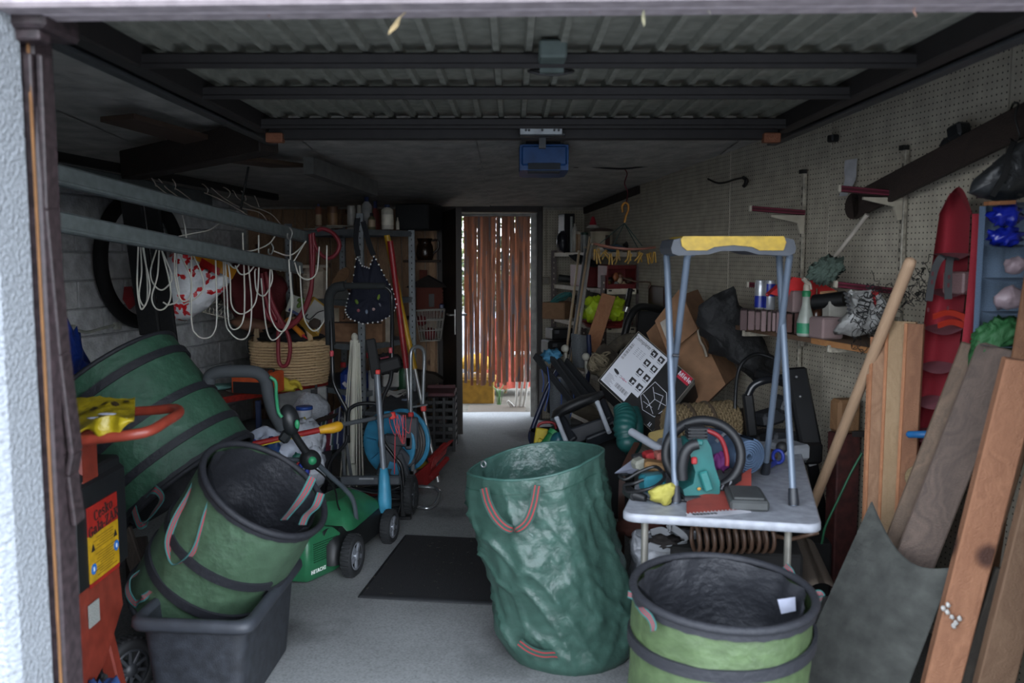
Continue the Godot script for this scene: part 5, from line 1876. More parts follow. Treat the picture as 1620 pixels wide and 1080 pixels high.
	b.box(P(497, 421, 7.4), Vector3(0.21, 0.025, 0.2), Basis(Vector3.UP, 0.3), 0.008)
	part("lid", b, M("b0a290", 0.6), t)
	settle(t)
	t = thing("seed_box", "tilted white and ochre carton with a black hook drawing leaning above the wicker basket", "box")
	var q = [P(497, 469, 6.42), P(521, 488, 6.5), P(504, 531, 6.38), P(476, 503, 6.3)]
	var zn: Vector3 = (q[1] - q[0]).cross(q[3] - q[0]).normalized()
	if zn.z < 0: zn = -zn
	b = N()
	for s in [[0, 1], [1, 2], [2, 3], [3, 0]]:
		b.quad(q[s[0]], q[s[1]], q[s[1]] - zn * 0.07, q[s[0]] - zn * 0.07, -1)
	b.quad(q[3] - zn * 0.07, q[2] - zn * 0.07, q[1] - zn * 0.07, q[0] - zn * 0.07, -1)
	b.quad(q[0], q[1], q[2], q[3], -1)
	part("carton", b, M("a5802f", 0.7), t)
	b = N()
	var qc: Vector3 = (q[0] + q[1] + q[2] + q[3]) * 0.25
	var qq = []
	for p in q: qq.append(qc + (p - qc) * 0.86 + zn * 0.002)
	b.quad(qq[0], qq[1], qq[2], qq[3], -1)
	part("white_front", b, M("aaa9a4", 0.6), t)
	b = N()
	b.tube(curve([P(487, 497, 6.3), P(484, 502, 6.3), P(490, 505, 6.3), P(496, 500, 6.3), P(503, 494, 6.36), P(512, 491, 6.4)], 5), 0.004, 5)
	part("hook_drawing", b, M("202020", 0.6), t)
	b = N()
	b.ball(P(498, 512, 6.33), Vector3(0.045, 0.035, 0.012), Basis(Vector3.BACK, 0.6), 8, 0.3, 4)
	part("dark_picture", b, M("3d322a", 0.8), t)
	settle(t)
	t = thing("herb_packet", "white packet with a green leaf picture and blue band beside the ochre carton", "packet")
	b = N()
	b.box(P(472, 484, 6.35), Vector3(0.15, 0.13, 0.03), Basis(Vector3.BACK, -0.35), 0.004)
	part("carton", b, M("a9a99f", 0.6), t)
	b = N()
	for e in [[476, 474, 0.3], [481, 480, -0.5], [474, 482, 0.9]]: b.ball(P(e[0], e[1], 6.32), Vector3(0.028, 0.016, 0.006), Basis(Vector3.BACK, e[2]), 8)
	part("leaf_picture", b, M("5d7434", 0.7), t).set_meta("kind", "stuff")
	b = N()
	b.bar(P(457, 489, 6.31), P(474, 499, 6.33), 0.02, 0.003, UP)
	part("blue_band", b, M("2a3a6a", 0.6), t)
	settle(t)
	b = N()
	b.xf = Transform3D(face(Vector3(0.2, 0.1, 1)), P(538, 468, 7.25))
	b.lathe([Vector2(0, 0.02), Vector2(0.07, 0.015), Vector2(0.075, 0), Vector2(0.07, -0.02), Vector2(0, -0.02)], 24, Vector3.ZERO, Basis(Vector3.RIGHT, PI / 2))
	solo("stone_disc", b, M("7d7f7c", 0.9, {"tex": "speck"}), "grey speckled disc standing behind the black mower handle", "disc")
	b = N()
	b.xf = Transform3D(Basis(Vector3.BACK, -0.7), P(541, 437, 7.25))
	b.prism([Vector2(-0.035, -0.09), Vector2(0.035, -0.09), Vector2(0.045, 0.03), Vector2(0.02, 0.085), Vector2(-0.02, 0.085), Vector2(-0.045, 0.03)], 0.02)
	solo("wooden_paddle", b, M_wood("pine", "93785c"), "short wooden paddle slanting behind the mower handle above the grey disc", "paddle")
	# lower shelves
	t = thing("blue_jerrycan", "blue jerrycan with red caps and hazard labels on the lower grey shelf", "canister")
	b = N()
	var jc = P(561, 615, 7.2)
	b.box(jc, Vector3(0.22, 0.34, 0.2), Basis(Vector3.UP, 0.15), 0.035)
	b.box(jc + Vector3(0, 0.18, 0), Vector3(0.12, 0.04, 0.06), Basis(Vector3.UP, 0.15), 0.015)
	part("body", b, M("20419a", 0.45), t)
	for e in [[543, 577], [582, 562]]:
		b = N()
		b.lathe([Vector2(0.022, -0.02), Vector2(0.022, 0.02), Vector2(0, 0.022)], 14, P(e[0], e[1], 7.15))
		part("red_cap", b, M("a5242a", 0.5), t)
	for e in [[546, 608, "c8c2c0", 0.03], [546, 622, "c8c2c0", 0.03], [563, 604, "b04a58", 0.035], [563, 620, "c0a83a", 0.03], [575, 612, "b9b9c4", 0.03]]:
		b = N()
		b.box(P(e[0], e[1], 7.08), Vector3(e[3], e[3] * 1.5, 0.004), Basis(Vector3.BACK, 0.7 if e[0] < 550 else 0.0))
		part("hazard_label", b, M(e[2], 0.6), t)
	settle(t)
	t = thing("clothes_airer", "folded white clothes airer standing upright against the front shelf post", "clothes airer")
	var wm = M("b4b2a4", 0.5, {"tex": "none"})
	b = N()
	b.tube([P(561, 534, 6.2), F(556, 772)], 0.021, 10)
	part("leg", b, wm, t)
	b = N()
	b.ball(P(561, 533, 6.2), Vector3(0.024, 0.03, 0.024), Basis(), 10)
	b.box(P(561, 540, 6.2), Vector3(0.06, 0.02, 0.05), Basis(), 0.005)
	part("joint", b, wm, t)
	for i in 8:
		b = N()
		b.tube([P(555 + i * 1.9, 542, 6.18), F(538 + i * 5.2, 762 + (i % 3) * 4)], 0.006, 6)
		part("rod", b, wm, t)
	b = N()
	b.box(P(556, 745, 5.9), Vector3(0.06, 0.1, 0.05), Basis(), 0.008)
	part("foot", b, wm, t)
	settle(t)
	var misc = [[618, 598, 7.3, 0.14, 0.14, 0.12, "b3b0aa", "small_carton", "small white printed carton beside the green bottle on the lower grey shelf", "box"], [641, 638, 6.6, 0.055, 0.07, 0.05, "a4b4cc", "plastic_cup", "pale blue plastic cup on the low grey board above the hose reel", "cup"], [588, 615, 7.05, 0.05, 0.3, 0.04, "a8aaa8", "white_profile", "upright white plastic profile beside the blue jerrycan", "profile"], [612, 520, 7.2, 0.11, 0.22, 0.02, "9a8f7f", "pale_board", "pale upright board tucked beside the coffee carton", "board"]]
	for e in misc:
		b = N()
		b.box(P(e[0], e[1], e[2]), Vector3(e[3], e[4], e[5]), Basis(UP, 0.25), 0.008)
		solo(e[7], b, M(e[6], 0.6), e[8], e[9])
	t = thing("green_bottle", "dark green watering bottle on the lower grey shelf beside the red pole", "bottle")
	b = N()
	b.lathe([Vector2(0, 0), Vector2(0.055, 0), Vector2(0.06, 0.02), Vector2(0.06, 0.15), Vector2(0.035, 0.21), Vector2(0.03, 0.25), Vector2(0, 0.26)], 20, P(640, 616, 7.3))
	part("body", b, M("2a5a3a", 0.45), t)
	settle(t)
	t = thing("cable_coil", "coil of pale cable lying on the low grey board", "cable")
	for i in 4:
		b = N()
		var pts = []
		for k in 24: pts.append(P(626, 624, 6.6) + Vector3(cos(k * TAU / 24) * (0.06 + i * 0.012), 0.006 * i + 0.01 * sin(k), sin(k * TAU / 24) * (0.06 + i * 0.01)))
		b.tube(pts, 0.004, 5, true)
		part("turn", b, M("b5b2ac", 0.5), t)
	settle(t)
	b = N()
	b.bar(P(604, 655, 6.2), P(652, 622, 6.9), 0.26, 0.03, Vector3.RIGHT)
	solo("grey_board", b, M("4c5054", 0.7), "low sloping grey board behind the hose reel holding the cable coil", "board")
	b = N()
	b.ball(P(612, 575, 6.3), Vector3(0.1, 0.07, 0.08), Basis(), 14, 0.4, 6)
	solo("black_cloth", b, M("1c1a1c", 0.9), "black crumpled cloth with a pink stripe behind the grey tube tool", "cloth")
	b = N()
	b.tube([P(602, 567, 6.22), P(615, 564, 6.21)], 0.007, 6)
	solo("pink_stick", b, M("8a3a4c", 0.6), "short pink stick lying on the black cloth on the shelving", "stick")
	# two long poles
	for e in [["red_pole", "red", [[617, 381], [643, 582]], [[643, 582], [649, 655]], "8a1a20", 6.1, "long pole with a red sleeve and silver end leaning on the shelving"], ["yellow_pole", "yellow", [[612, 372], [633, 480], [656, 583]], [[656, 583], [668, 640]], "b58a1c", 6.2, "long pole with a yellow sleeve leaning just behind the red one"]]:
		t = thing(e[0], e[6], "pole")
		b = N()
		b.tube(pix(e[2], e[5]), 0.021, 10)
		part("sleeve", b, M(e[4], 0.45), t)
		b = N()
		var ps: Array = e[3]
		var top = P(ps[0][0], ps[0][1], e[5])
		var m = P(ps[1][0], ps[1][1], e[5] - 0.05)
		b.tube([top, m, m + (m - top).normalized() * ((m.y - 0.005) / (top.y - m.y) * top.distance_to(m))], 0.0135, 10)
		part("silver_end", b, M("a5a5a3", 0.35, {"metal": 0.6}), t)
		settle(t)
func back_corner():
	var b = N()
	var t: Node3D
	# little shelves on the planked wall
	for e in [[356, "upper"], [413, "middle"], [503, "lower"]]:
		b = N()
		var y: float = P(680, e[0], 8.3).y
		b.box(Vector3(-0.84, y, -8.33), Vector3(0.34, 0.022, 0.2), Basis(), 0.003)
		var what: String = {"upper": "dark wall board under the black case beside the back door", "middle": "wooden wall board carrying the brown jug", "lower": "wooden wall board carrying the red model house"}[e[1]]
		solo("wall_shelf", b, M_wood("oldwood", "5a4a3e"), what, "shelf")
	t = thing("brown_jug", "dark brown pottery jug with a looped handle on the small wall board", "jug")
	var jy: float = P(680, 413, 8.3).y + 0.011
	var jc = Vector3(P(672, 400, 8.3).x, jy, -8.31)
	b = N()
	b.lathe([Vector2(0, 0), Vector2(0.07, 0), Vector2(0.085, 0.05), Vector2(0.075, 0.13), Vector2(0.06, 0.16), Vector2(0.075, 0.2), Vector2(0.068, 0.2), Vector2(0.05, 0.15)], 24, jc)
	part("body", b, M("2d1d14", 0.25), t)
	b = N()
	b.tube(curve([jc + Vector3(0.07, 0.18, 0.02), jc + Vector3(0.12, 0.18, 0.02), jc + Vector3(0.125, 0.11, 0.02), jc + Vector3(0.08, 0.06, 0.02)], 5), 0.01, 8)
	part("handle", b, M("2d1d14", 0.25), t)
	settle(t)
	t = thing("model_house", "small red brick model house with a dark pitched roof on the wall board", "birdhouse")
	var hc = Vector3(P(680, 470, 8.25).x, P(680, 503, 8.3).y + 0.011, -8.28)
	b = N()
	b.box(hc + Vector3(0, 0.14, 0), Vector3(0.24, 0.28, 0.15), Basis(), 0.003)
	for k in 8: b.box(hc + Vector3(0.115, 0.04 + k * 0.03, 0.076), Vector3(0.03 if k % 2 else 0.02, 0.02, 0.006))
	part("wall", b, M("5f2a1e", 0.85, {"tex": "fine", "sc": 6.0}), t)
	b = N()
	b.box(hc + Vector3(0.02, 0.16, 0.074), Vector3(0.05, 0.12, 0.008))
	part("window", b, M("140d0b", 0.5), t)
	b = N()
	b.xf = Transform3D(Basis(UP, 0.0), hc + Vector3(-0.02, 0.28, 0.0))
	b.prism([Vector2(-0.2, 0), Vector2(0.2, 0), Vector2(0.0, 0.11)], 0.22)
	part("roof", b, M("221a17", 0.9), t)
	b = N()
	b.box(hc + Vector3(-0.06, 0.38, 0), Vector3(0.07, 0.12, 0.06), Basis(), 0.003)
	part("chimney", b, M("5f2a1e", 0.85), t)
	settle(t)
	b = N()
	b.box(P(699, 487, 8.2), Vector3(0.045, 0.08, 0.045), Basis(), 0.012)
	solo("blue_lamp", b, M("1c2450", 0.4), "small dark blue lantern hanging under the model house shelf", "lantern")
	# white wire basket with red fruit nets
	t = thing("wire_basket", "white wire basket hung on the planked wall beside the back door", "basket")
	var wm = M("a09c94", 0.5, {"tex": "none"})
	var tl = P(657, 492, 8.0)
	var tr = P(702, 490, 8.0)
	var bl = P(665, 540, 8.0)
	var br = P(696, 538, 8.0)
	var back = Vector3(0, 0, -0.16)
	for i in 9:
		var s = i / 8.0
		b = N()
		b.tube([tl.lerp(tr, s), bl.lerp(br, s), bl.lerp(br, s) + back * 0.8, tl.lerp(tr, s) + back], 0.0035, 5)
		part("wire", b, wm, t)
	for w in [0.0, 0.33, 0.66, 1.0]:
		b = N()
		b.tube([tl.lerp(bl, w), tr.lerp(br, w), tr.lerp(br, w) + back * lerpf(1, 0.8, w), tl.lerp(bl, w) + back * lerpf(1, 0.8, w)], 0.005, 5, true)
		part("hoop", b, wm, t)
	settle(t)
	for e in [[667, 507, 0.05, "red ball in the wire basket near its upper rim"], [681, 528, 0.06, "larger red ball on the floor of the wire basket"]]:
		b = N()
		b.ball(P(e[0], e[1], 8.08), Vector3.ONE * e[2], Basis(), 12, 0.06, 3)
		solo("red_ball", b, M("6e1c1e", 0.6), e[3], "ball")
	# floor by the door: crates
	var cc = [[690, 706, 7.3, 0.3, 0.3, "1b1a1b", "black_crate", "black slatted crate standing by the open door leaf", 8], [692, 640, 7.6, 0.26, 0.1, "231b1c", "top_crate", "shallow dark crate with a dull red rim on the black crate", 5]]
	t = thing("black_crate", "tall black slatted plastic crate standing by the open door leaf", "crate")
	var c0 = F(695, 714)
	c0.z -= 0.15
	for k in 7:
		b = N()
		for s in [-1.0, 1.0]:
			b.box(c0 + Vector3(0, 0.03 + k * 0.062, s * 0.15), Vector3(0.24, 0.03, 0.012), Basis(), 0.002)
			b.box(c0 + Vector3(s * 0.12, 0.03 + k * 0.062, 0), Vector3(0.012, 0.03, 0.3), Basis(), 0.002)
		part("slat", b, M("1c1b1c", 0.55), t)
	for k in 8:
		b = N()
		var a = c0 + Vector3(-0.12 + 0.24 * (k % 4) / 3.0, 0.22, 0.15 if k < 4 else -0.15)
		b.box(a, Vector3(0.022, 0.44, 0.02), Basis(), 0.002)
		part("upright", b, M("1c1b1c", 0.55), t)
	b = N()
	b.box(c0 + Vector3(0, 0.012, 0), Vector3(0.24, 0.02, 0.3))
	part("base", b, M("1c1b1c", 0.55), t)
	settle(t)
	b = N()
	b.tube(curve(pix([[694, 664], [699, 658], [704, 664], [701, 671], [694, 674]], 7.15), 5), 0.012, 7)
	solo("pink_hook", b, M("9a6a68", 0.6), "pale pink curved hook hanging on the black crate", "hook")
	b = N()
	b.box(c0 + Vector3(0, 0.462, 0), Vector3(0.25, 0.03, 0.31), Basis(), 0.005)
	b.box(c0 + Vector3(0, 0.49, -0.12), Vector3(0.23, 0.03, 0.02), Basis(), 0.003)
	solo("red_tray", b, M("4a1c22", 0.6), "dull dark red tray lying on top of the black crate", "tray")
	t = thing("wire_crate", "black wire crate behind the dull red tray under the wire basket", "crate")
	for i in 9:
		b = N()
		var p = P(674 + i * 3.6, 617, 7.85)
		b.tube([p, p + Vector3(0, -0.13, 0)], 0.004, 5)
		part("wire", b, M("141414", 0.5), t)
	b = N()
	b.tube([P(674, 617, 7.85), P(703, 616, 7.85), P(703, 616, 8.1), P(674, 617, 8.1)], 0.006, 5, true)
	b.tube([P(674, 630, 7.85), P(703, 617, 7.85)], 0.006, 5)
	part("rim", b, M("141414", 0.5), t)
	settle(t)
	# dull brown brackets on the wall under the basket
	b = N()
	b.xf = Transform3D(Basis(), P(680, 600, 8.3))
	b.prism([Vector2(-0.13, 0.09), Vector2(-0.13, -0.12), Vector2(0.14, 0.0), Vector2(0.05, 0.06)], 0.16)
	solo("wedge", b, M("3d342c", 0.8), "brown wedge shaped bracket low on the planked wall", "bracket")
	# red rake head
	t = thing("red_rake", "dark red plastic leaf rake head lying on its back beside the reel mower", "rake")
	var r0 = F(668, 768)
	var r1 = P(712, 712, 6.3)
	var rr = M("7c1f1e", 0.5)
	b = N()
	b.bar(F(655, 768, 0.03), F(690, 738, 0.12), 0.13, 0.02, UP, 0.004)
	part("head_plate", b, rr, t)
	for i in 11:
		b = N()
		var q = P(682 + i * 2.2, 742 - i * 2.4, 5.9 + i * 0.02)
		b.tube(curve([q + Vector3(0, 0.0, 0), q + Vector3(0.02, 0.08, 0), q + Vector3(0.06, 0.1, 0.01)], 3), 0.0055, 5)
		part("tine", b, rr, t)
	b = N()
	b.bar(P(679, 728, 5.9), P(705, 702, 6.1), 0.03, 0.03, UP, 0.005)
	b.bar(P(681, 756, 5.85), P(708, 724, 6.05), 0.03, 0.03, UP, 0.005)
	part("cross_bar", b, rr, t)
	settle(t)
	b = N()
	b.box(P(665, 735, 6.1), Vector3(0.1, 0.05, 0.07), Basis(UP, 0.4), 0.015)
	solo("yellow_pad", b, M("a8901f", 0.7), "dull yellow pad half under the red rake head", "pad")
	b = N()
	b.tube(curve([F(650, 769, 0.09), F(672, 770, 0.09), F(688, 772, 0.085), F(695, 780, 0.07), F(690, 795, 0.03), F(680, 803, 0.015), F(668, 803, 0.015), F(650, 799, 0.015)], 6), 0.0125, 10)
	solo("chrome_frame", b, M("a8aaac", 0.25, {"metal": 0.85}), "bent chrome tube frame lying on the floor beside the reel mower wheel", "frame")
func right_corner():
	var b = N()
	var A = P(955, 480, 7.0)
	var B = P(1011, 480, 7.0)
	var C = P(876, 480, 8.15)
	A.y = 0; B.y = 0; C.y = 0
	var D = B + C - A
	var br = M("3a241f", 0.55)
	var hol = M("b8ab98", 0.8, {"tex": "none"})
	var cream = M("a89d8a", 0.55)
	var t = thing("brown_shelving", "shelving with brown perforated posts and cream boards in the far corner", "shelving")
	for e in [[A, 1.42], [B, 1.62], [C, 1.62], [D, 1.62]]: holed_post(t, e[0], e[1], 0.045, br, hol)
	for h in [1.6, 1.31, 1.005, 0.6, 0.2]: shelf_board(t, [A, B, D, C], h, cream, 0.035)
	for h in [1.31, 1.005]:
		b = N()
		b.box((A + B) * 0.5 + Vector3(0, h - 0.018, 0.004), Vector3(A.distance_to(B) - 0.05, 0.045, 0.004))
		var lp = part("front_lip", b, M("b8ad96", 0.5), t)
		for s in [-0.09, 0.09]:
			b = N()
			b.box((A + B) * 0.5 + Vector3(s, h - 0.012, 0.0065), Vector3(0.026, 0.012, 0.002))
			part("slot", b, M("1c1815", 0.8), lp)
	settle(t)
	var dirl = (C - A).normalized()
	# top board
	var h1 = 1.602
	b = N()
	b.box(Vector3(P(896, 390, 7.95).x, h1 + 0.17, -7.95), Vector3(0.1, 0.34, 0.16), Basis(UP, 0.3), 0.006)
	solo("black_box", b, M("16171a", 0.4), "tall black box upright at the far end of the cream top board", "box")
	b = N()
	b.ball(Vector3(P(889, 390, 7.9).x, h1 + 0.09, -7.85), Vector3(0.05, 0.09, 0.06), Basis(), 12, 0.2, 8)
	solo("dark_bag", b, M("1d1e26", 0.4), "small dark plastic bag leaning against the tall black box", "bag")
	can_at("glass_tube", Vector3(P(903, 390, 7.85).x, h1, -7.78), 0.012, 0.31, "8f938e", "slim clear tube standing before the tall black box", "tube")
	can_at("silver_bottle", Vector3(P(909, 390, 7.7).x, h1, -7.7), 0.022, 0.25, "a8a49a", "slim silvery bottle beside the clear tube", "bottle", "", 0.25)
	can_at("brown_jar", Vector3(P(916, 392, 7.62).x, h1, -7.62), 0.03, 0.17, "8a6a48", "brown glass jar with a pale lid on the cream top board", "jar", "", 0.0, "a89c8a")
	can_at("grey_tin", Vector3(P(924, 392, 7.55).x, h1, -7.52), 0.032, 0.16, "7e807c", "grey tin between the brown jar and the cream pot", "tin", "", 0.0, "1d3a30")
	t = thing("enamel_pot", "cream enamel pot with a lid and dark red label on the top board", "pot")
	var pc = Vector3(P(951, 390, 7.25).x, h1, -7.22)
	b = N()
	b.lathe([Vector2(0, 0), Vector2(0.085, 0), Vector2(0.088, 0.02), Vector2(0.09, 0.16), Vector2(0.096, 0.165)], 28, pc)
	part("body", b, M("a59a86", 0.35), t)
	b = N()
	b.lathe([Vector2(0.098, 0.165), Vector2(0.094, 0.18), Vector2(0.04, 0.195), Vector2(0, 0.198)], 28, pc)
	part("lid", b, M("4a3a34", 0.4), t)
	b = N()
	b.box(pc + Vector3(0.04, 0.095, 0.082), Vector3(0.04, 0.08, 0.006), Basis(UP, 0.4))
	part("label_patch", b, M("3c1412", 0.5), t)
	settle(t)
	t = thing("funnel", "red tipped white funnel upside down behind the enamel pot lid", "funnel")
	b = N()
	var fc = P(938, 357, 7.4)
	fc.y = h1 + 0.2
	b.lathe([Vector2(0.055, 0), Vector2(0.05, 0.012), Vector2(0.02, 0.03)], 20, fc)
	part("white_rim", b, M("a8a49c", 0.5), t)
	b = N()
	b.lathe([Vector2(0.032, 0.025), Vector2(0.012, 0.09), Vector2(0, 0.095)], 20, fc)
	part("red_tip", b, M("9c1c2c", 0.5), t)
	settle(t)
	can_at("small_bottle", Vector3(P(981, 390, 7.2).x, h1, -7.15), 0.016, 0.06, "b8b4aa", "small white capped bottle behind the pink peg hanger", "bottle", "", 0.4)
	b = N()
	b.ball(Vector3(P(998, 388, 7.3).x, h1 + 0.05, -7.3), Vector3(0.06, 0.05, 0.06), Basis(), 12, 0.1, 2)
	solo("knitted_hat", b, M("131314", 0.9), "black knitted cap on the near end of the cream top board", "cap")
	b = N()
	b.ball(Vector3(P(972, 392, 7.1).x, h1 + 0.03, -7.12), Vector3(0.08, 0.028, 0.06), Basis(), 12, 0.2, 2)
	solo("blue_rag", b, M("48667a", 0.9), "pale blue rag on the top board behind the pink peg hanger", "rag")
	# red crates
	for e in [[0, A.lerp(C, 0.5) + (B - A) * 0.45, 0.38, "red plastic crate with a plain side on the second cream board"], [1, A.lerp(C, 0.08) + (B - A) * 0.5, 0.2, "open fronted red crate full of small tools at the shelf end"]]:
		t = thing("red_crate", e[3], "crate")
		var q: Vector3 = e[1]
		var bs = face(-dirl)
		var m = M("6a1a1c", 0.5)
		var cy = 1.312
		b = N()
		b.box(Vector3(q.x, cy + 0.008, q.z), Vector3(0.24, 0.014, e[2]), bs)
		part("base", b, m, t)
		for s in [-1.0, 1.0]:
			b = N()
			b.box(Vector3(q.x, cy + 0.095, q.z) + bs.x * 0.12 * s, Vector3(0.01, 0.18, e[2]), bs, 0.003)
			part("side", b, m, t)
		b = N()
		b.box(Vector3(q.x, cy + 0.095, q.z) - bs.z * e[2] * 0.5, Vector3(0.24, 0.18, 0.01), bs, 0.003)
		part("back", b, m, t)
		b = N()
		if e[0] == 0: b.box(Vector3(q.x, cy + 0.095, q.z) + bs.z * e[2] * 0.5, Vector3(0.24, 0.18, 0.01), bs, 0.003)
		else:
			b.box(Vector3(q.x, cy + 0.022, q.z) + bs.z * e[2] * 0.5, Vector3(0.24, 0.035, 0.01), bs, 0.003)
			b.box(Vector3(q.x, cy + 0.172, q.z) + bs.z * e[2] * 0.5, Vector3(0.24, 0.03, 0.01), bs, 0.003)
		part("front", b, m, t)
		settle(t)
	var r = RandomNumberGenerator.new()
	r.seed = 7
	var names = ["ochre brush", "dark pliers", "copper fitting", "grey bolt box", "bright bulb", "rusty clamp", "pale cork", "brown reel"]
	var tc = ["8a6a2c", "241c18", "9a5a34", "7a7a74", "c8b090", "6a3a24", "a08a6a", "4a3424"]
	for i in 8:
		b = N()
		var q = A.lerp(C, 0.02 + 0.1 * r.randf()) + (B - A) * (0.2 + 0.6 * i / 7.0)
		b.ball(Vector3(q.x, 1.345 + 0.03 * (i % 3), q.z), Vector3(0.022 + 0.012 * r.randf(), 0.02 + 0.015 * r.randf(), 0.02), Basis(), 8, 0.2, i)
		solo("small_tool", b, M(tc[i], 0.5), "%s among the small things in the open red crate" % names[i], "tool", "small things in the open red crate")
	t = thing("angle_grinder", "dark grinder with a beige body at the far end of the second cream board", "grinder")
	var gc = C.lerp(A, 0.1) + (B - A) * 0.3
	b = N()
	b.tube([Vector3(gc.x - 0.08, 1.37, gc.z + 0.05), Vector3(gc.x + 0.06, 1.36, gc.z + 0.08)], [0.035, 0.028], 10)
	part("body", b, M("1e211f", 0.6), t)
	b = N()
	b.box(Vector3(gc.x + 0.08, 1.345, gc.z + 0.1), Vector3(0.07, 0.06, 0.05), Basis(), 0.008)
	part("beige_block", b, M("8d7358", 0.7), t)
	settle(t)
	b = N()
	b.ball(Vector3(P(925, 410, 7.4).x, 1.53, -7.4), Vector3(0.13, 0.035, 0.12), Basis(Vector3.BACK, -0.35), 14, 0.1, 3)
	solo("black_hat", b, M("15181a", 0.9), "flat black hat squeezed above the plain red crate", "hat")
	# third board: wooden box, hose, vest
	t = thing("wooden_tray", "small wooden tray holding teal rope, sticking out over the far post", "tray")
	var wb = face(Vector3(-0.5, 0, 1))
	var wc = P(884, 490, 7.75)
	var wd = M_wood("plywood", "8f7560")
	for e in [[Vector3(0, -0.07, 0), Vector3(0.2, 0.01, 0.24)], [Vector3(0, 0, 0.12), Vector3(0.2, 0.14, 0.012)], [Vector3(0, 0, -0.12), Vector3(0.2, 0.14, 0.012)], [Vector3(0.1, 0, 0), Vector3(0.012, 0.14, 0.24)], [Vector3(-0.1, 0, 0), Vector3(0.012, 0.14, 0.24)]]:
		b = N()
		b.box(wc + wb * e[0], e[1], wb, 0.002)
		part("board", b, wd, t)
	settle(t)
	t = thing("teal_rope", "bundle of teal rope heaped in the small wooden tray", "rope")
	for i in 7:
		b = N()
		b.tube(curve([P(871 + i * 2, 478, 7.72), P(882 + i * 2, 468 + (i % 3) * 3, 7.7), P(896 + i, 463 + (i % 2) * 4, 7.7), P(905, 470, 7.78)], 5), 0.008, 6)
		part("strand", b, M("2a6a68", 0.8), t)
	settle(t)
	b = N()
	b.tube([P(884, 480, 7.7), P(900, 479, 7.7)], 0.02, 8)
	solo("copper_roller", b, M("6e4a34", 0.4), "short copper brown roller lying on the wooden tray", "roller")
	t = thing("red_hose_coil", "coil of red air hose under the bright yellow vest on the third cream board", "hose")
	var hc = A.lerp(C, 0.02) + (B - A) * 0.3
	for i in 9:
		b = N()
		var pts = []
		for k in 36:
			var a = TAU * k / 36.0
			var rr = 0.15 + 0.012 * (i % 3) + 0.008 * sin(a * 3 + i)
			pts.append(Vector3(hc.x - 0.05 + cos(a) * rr * 1.1, 1.03 + 0.017 * (i / 3) * 2.0 + 0.01 * sin(a * 2.0 + i), hc.z + sin(a) * rr * 0.9))
		b.tube(pts, 0.0115, 6, true)
		part("turn", b, M("7c2420", 0.5), t)
	settle(t)
	t = thing("safety_vest", "fluorescent yellow safety vest crumpled on the red hose coil", "vest")
	b = N()
	b.ball(P(943, 488, 6.85), Vector3(0.1, 0.09, 0.08), Basis(Vector3.BACK, 0.3), 16, 0.35, 3)
	b.ball(P(972, 487, 6.82), Vector3(0.1, 0.075, 0.08), Basis(Vector3.BACK, -0.5), 16, 0.4, 8)
	part("fabric", b, M("b4d01e", 0.6, {"nrm": "crease", "tex": "dirt"}), t)
	settle(t)
	b = N()
	b.ball(P(930, 474, 7.3), Vector3(0.1, 0.07, 0.08), Basis(), 14, 0.3, 5)
	solo("grey_sack", b, M("4c4a46", 0.8), "grey plastic sack behind the leaning metal rods on the third board", "sack")
	b = N()
	b.bar(P(963, 467, 6.62), P(934, 556, 6.35), 0.105, 0.02, Vector3.RIGHT, 0.002)
	solo("pine_offcut", b, M_wood("pine", "b58a6c"), "short pine board leaning in front of the yellow vest", "board")
	# tool cases
	for e in [[885, 527, 7.75, 0.2, 0.1, "upper black tool case with a grey latch on the low board of the corner shelving"], [882, 548, 7.65, 0.24, 0.12, "lower wider black tool case on the low board of the corner shelving"]]:
		t = thing("tool_case", e[5], "tool case")
		b = N()
		b.box(P(e[0], e[1], e[2]), Vector3(e[3], e[4], 0.2), Basis(UP, 0.3), 0.012)
		part("body", b, M("141416", 0.45), t)
		b = N()
		b.box(P(e[0] - 4, e[1] - 2, e[2] - 0.12), Vector3(0.04, 0.03, 0.012), Basis(UP, 0.3), 0.003)
		part("latch", b, M("4c4e52", 0.5), t)
		settle(t)
	b = N()
	b.box(Vector3(P(882, 560, 7.7).x, 0.395, -7.72), Vector3(0.26, 0.36, 0.24), Basis(UP, 0.3), 0.01)
	solo("dark_box", b, M("1a1a1b", 0.7), "dark box under the black tool cases in the corner", "box")
	# leaning metal rods
	var rods = [[933, 376, 893, 640], [936, 386, 899, 648], [916, 398, 886, 640], [931, 396, 904, 640], [926, 392, 890, 655]]
	for i in rods.size():
		var e: Array = rods[i]
		t = thing("metal_rod", ["tallest slim brass toned rod of the leaning bundle", "second tall rod of the leaning bundle, nearest the pine board", "shortest brass rod of the bundle with a pale square cap", "grey rod in the middle of the leaning bundle", "darker rod leaning lowest in the bundle by the tool cases"][i], "rod", "leaning metal rods")
		b = N()
		var p0 = P(e[0], e[1], 6.9)
		var p1 = P(e[2], e[3], 6.15)
		b.tube([p0, p1], 0.0095, 8)
		part("rod", b, M(["c0a888", "a8a49c", "b8a284", "98989a", "6a6c6e"][i], 0.35, {"metal": 0.2}), t)
		b = N()
		b.ball(p0, Vector3.ONE * 0.013, Basis(), 8)
		part("cap", b, M("a89a86", 0.5), t)
		settle(t)
	# pink peg hanger
	t = thing("peg_hanger", "pink oval peg hanger with yellow pegs hanging on teal strings from an orange hook", "hanger")
	b = N()
	var c = P(988, 391, 6.1)
	var ring = []
	for k in 40:
		var a = TAU * k / 40.0
		ring.append(c + Vector3(cos(a) * 0.208, 0.012 * cos(a * 2.0) - 0.012 * cos(a), sin(a) * 0.12))
	b.tube(ring, 0.0085, 7, true)
	part("oval_frame", b, M("a8705f", 0.5), t)
	b = N()
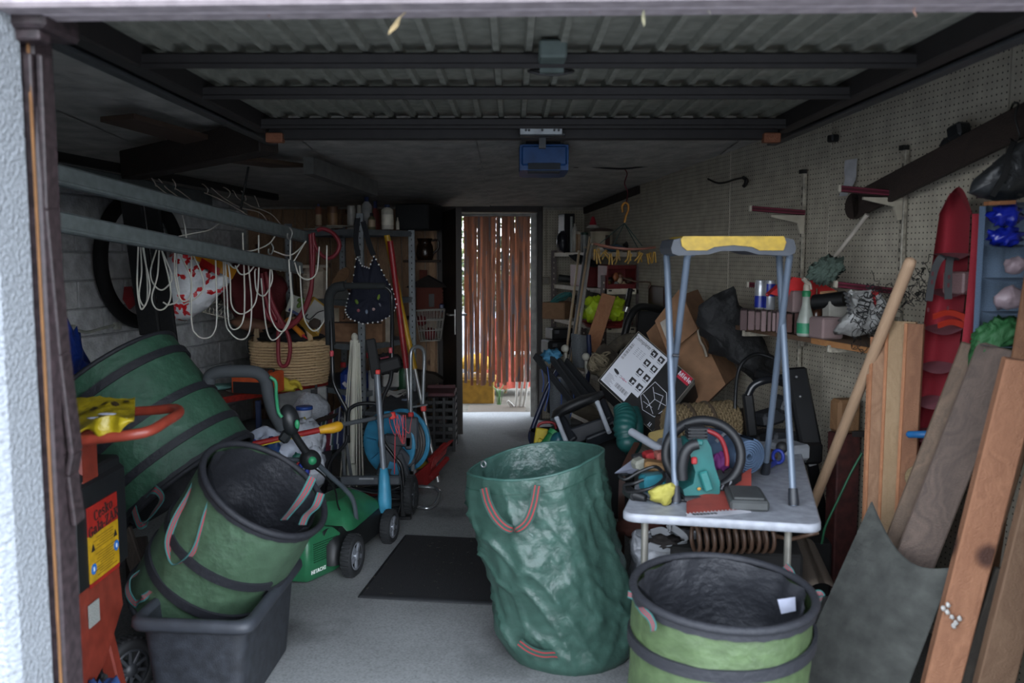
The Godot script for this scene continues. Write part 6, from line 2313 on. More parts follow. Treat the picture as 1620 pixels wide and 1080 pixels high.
	b.tube(curve(pix([[985, 336], [984, 327], [988, 321], [993, 323], [994, 332], [990, 342], [988, 352]], 6.1), 5), 0.008, 7)
	part("hook", b, M("c0801c", 0.45), t)
	for e in [[943, 390, -0.05], [1016, 389, -0.05], [968, 392, 0.1], [1010, 394, 0.1]]:
		b = N()
		b.tube([P(988, 353, 6.1), P(e[0], e[1], 6.1 + e[2])], 0.003, 5)
		part("string", b, M("2a4a46", 0.7), t)
	settle(t)
	var pg = [[941, 398, 0.1], [947, 397, -0.1], [944, 404, 0.2], [956, 402, 0.7], [960, 399, -0.6], [966, 405, 0.0], [977, 399, 0.05], [979, 406, -0.5], [995, 399, 0.0], [999, 405, -0.5], [1011, 402, 0.1], [1016, 404, -0.6], [1024, 405, 0.3], [1029, 403, -0.1], [1035, 402, 0.0]]
	for i in pg.size():
		var e: Array = pg[i]
		t = thing("clothes_peg", "yellow plastic clothes peg dangling from the pink oval hanger", "clothes peg", "yellow pegs on the hanger")
		var top = P(e[0], e[1] - 4, 6.1 + 0.1 * sin(i * 2.1))
		for s in [-1.0, 1.0]:
			b = N()
			b.xf = Transform3D(Basis(Vector3.BACK, e[2]), top)
			b.bar(Vector3(0.004 * s, 0.0, 0), Vector3(0.012 * s, -0.075, 0), 0.009, 0.014, Vector3.RIGHT, 0.002)
			part("jaw", b, M("b88a1c", 0.5), t)
		settle(t)
	# bungee and strings under the ceiling
	t = thing("bungee_cord", "black bungee cord stretched under the ceiling carrying the peg hanger", "cord")
	b = N()
	b.tube(curve(pix([[905, 258], [905, 263], [914, 264], [918, 261], [940, 264], [985, 267], [1030, 262], [1062, 259], [1066, 256], [1079, 254], [1079, 260]], 6.1), 6), 0.006, 6)
	part("elastic", b, M("151313", 0.7), t)
	b = N()
	b.tube(curve(pix([[988, 267], [992, 275], [988, 290], [993, 305], [990, 323]], 6.1), 5), 0.004, 5)
	part("red_string", b, M("6a1a24", 0.7), t)
	settle(t)
	# vent and conduit on the back wall
	t = thing("switch_box", "square grey surface box on the pegboard beside the back door", "switch")
	b = N()
	b.box(P(864, 444, 8.43), Vector3(0.075, 0.075, 0.03), Basis(), 0.006)
	part("body", b, M("8d8272", 0.6), t)
	b = N()
	b.box(P(864, 444, 8.41), Vector3(0.05, 0.055, 0.006), Basis(), 0.003)
	part("rocker", b, M("6c655a", 0.6), t)
	b = N()
	b.tube([P(864, 437, 8.435), P(864, 330, 8.435)], 0.007, 6)
	part("cable_duct", b, M("a89e8c", 0.6), t)
	settle(t)
	# black bent chair and post
	t = thing("black_chair", "black chair with a bent tube back pushed behind the big carton", "chair")
	b = N()
	b.tube(curve([P(982, 560, 6.0), P(988, 530, 6.02), P(996, 503, 6.05), P(1006, 489, 6.08), P(1020, 485, 6.1), P(1058, 492, 6.2)], 6), 0.026, 10)
	part("back_tube", b, M("1a1b1c", 0.35), t)
	b = N()
	b.bar(P(1028, 492, 6.25), P(1026, 565, 6.2), 0.17, 0.02, Vector3.RIGHT, 0.006)
	part("back_panel", b, M("0c0c0d", 0.8), t)
	b = N()
	var leg = P(982, 560, 6.0)
	b.tube([leg, Vector3(leg.x - 0.03, 0, leg.z)], 0.022, 8)
	b.tube([P(1052, 565, 6.2), Vector3(P(1052, 565, 6.2).x, 0, -6.2)], 0.022, 8)
	part("leg", b, M("1a1b1c", 0.35), t)
	settle(t)
	t = thing("bicycle_pump", "black rod with a silver collar leaning before the corner shelving", "pump")
	b = N()
	b.tube([P(997, 457, 6.5), P(991, 490, 6.45)], 0.02, 10)
	part("barrel", b, M("151516", 0.4), t)
	b = N()
	b.tube([P(991, 490, 6.45), P(983, 545, 6.35), Vector3(P(983, 545, 6.35).x - 0.08, 0.0, -6.2)], 0.012, 8)
	part("rod", b, M("2c2d2f", 0.4), t)
	b = N()
	b.tube([P(992, 485, 6.44), P(990, 493, 6.44)], 0.026, 10)
	part("collar", b, M("a5a39e", 0.3, {"metal": 0.7}), t)
	settle(t)
	b = N()
	b.xf = Transform3D(face(Vector3(-1, 0, 0.22)), RW(1040, 474, 0.03))
	b.box(Vector3.ZERO, Vector3(0.3, 0.2, 0.03), Basis(), 0.004)
	solo("brown_board", b, M("3a1f18", 0.5), "dark red brown panel fixed low on the pegboard behind the stool legs", "panel")
	# folded camping gear before the shelving
	t = thing("camp_chair", "folded camp chair with faded grey blue fabric and navy tubes", "chair")
	b = N()
	var f = func(u, w): return P(lerpf(903, 929, u) + 3 * w, lerpf(527, 580, w) + 4 * u, 6.05 - 0.05 * sin(PI * u))
	b.sheet(6, 8, f)
	part("fabric", b, M("5c6064", 0.9, {"nrm": "grain", "tex": "fine"}), t)
	b = N()
	var f2 = func(u, w): return P(lerpf(868, 900, u) + 3 * w, lerpf(596, 672, w), 5.7 - 0.05 * sin(PI * u))
	b.sheet(6, 8, f2)
	part("fabric", b, M("5c6064", 0.9, {"nrm": "grain", "tex": "fine"}), t)
	for e in [[[931, 530, 6.05], [932, 562, 6.0], [926, 640, 5.8]], [[886, 580, 5.75], [868, 612, 5.7], [846, 668, 5.65], [839, 690, 5.65], [844, 706, 5.6]]]:
		b = N()
		b.tube(curve(pix(e, 5.8), 5), 0.0165, 8)
		part("navy_tube", b, M("1d2645", 0.4), t)
	b = N()
	b.bar(P(893, 551, 6.0), P(893, 556, 6.0), 0.03, 0.03, Vector3.RIGHT, 0.01)
	settle(t)
	for e in [[894, 551, "pale round knob on the rods above the dark slats"], [927, 564, "pale round knob beside the beige rope bundle"]]:
		t = thing("rod_finial", e[2], "finial")
		b = N()
		b.lathe([Vector2(0, 0.02), Vector2(0.02, 0.02), Vector2(0.026, 0.012), Vector2(0.026, -0.012), Vector2(0, -0.02)], 18, P(e[0], e[1], 5.95), along(Vector3(-0.2, 0, 1)))
		b.tube([P(e[0], e[1], 5.96), P(e[0] + 2, e[1] + 45, 5.9)], 0.012, 8)
		part("disc", b, M("aaa89c", 0.5), t)
		settle(t)
	t = thing("folded_lounger", "bundle of black grey folding slats tied with light blue cloth", "slats")
	for e in [[846, 562, 905, 636], [868, 560, 926, 640], [880, 566, 936, 634], [895, 570, 943, 626]]:
		b = N()
		b.bar(P(e[0], e[1], 5.75), P(e[2], e[3], 5.5), 0.045, 0.018, UP, 0.003)
		part("slat", b, M("25272a", 0.6), t)
	b = N()
	b.ball(P(873, 562, 5.75), Vector3(0.055, 0.04, 0.04), Basis(), 12, 0.5, 9)
	part("blue_tie", b, M("3a7a9c", 0.7), t)
	for e in [[857, 585, 858, 620], [866, 580, 862, 650], [885, 600, 888, 640], [905, 605, 902, 660], [918, 610, 908, 640]]:
		b = N()
		b.tube(curve([P(e[0], e[1], 5.62), P(e[0] + 3, (e[1] + e[3]) * 0.5, 5.6), P(e[2], e[3], 5.6)], 4), 0.004, 5)
		part("blue_cord", b, M("2a4a8c", 0.6), t)
	settle(t)
	t = thing("rope_bundle", "bundle of beige string loops beside the striped canvas roll", "rope")
	var r2 = RandomNumberGenerator.new()
	r2.seed = 3
	for i in 16:
		b = N()
		var q = P(948 + r2.randf_range(-7, 7), 572 + r2.randf_range(-8, 8), 5.75)
		var pts = []
		var ph = r2.randf() * 6.0
		for k in 18:
			var a = TAU * k / 18.0
			pts.append(q + Vector3(cos(a) * (0.03 + 0.015 * sin(ph + a * 2.0)), sin(a + ph) * 0.035, sin(a * 2.0 + ph) * 0.02))
		b.tube(pts, 0.006, 5, true)
		part("loop", b, M("8f836c", 0.9), t)
	b = N()
	b.ball(P(950, 578, 5.85), Vector3(0.09, 0.07, 0.06), Basis(), 12, 0.2, 4)
	part("core", b, M("6e6452", 0.9), t)
	settle(t)
	for e in [[950, 552, 985, 590, "4f463c", 0.05, "striped brown canvas roll sagging above the rope bundle"], [968, 552, 1000, 535, "5d5548", 0.04, "olive canvas roll wedged behind the black printed box"]]:
		b = N()
		b.tube(curve([P(e[0], e[1], 5.95), P((e[0] + e[2]) * 0.5, (e[1] + e[3]) * 0.5 - 4, 5.9), P(e[2], e[3], 5.9)], 6), e[5], 10)
		solo("canvas_roll", b, M(e[4], 0.9, {"tex": "blot", "nrm": "crease"}), e[6], "canvas roll")
func pillow(ol: Array, d: float, dep: float, jit = 0.0, sd = 1, fr = 3.0, nu = 60, nv = 14) -> MB:   # a soft thing with this outline, dep thick at its middle
	var n = FastNoiseLite.new()
	n.seed = sd; n.frequency = fr; n.fractal_octaves = 3
	var cen = Vector2.ZERO
	for p in ol: cen += Vector2(p[0], p[1]) / ol.size()
	var b = N()
	b.sheet(nu, nv, func(u, w):
		var k: float = u * ol.size()
		var i = int(k) % ol.size()
		var p0: Array = ol[i]
		var p1: Array = ol[(i + 1) % ol.size()]
		var q = Vector2(p0[0], p0[1]).lerp(Vector2(p1[0], p1[1]), k - int(k))
		q = cen + (q - cen) * pow(sin(PI * w), 0.6)
		var p = P(q.x, q.y, d - dep * 0.5 * cos(PI * w))
		return p + Vector3(0.5, 0.5, 1) * jit * n.get_noise_3dv(p) * sin(PI * w))
	return b
func bracket(tip: Vector3, at: Vector3, label: String):
	var t = thing("shelf_bracket", label, "bracket", "wall brackets on the pegboard rails")
	var cream = M("b5ad9c", 0.5)
	var b = N()
	var dv = at - tip
	b.bar(tip + Vector3(0, 0.012, 0), at + Vector3(0, 0.012, 0), 0.026, 0.028, UP, 0.003)
	part("striped_strip", b, M("481620", 0.5), t)
	b = N()
	for k in [-0.3, 0.3]: b.bar(tip + Vector3(0, 0.012 + k * 0.026, 0.0141), at + Vector3(0, 0.012 + k * 0.026, 0.0141), 0.004, 0.001, UP)
	part("pink_line", b, M("7a2c44", 0.5), t).set_meta("kind", "stuff")
	b = N()
	b.box(tip + Vector3(0, 0.012, 0), Vector3(0.012, 0.03, 0.03), Basis(), 0.003)
	part("end_cap", b, cream, t)
	b = N()
	b.xf = Transform3D(face(dv.cross(UP)), at)
	var L = dv.length()
	b.prism([Vector2(L * 0.62, -0.002), Vector2(0, -0.002), Vector2(0, -0.095), Vector2(0.022, -0.095), Vector2(0.04, -0.04), Vector2(L * 0.62, -0.012)], 0.012)
	var o = part("gusset", b, cream, t)
	var probe: Vector3 = b.xf * Vector3(1, 0, 0) - at
	if probe.dot(tip - at) < 0:
		b = N()
		b.xf = Transform3D(face(-dv.cross(UP)), at)
		b.prism([Vector2(L * 0.62, -0.002), Vector2(0, -0.002), Vector2(0, -0.095), Vector2(0.022, -0.095), Vector2(0.04, -0.04), Vector2(L * 0.62, -0.012)], 0.012)
		o.mesh = b.mesh()
	settle(t)
func right_wall_things():
	var b = N()
	var t: Node3D
	var wn = Vector3(-1, 0, 0.22).normalized()
	var wb = face(Vector3(-1, 0, 0.22))
	var cream = M("b9b1a0", 0.5, {"tex": "blot", "sc": 3.0})
	for e in [[1276, 270, 0.5, "cream slotted rail on the pegboard with the lone far bracket"], [1437, 232, 0.5, "cream slotted rail on the pegboard beside the diagonal dark plank"]]:
		t = thing("wall_rail", e[3], "rail", "slotted rails")
		var top = RW(e[0], e[1], 0.0)
		b = N()
		var y0 = 0.75
		b.box(Vector3(top.x, (top.y + y0) * 0.5, top.z) + wn * 0.012, Vector3(0.028, top.y - y0, 0.02), wb, 0.003)
		part("channel", b, cream, t)
		b = N()
		b.box(Vector3(top.x, top.y - 0.005, top.z) + wn * 0.02, Vector3(0.03, 0.02, 0.03), wb)
		part("end_stop", b, M("151413", 0.7), t)
		b = N()
		var y = y0 + 0.05
		while y < top.y - 0.05:
			b.box(Vector3(top.x, y, top.z) + wn * 0.0225, Vector3(0.006, 0.016, 0.001), wb)
			y += 0.04
		part("slot", b, M("2a2622", 0.8), t).set_meta("kind", "stuff")
		settle(t)
	var a1 = RW(1272, 340, 0.03)
	var a2 = RW(1427, 312, 0.03)
	bracket(a1 + wn * 0.3 + Vector3(0, 0.018, 0), a1, "maroon striped shelf bracket on the far rail, high on the pegboard")
	bracket(a2 + wn * 0.3 + Vector3(0, 0.02, 0), a2, "maroon striped shelf bracket below the diagonal plank, on the nearer rail")
	a1 = RW(1270, 462, 0.03)
	a2 = RW(1424, 466, 0.03)
	bracket(a1 + wn * 0.31 + Vector3(0, 0.03, 0), a1, "pale bracket arm peeping out behind the two drink cans")
	bracket(a2 + wn * 0.31 + Vector3(0, 0.035, 0), a2, "pale and maroon bracket arm above the printed white bag")
	# the shelf board
	var hs = 1.215
	var q0 = rw(4.68, hs - 0.012, 0.17)
	var q1 = rw(3.42, hs - 0.012, 0.17)
	b = N()
	b.bar(q0, q1, 0.34, 0.022, wn)
	solo("pegboard_shelf", b, M_wood("oldwood", "8a6f58"), "brown wooden shelf board on the pegboard wall carrying pavers and bottles", "shelf")
	b = N()
	b.bar(rw(3.95, hs - 0.011, 0.346), rw(3.5, hs - 0.011, 0.346), 0.024, 0.012, UP)
	solo("timber_strip", b, M_wood("pine", "b58a5c"), "light timber strip along the front of the brown shelf board", "strip")
	for e in [[1168, 522, "white bracket tip under the far end of the brown shelf"], [1299, 538, "white bracket arm under the near end of the brown shelf"]]:
		t = thing("under_bracket", e[2], "bracket", "brackets under the brown shelf")
		b = N()
		var at = rw(4.55 if e[0] < 1200 else 3.8, hs - 0.036, 0.03)
		b.bar(at + wn * 0.33, at, 0.022, 0.012, UP, 0.002)
		part("arm", b, cream, t)
		b = N()
		b.box(at + wn * 0.33 + Vector3(0, 0.006, 0), Vector3(0.012, 0.03, 0.014), wb, 0.002)
		part("tip", b, cream, t)
		b = N()
		b.box(at + Vector3(0, -0.03, 0), Vector3(0.014, 0.08, 0.02), wb, 0.002)
		part("hook_plate", b, cream, t)
		settle(t)
	# pavers on edge
	var px = [1177, 1189, 1199, 1208, 1217, 1224, 1231, 1239, 1248, 1260, 1268]
	var cols = ["6e5a5a", "8c7474", "8a7272", "a08888", "8f7878", "a38b8b", "937b7b", "9a8484", "6a4a44", "5f423e", "6a4c46"]
	var wd = [0.038, 0.036, 0.026, 0.026, 0.018, 0.018, 0.022, 0.026, 0.03, 0.026, 0.024]
	for i in px.size():
		b = N()
		var p = P(px[i], 500, 4.36 - 0.024 * i)
		b.box(Vector3(p.x, hs + 0.05, p.z), Vector3(wd[i] * 0.88, 0.098 - 0.006 * (i % 3), 0.19), Basis(UP, -0.27), 0.004)
		solo("paver", b, M(cols[i], 0.95, {"tex": "speck", "sc": 6.0, "nrm": "pebble", "ns": 0.4}), ["dull mauve end paver at the far end of the row on the shelf", "wide rough paver, second in the row under the blue can", "pinkish paver under the silver can, third in the row", "pale smooth paver, fourth in the row", "thin dark paver, fifth in the row", "thin pale paver, sixth in the row", "paver, seventh in the row just past the silver can", "paver, eighth in the row behind the stool legs", "red brown paver behind the crossing stool legs", "darker red brown paver beside the spray bottle", "red brown paver touching the spray bottle"][i], "paver", "pavers standing on edge on the shelf")
	var pv = M("9d8583", 0.95, {"tex": "speck", "sc": 6.0, "nrm": "pebble", "ns": 0.4})
	b = N()
	var p = P(1258, 480, 4.12)
	b.box(Vector3(p.x, hs + 0.15, p.z), Vector3(0.075, 0.1, 0.1), Basis(UP, 0.2), 0.006)
	solo("paver_block", b, pv, "upper pinkish concrete block behind the spray bottle neck", "paver")
	b = N()
	p = P(1307, 512, 3.86)
	b.box(Vector3(p.x, hs + 0.048, p.z), Vector3(0.105, 0.094, 0.11), Basis(UP, 0.25), 0.008)
	solo("paver_block", b, pv, "square pinkish concrete block at the shelf front beside the spray bottle", "paver")
	# drink cans
	for e in [[1202, 4.33, 0.5, "dented silver and blue drink can, mostly blue from here"], [1217, 4.28, -0.9, "silver drink can with blue quarters, beside the bluer can"]]:
		t = thing("drink_can", e[3] + ", on the pavers", "can", "drink cans")
		p = P(e[0], 490, e[1])
		var c = Vector3(p.x, hs + 0.1, p.z)
		b = N()
		b.lathe([Vector2(0, 0), Vector2(0.022, 0.001), Vector2(0.0265, 0.008), Vector2(0.0265, 0.128), Vector2(0.0225, 0.138), Vector2(0.023, 0.142), Vector2(0.021, 0.142), Vector2(0.02, 0.138), Vector2(0, 0.138)], 28, c)
		part("body", b, M("b9bcc0", 0.3, {"metal": 0.5}), t)
		for k in [0, 1]:
			b = N()
			b.sheet(10, 2, func(u, w):
				var a: float = e[2] + PI * k + u * PI * 0.5
				return c + Vector3(sin(a) * 0.0268, lerpf(0.066, 0.126, w) if k == 0 else lerpf(0.01, 0.066, w), cos(a) * 0.0268))
			b.sheet(10, 2, func(u, w):
				var a: float = e[2] - PI * 0.5 + PI * k + u * PI * 0.5
				return c + Vector3(sin(a) * 0.0268, lerpf(0.01, 0.066, w) if k == 0 else lerpf(0.066, 0.126, w), cos(a) * 0.0268))
			part("blue_quarter", b, M("1e2f92", 0.35), t).set_meta("kind", "stuff")
		b = N()
		b.ball(c + Vector3(sin(e[2] + 0.3) * 0.0262, 0.075, cos(e[2] + 0.3) * 0.0262), Vector3(0.012, 0.009, 0.006), Basis(), 8)
		part("red_emblem", b, M("a8202c", 0.4), t)
		settle(t)
	# red folded plastic
	b = N()
	var z4 = P(1260, 455, 4.1)
	for e in [[[1215, 464], [1234, 449], [1247, 452], [1250, 468], [1232, 469]], [[1246, 444], [1252, 438], [1276, 441], [1274, 464], [1246, 466]], [[1276, 441], [1296, 447], [1322, 460], [1300, 470], [1276, 474]]]:
		var poly = []
		var cc = P(e[0][0], e[0][1], 4.12)
		for k in e:
			var w = P(k[0], k[1], 4.12) - cc
			poly.append(Vector2(w.x, w.y))
		b.xf = Transform3D(Basis(UP, 0.12), cc)
		b.prism(poly, 0.05)
	solo("red_plastic_hood", b, M("cf2a2c", 0.5), "bright red folded plastic hood lying over the blocks behind the spray bottle", "hood")
	# spray bottle
	t = thing("spray_bottle", "translucent spray bottle with a green label and collar on the brown shelf", "bottle")
	p = P(1274, 522, 3.98)
	var c = Vector3(p.x, hs, p.z)
	b = N()
	b.lathe([Vector2(0, 0.0), Vector2(0.034, 0.0), Vector2(0.038, 0.008), Vector2(0.038, 0.065), Vector2(0.03, 0.1), Vector2(0.018, 0.14), Vector2(0.0155, 0.19), Vector2(0, 0.19)], 28, c)
	part("body", b, M("a4aaa0", 0.35), t)
	b = N()
	b.lathe([Vector2(0.0386, 0.014), Vector2(0.0386, 0.06)], 28, c)
	part("green_label", b, M("2f8a62", 0.5), t)
	b = N()
	b.lathe([Vector2(0.019, 0.178), Vector2(0.02, 0.2), Vector2(0.015, 0.205)], 18, c)
	part("green_collar", b, M("1f7a4c", 0.5), t)
	b = N()
	b.lathe([Vector2(0.0155, 0.202), Vector2(0.015, 0.225), Vector2(0.01, 0.24), Vector2(0, 0.24)], 14, c)
	b.bar(c + Vector3(-0.022, 0.262, 0.01), c + Vector3(0.012, 0.232, 0), 0.02, 0.02, UP, 0.005)
	b.tube(curve([c + Vector3(-0.005, 0.24, 0.006), c + Vector3(0.012, 0.238, 0.006), c + Vector3(0.02, 0.21, 0.006)], 4), 0.005, 6)
	part("trigger_head", b, M("b3a898", 0.5), t)
	settle(t)
	# brown stoppered bottle, dark tube, white block, slats
	t = thing("brown_bottle", "brown glass bottle with a pointed stopper behind the square block", "bottle")
	p = P(1298, 494, 4.0)
	c = Vector3(p.x, hs + 0.012, p.z - 0.06)
	b = N()
	b.lathe([Vector2(0, 0), Vector2(0.03, 0), Vector2(0.032, 0.08), Vector2(0.025, 0.11), Vector2(0.01, 0.125), Vector2(0.018, 0.14), Vector2(0.012, 0.155), Vector2(0, 0.158)], 20, c)
	part("body", b, M("4a2c1c", 0.25), t)
	b = N()
	b.tube([c + Vector3(0, 0.15, 0), c + Vector3(0, 0.2, 0)], 0.004, 6)
	part("stopper", b, M("6a4428", 0.4), t)
	settle(t)
	b = N()
	b.tube([P(1288, 478, 4.0), P(1337, 472, 3.9)], 0.034, 12)
	solo("black_tube", b, M("101011", 0.5), "fat black tube lying behind the brown bottle on the shelf", "tube")
	b = N()
	b.box(P(1322, 498, 3.95), Vector3(0.1, 0.13, 0.06), Basis(UP, 0.2), 0.004)
	solo("white_block", b, M("9d9a92", 0.8), "whitish block between the brown bottle and the printed white bag", "block")
	for e in [[1298, 463, 1325, 461, "upper thin wood slat resting on the fat black tube"], [1302, 467, 1330, 466, "lower thin wood slat resting on the fat black tube"]]:
		b = N()
		b.bar(P(e[0], e[1], 3.98), P(e[2], e[3], 3.94), 0.012, 0.016, UP)
		solo("wooden_lath", b, M_wood("pine", "9a7a58"), e[4], "slat", "slats on the black tube")
	# white printed bag and black netting
	t = thing("printed_bag", "crumpled white plastic bag with black script and a red patch at the shelf end", "bag")
	b = pillow([[1336, 462], [1360, 458], [1388, 463], [1397, 490], [1392, 526], [1362, 530], [1332, 520], [1326, 513], [1344, 492]], 3.72, 0.12, 0.09, 5, 9.0)
	part("film", b, M("a9a9a6", 0.45, {"nrm": "crease", "ns": 1.0, "sc": 3.0}), t)
	words("Alles", 0.05, 0.002, M("1a1a1c", 0.6, {"tex": "none"}), t, Transform3D(Basis(Vector3.BACK, 1.35) * Basis(UP, 0.0), P(1369, 477, 3.64)), false, true)
	b = N()
	b.xf = Transform3D(Basis(), P(1384, 472, 3.655))
	b.prism([Vector2(-0.016, 0.03), Vector2(0.016, 0.03), Vector2(0.002, -0.035)], 0.004)
	part("red_patch", b, M("9a1c20", 0.5), t)
	b = N()
	for k in 7: b.bar(P(1335 + k * 1.3, 463 + k * 6.2, 3.67), P(1341 + k * 1.2, 466 + k * 6.2, 3.66), 0.01, 0.004, UP)
	part("black_scribble", b, M("18181a", 0.6, {"tex": "none"}), t).set_meta("kind", "stuff")
	settle(t)
	b = N()
	var r = RandomNumberGenerator.new()
	r.seed = 17
	for i in 80:
		var s = r.randf()
		var x = lerpf(1352, 1462, s)
		var y = lerpf(525, 440, pow(s, 0.8)) + r.randf_range(-32, 28)
		var pts = []
		for k in 6:
			pts.append(P(x, y, 3.52 - 0.16 * s + r.randf_range(-0.07, 0.07)))
			x += r.randf_range(-9, 9)
			y += r.randf_range(-9, 9)
		b.tube(curve(pts, 2), 0.0016, 4, false, false)
	tag(solo("black_netting", b, M("111111", 0.7, {"tex": "none"}), "tangled black garden netting spilling from the shelf end to the red organizer", "netting"), "", "", "", "stuff")
	# paper note
	b = N()
	var nb = RW(1347, 252, 0.012)
	b.sheet(6, 14, func(u, w): return nb + wb.x * ((u - 0.5) * 0.1 * (1.0 - 0.35 * w * w)) + Vector3(0, -0.17 * w, 0) + wn * (0.002 + 0.03 * w * w * w + 0.008 * sin(w * 9.0) * w))
	solo("paper_note", b, M("c0c0c4", 0.8, {"tex": "dirt"}), "curled white paper note pinned to the pegboard above the maroon bracket", "note")
	# duster
	t = thing("feather_duster", "grey green duster head on a white stick leaning against the pegboard", "duster")
	b = N()
	b.tube([RW(1372, 339, 0.1), RW(1318, 410, 0.16)], 0.011, 8)
	part("stick", b, M("b5ada0", 0.5), t)
	b = N()
	b.ball(P(1306, 428, 3.95), Vector3(0.075, 0.05, 0.05), Basis(Vector3.BACK, 0.5), 20, 0.35, 5, 6.0)
	part("fluff", b, M("56665c", 0.95, {"nrm": "pebble"}), t)
	settle(t)
	# diagonal plank held by a hook
	b = N()
	var d0 = RW(1352, 326, 0.09)
	var d1 = RW(1680, 160, 0.09)
	b.bar(d0, d1, 0.115, 0.025, UP, 0.004)
	var dn = (d1 - d0).normalized()
	b.xf = Transform3D(face(wn), d0)
	b.lathe([Vector2(0, 0.0125), Vector2(0.0575, 0.0125), Vector2(0.0575, -0.0125), Vector2(0, -0.0125)], 20, Vector3.ZERO, Basis(Vector3.RIGHT, PI / 2), -1)
	solo("dark_plank", b, M_wood("oldwood", "3f322b"), "long dark brown plank with a rounded end slung diagonally across the pegboard", "plank")
	t = thing("wire_hook", "bent black wire hook over the dark diagonal plank", "hook")
	b = N()
	b.tube(curve([RW(1598, 176, 0.04), RW(1603, 164, 0.08), RW(1611, 165, 0.13), RW(1606, 185, 0.15), RW(1613, 215, 0.14), RW(1606, 224, 0.12), RW(1599, 220, 0.1)], 6), 0.004, 6)
	part("wire", b, M("131313", 0.5), t)
	settle(t)
	for e in [[1467, 290], [1568, 232], [1497, 272]]:
		b = N()
		b.tube(curve([RW(e[0], e[1] - 14, 0.0), RW(e[0], e[1] - 12, 0.04), RW(e[0] - 2, e[1], 0.05)], 4), 0.0035, 5)
		solo("peg_hook", b, M("1c1a18", 0.5), {1467: "small dark peg hook under the middle of the dark plank", 1568: "small dark peg hook below the nearer end of the dark plank", 1497: "small dark peg hook beside the black clamp light"}[e[0]], "hook", "peg hooks")
	t = thing("clamp_light", "black clamp shaped tool hung on the pegboard above the dark plank", "clamp")
	b = N()
	b.box(RW(1517, 208, 0.08), Vector3(0.075, 0.055, 0.06), wb * Basis(Vector3.BACK, 0.25), 0.01)
	part("head", b, M("131517", 0.5), t)
	b = N()
	b.ball(RW(1500, 231, 0.07), Vector3(0.03, 0.035, 0.03), Basis(), 12)
	b.bar(RW(1500, 228, 0.07), RW(1545, 214, 0.07), 0.035, 0.03, UP, 0.01)
	b.ball(RW(1546, 216, 0.07), Vector3(0.022, 0.016, 0.02), Basis(), 10)
	part("jaw", b, M("17181a", 0.5), t)
	settle(t)
	b = N()
	b.box(RW(1318, 219, 0.03), Vector3(0.05, 0.035, 0.04), wb, 0.006)
	solo("socket_box", b, M("1c1e20", 0.5), "small dark box at the pegboard joint beside the end of the door track", "box")
	t = thing("black_tarpaulin", "folded black and grey sheet hung from the plank above the blue organizer", "sheet")
	b = pillow([[1536, 303], [1542, 282], [1600, 232], [1640, 205], [1650, 300], [1600, 318], [1560, 312]], 2.98, 0.14, 0.08, 4, 5.0)
	part("folds", b, M("26282a", 0.45, {"nrm": "wrink", "ns": 0.8}), t)
	b = N()
	b.ribbon(curve([P(1604, 224, 2.95), P(1595, 246, 2.92), P(1592, 270, 2.9), P(1570, 310, 2.9)], 5), [Vector3(0.8, 0.4, 0)], 0.018, 0.004)
	part("strap", b, M("131415", 0.6), t)
	settle(t)
	# bent wire hook further back on the pegboard, a rusty hook by the shelving
	b = N()
	b.tube(curve([RW(1120, 283, 0.02), RW(1133, 289, 0.03), RW(1145, 289, 0.03), RW(1165, 283, 0.03), RW(1178, 281, 0.03)], 5), 0.006, 6)
	b.tube(curve([RW(1176, 281, 0.03), RW(1181, 285, 0.03), RW(1179, 292, 0.03), RW(1177, 294, 0.03)], 4), 0.012, 6)
	solo("bent_hook", b, M("1c1815", 0.6), "bent dark wire hook across the joint of the pegboard sheets", "hook")
	b = N()
	b.tube(curve([RW(985, 439, 0.25), RW(1005, 445, 0.15), RW(1026, 446, 0.05), RW(1029, 450, 0.05), RW(1026, 456, 0.06)], 5), 0.006, 6)
	solo("rusty_hook", b, M("5a4436", 0.6), "long rusty wire hook sticking out past the open red crate", "hook")
func cell(t: Node, called: String, o: Vector3, ex: Vector3, ey: Vector3, n: Vector3, u: float, v: float, du: float, dv: float, m: Material, lift = 0.001):   # a flat printed patch on a face spanned by ex, ey
	var b = N()
	var a = o + ex * (u - du * 0.5) + ey * (v - dv * 0.5) + n * lift
	b.quad(a, a + ex * du, a + ex * du + ey * dv, a + ey * dv, -1)
	return part(called, b, m, t)
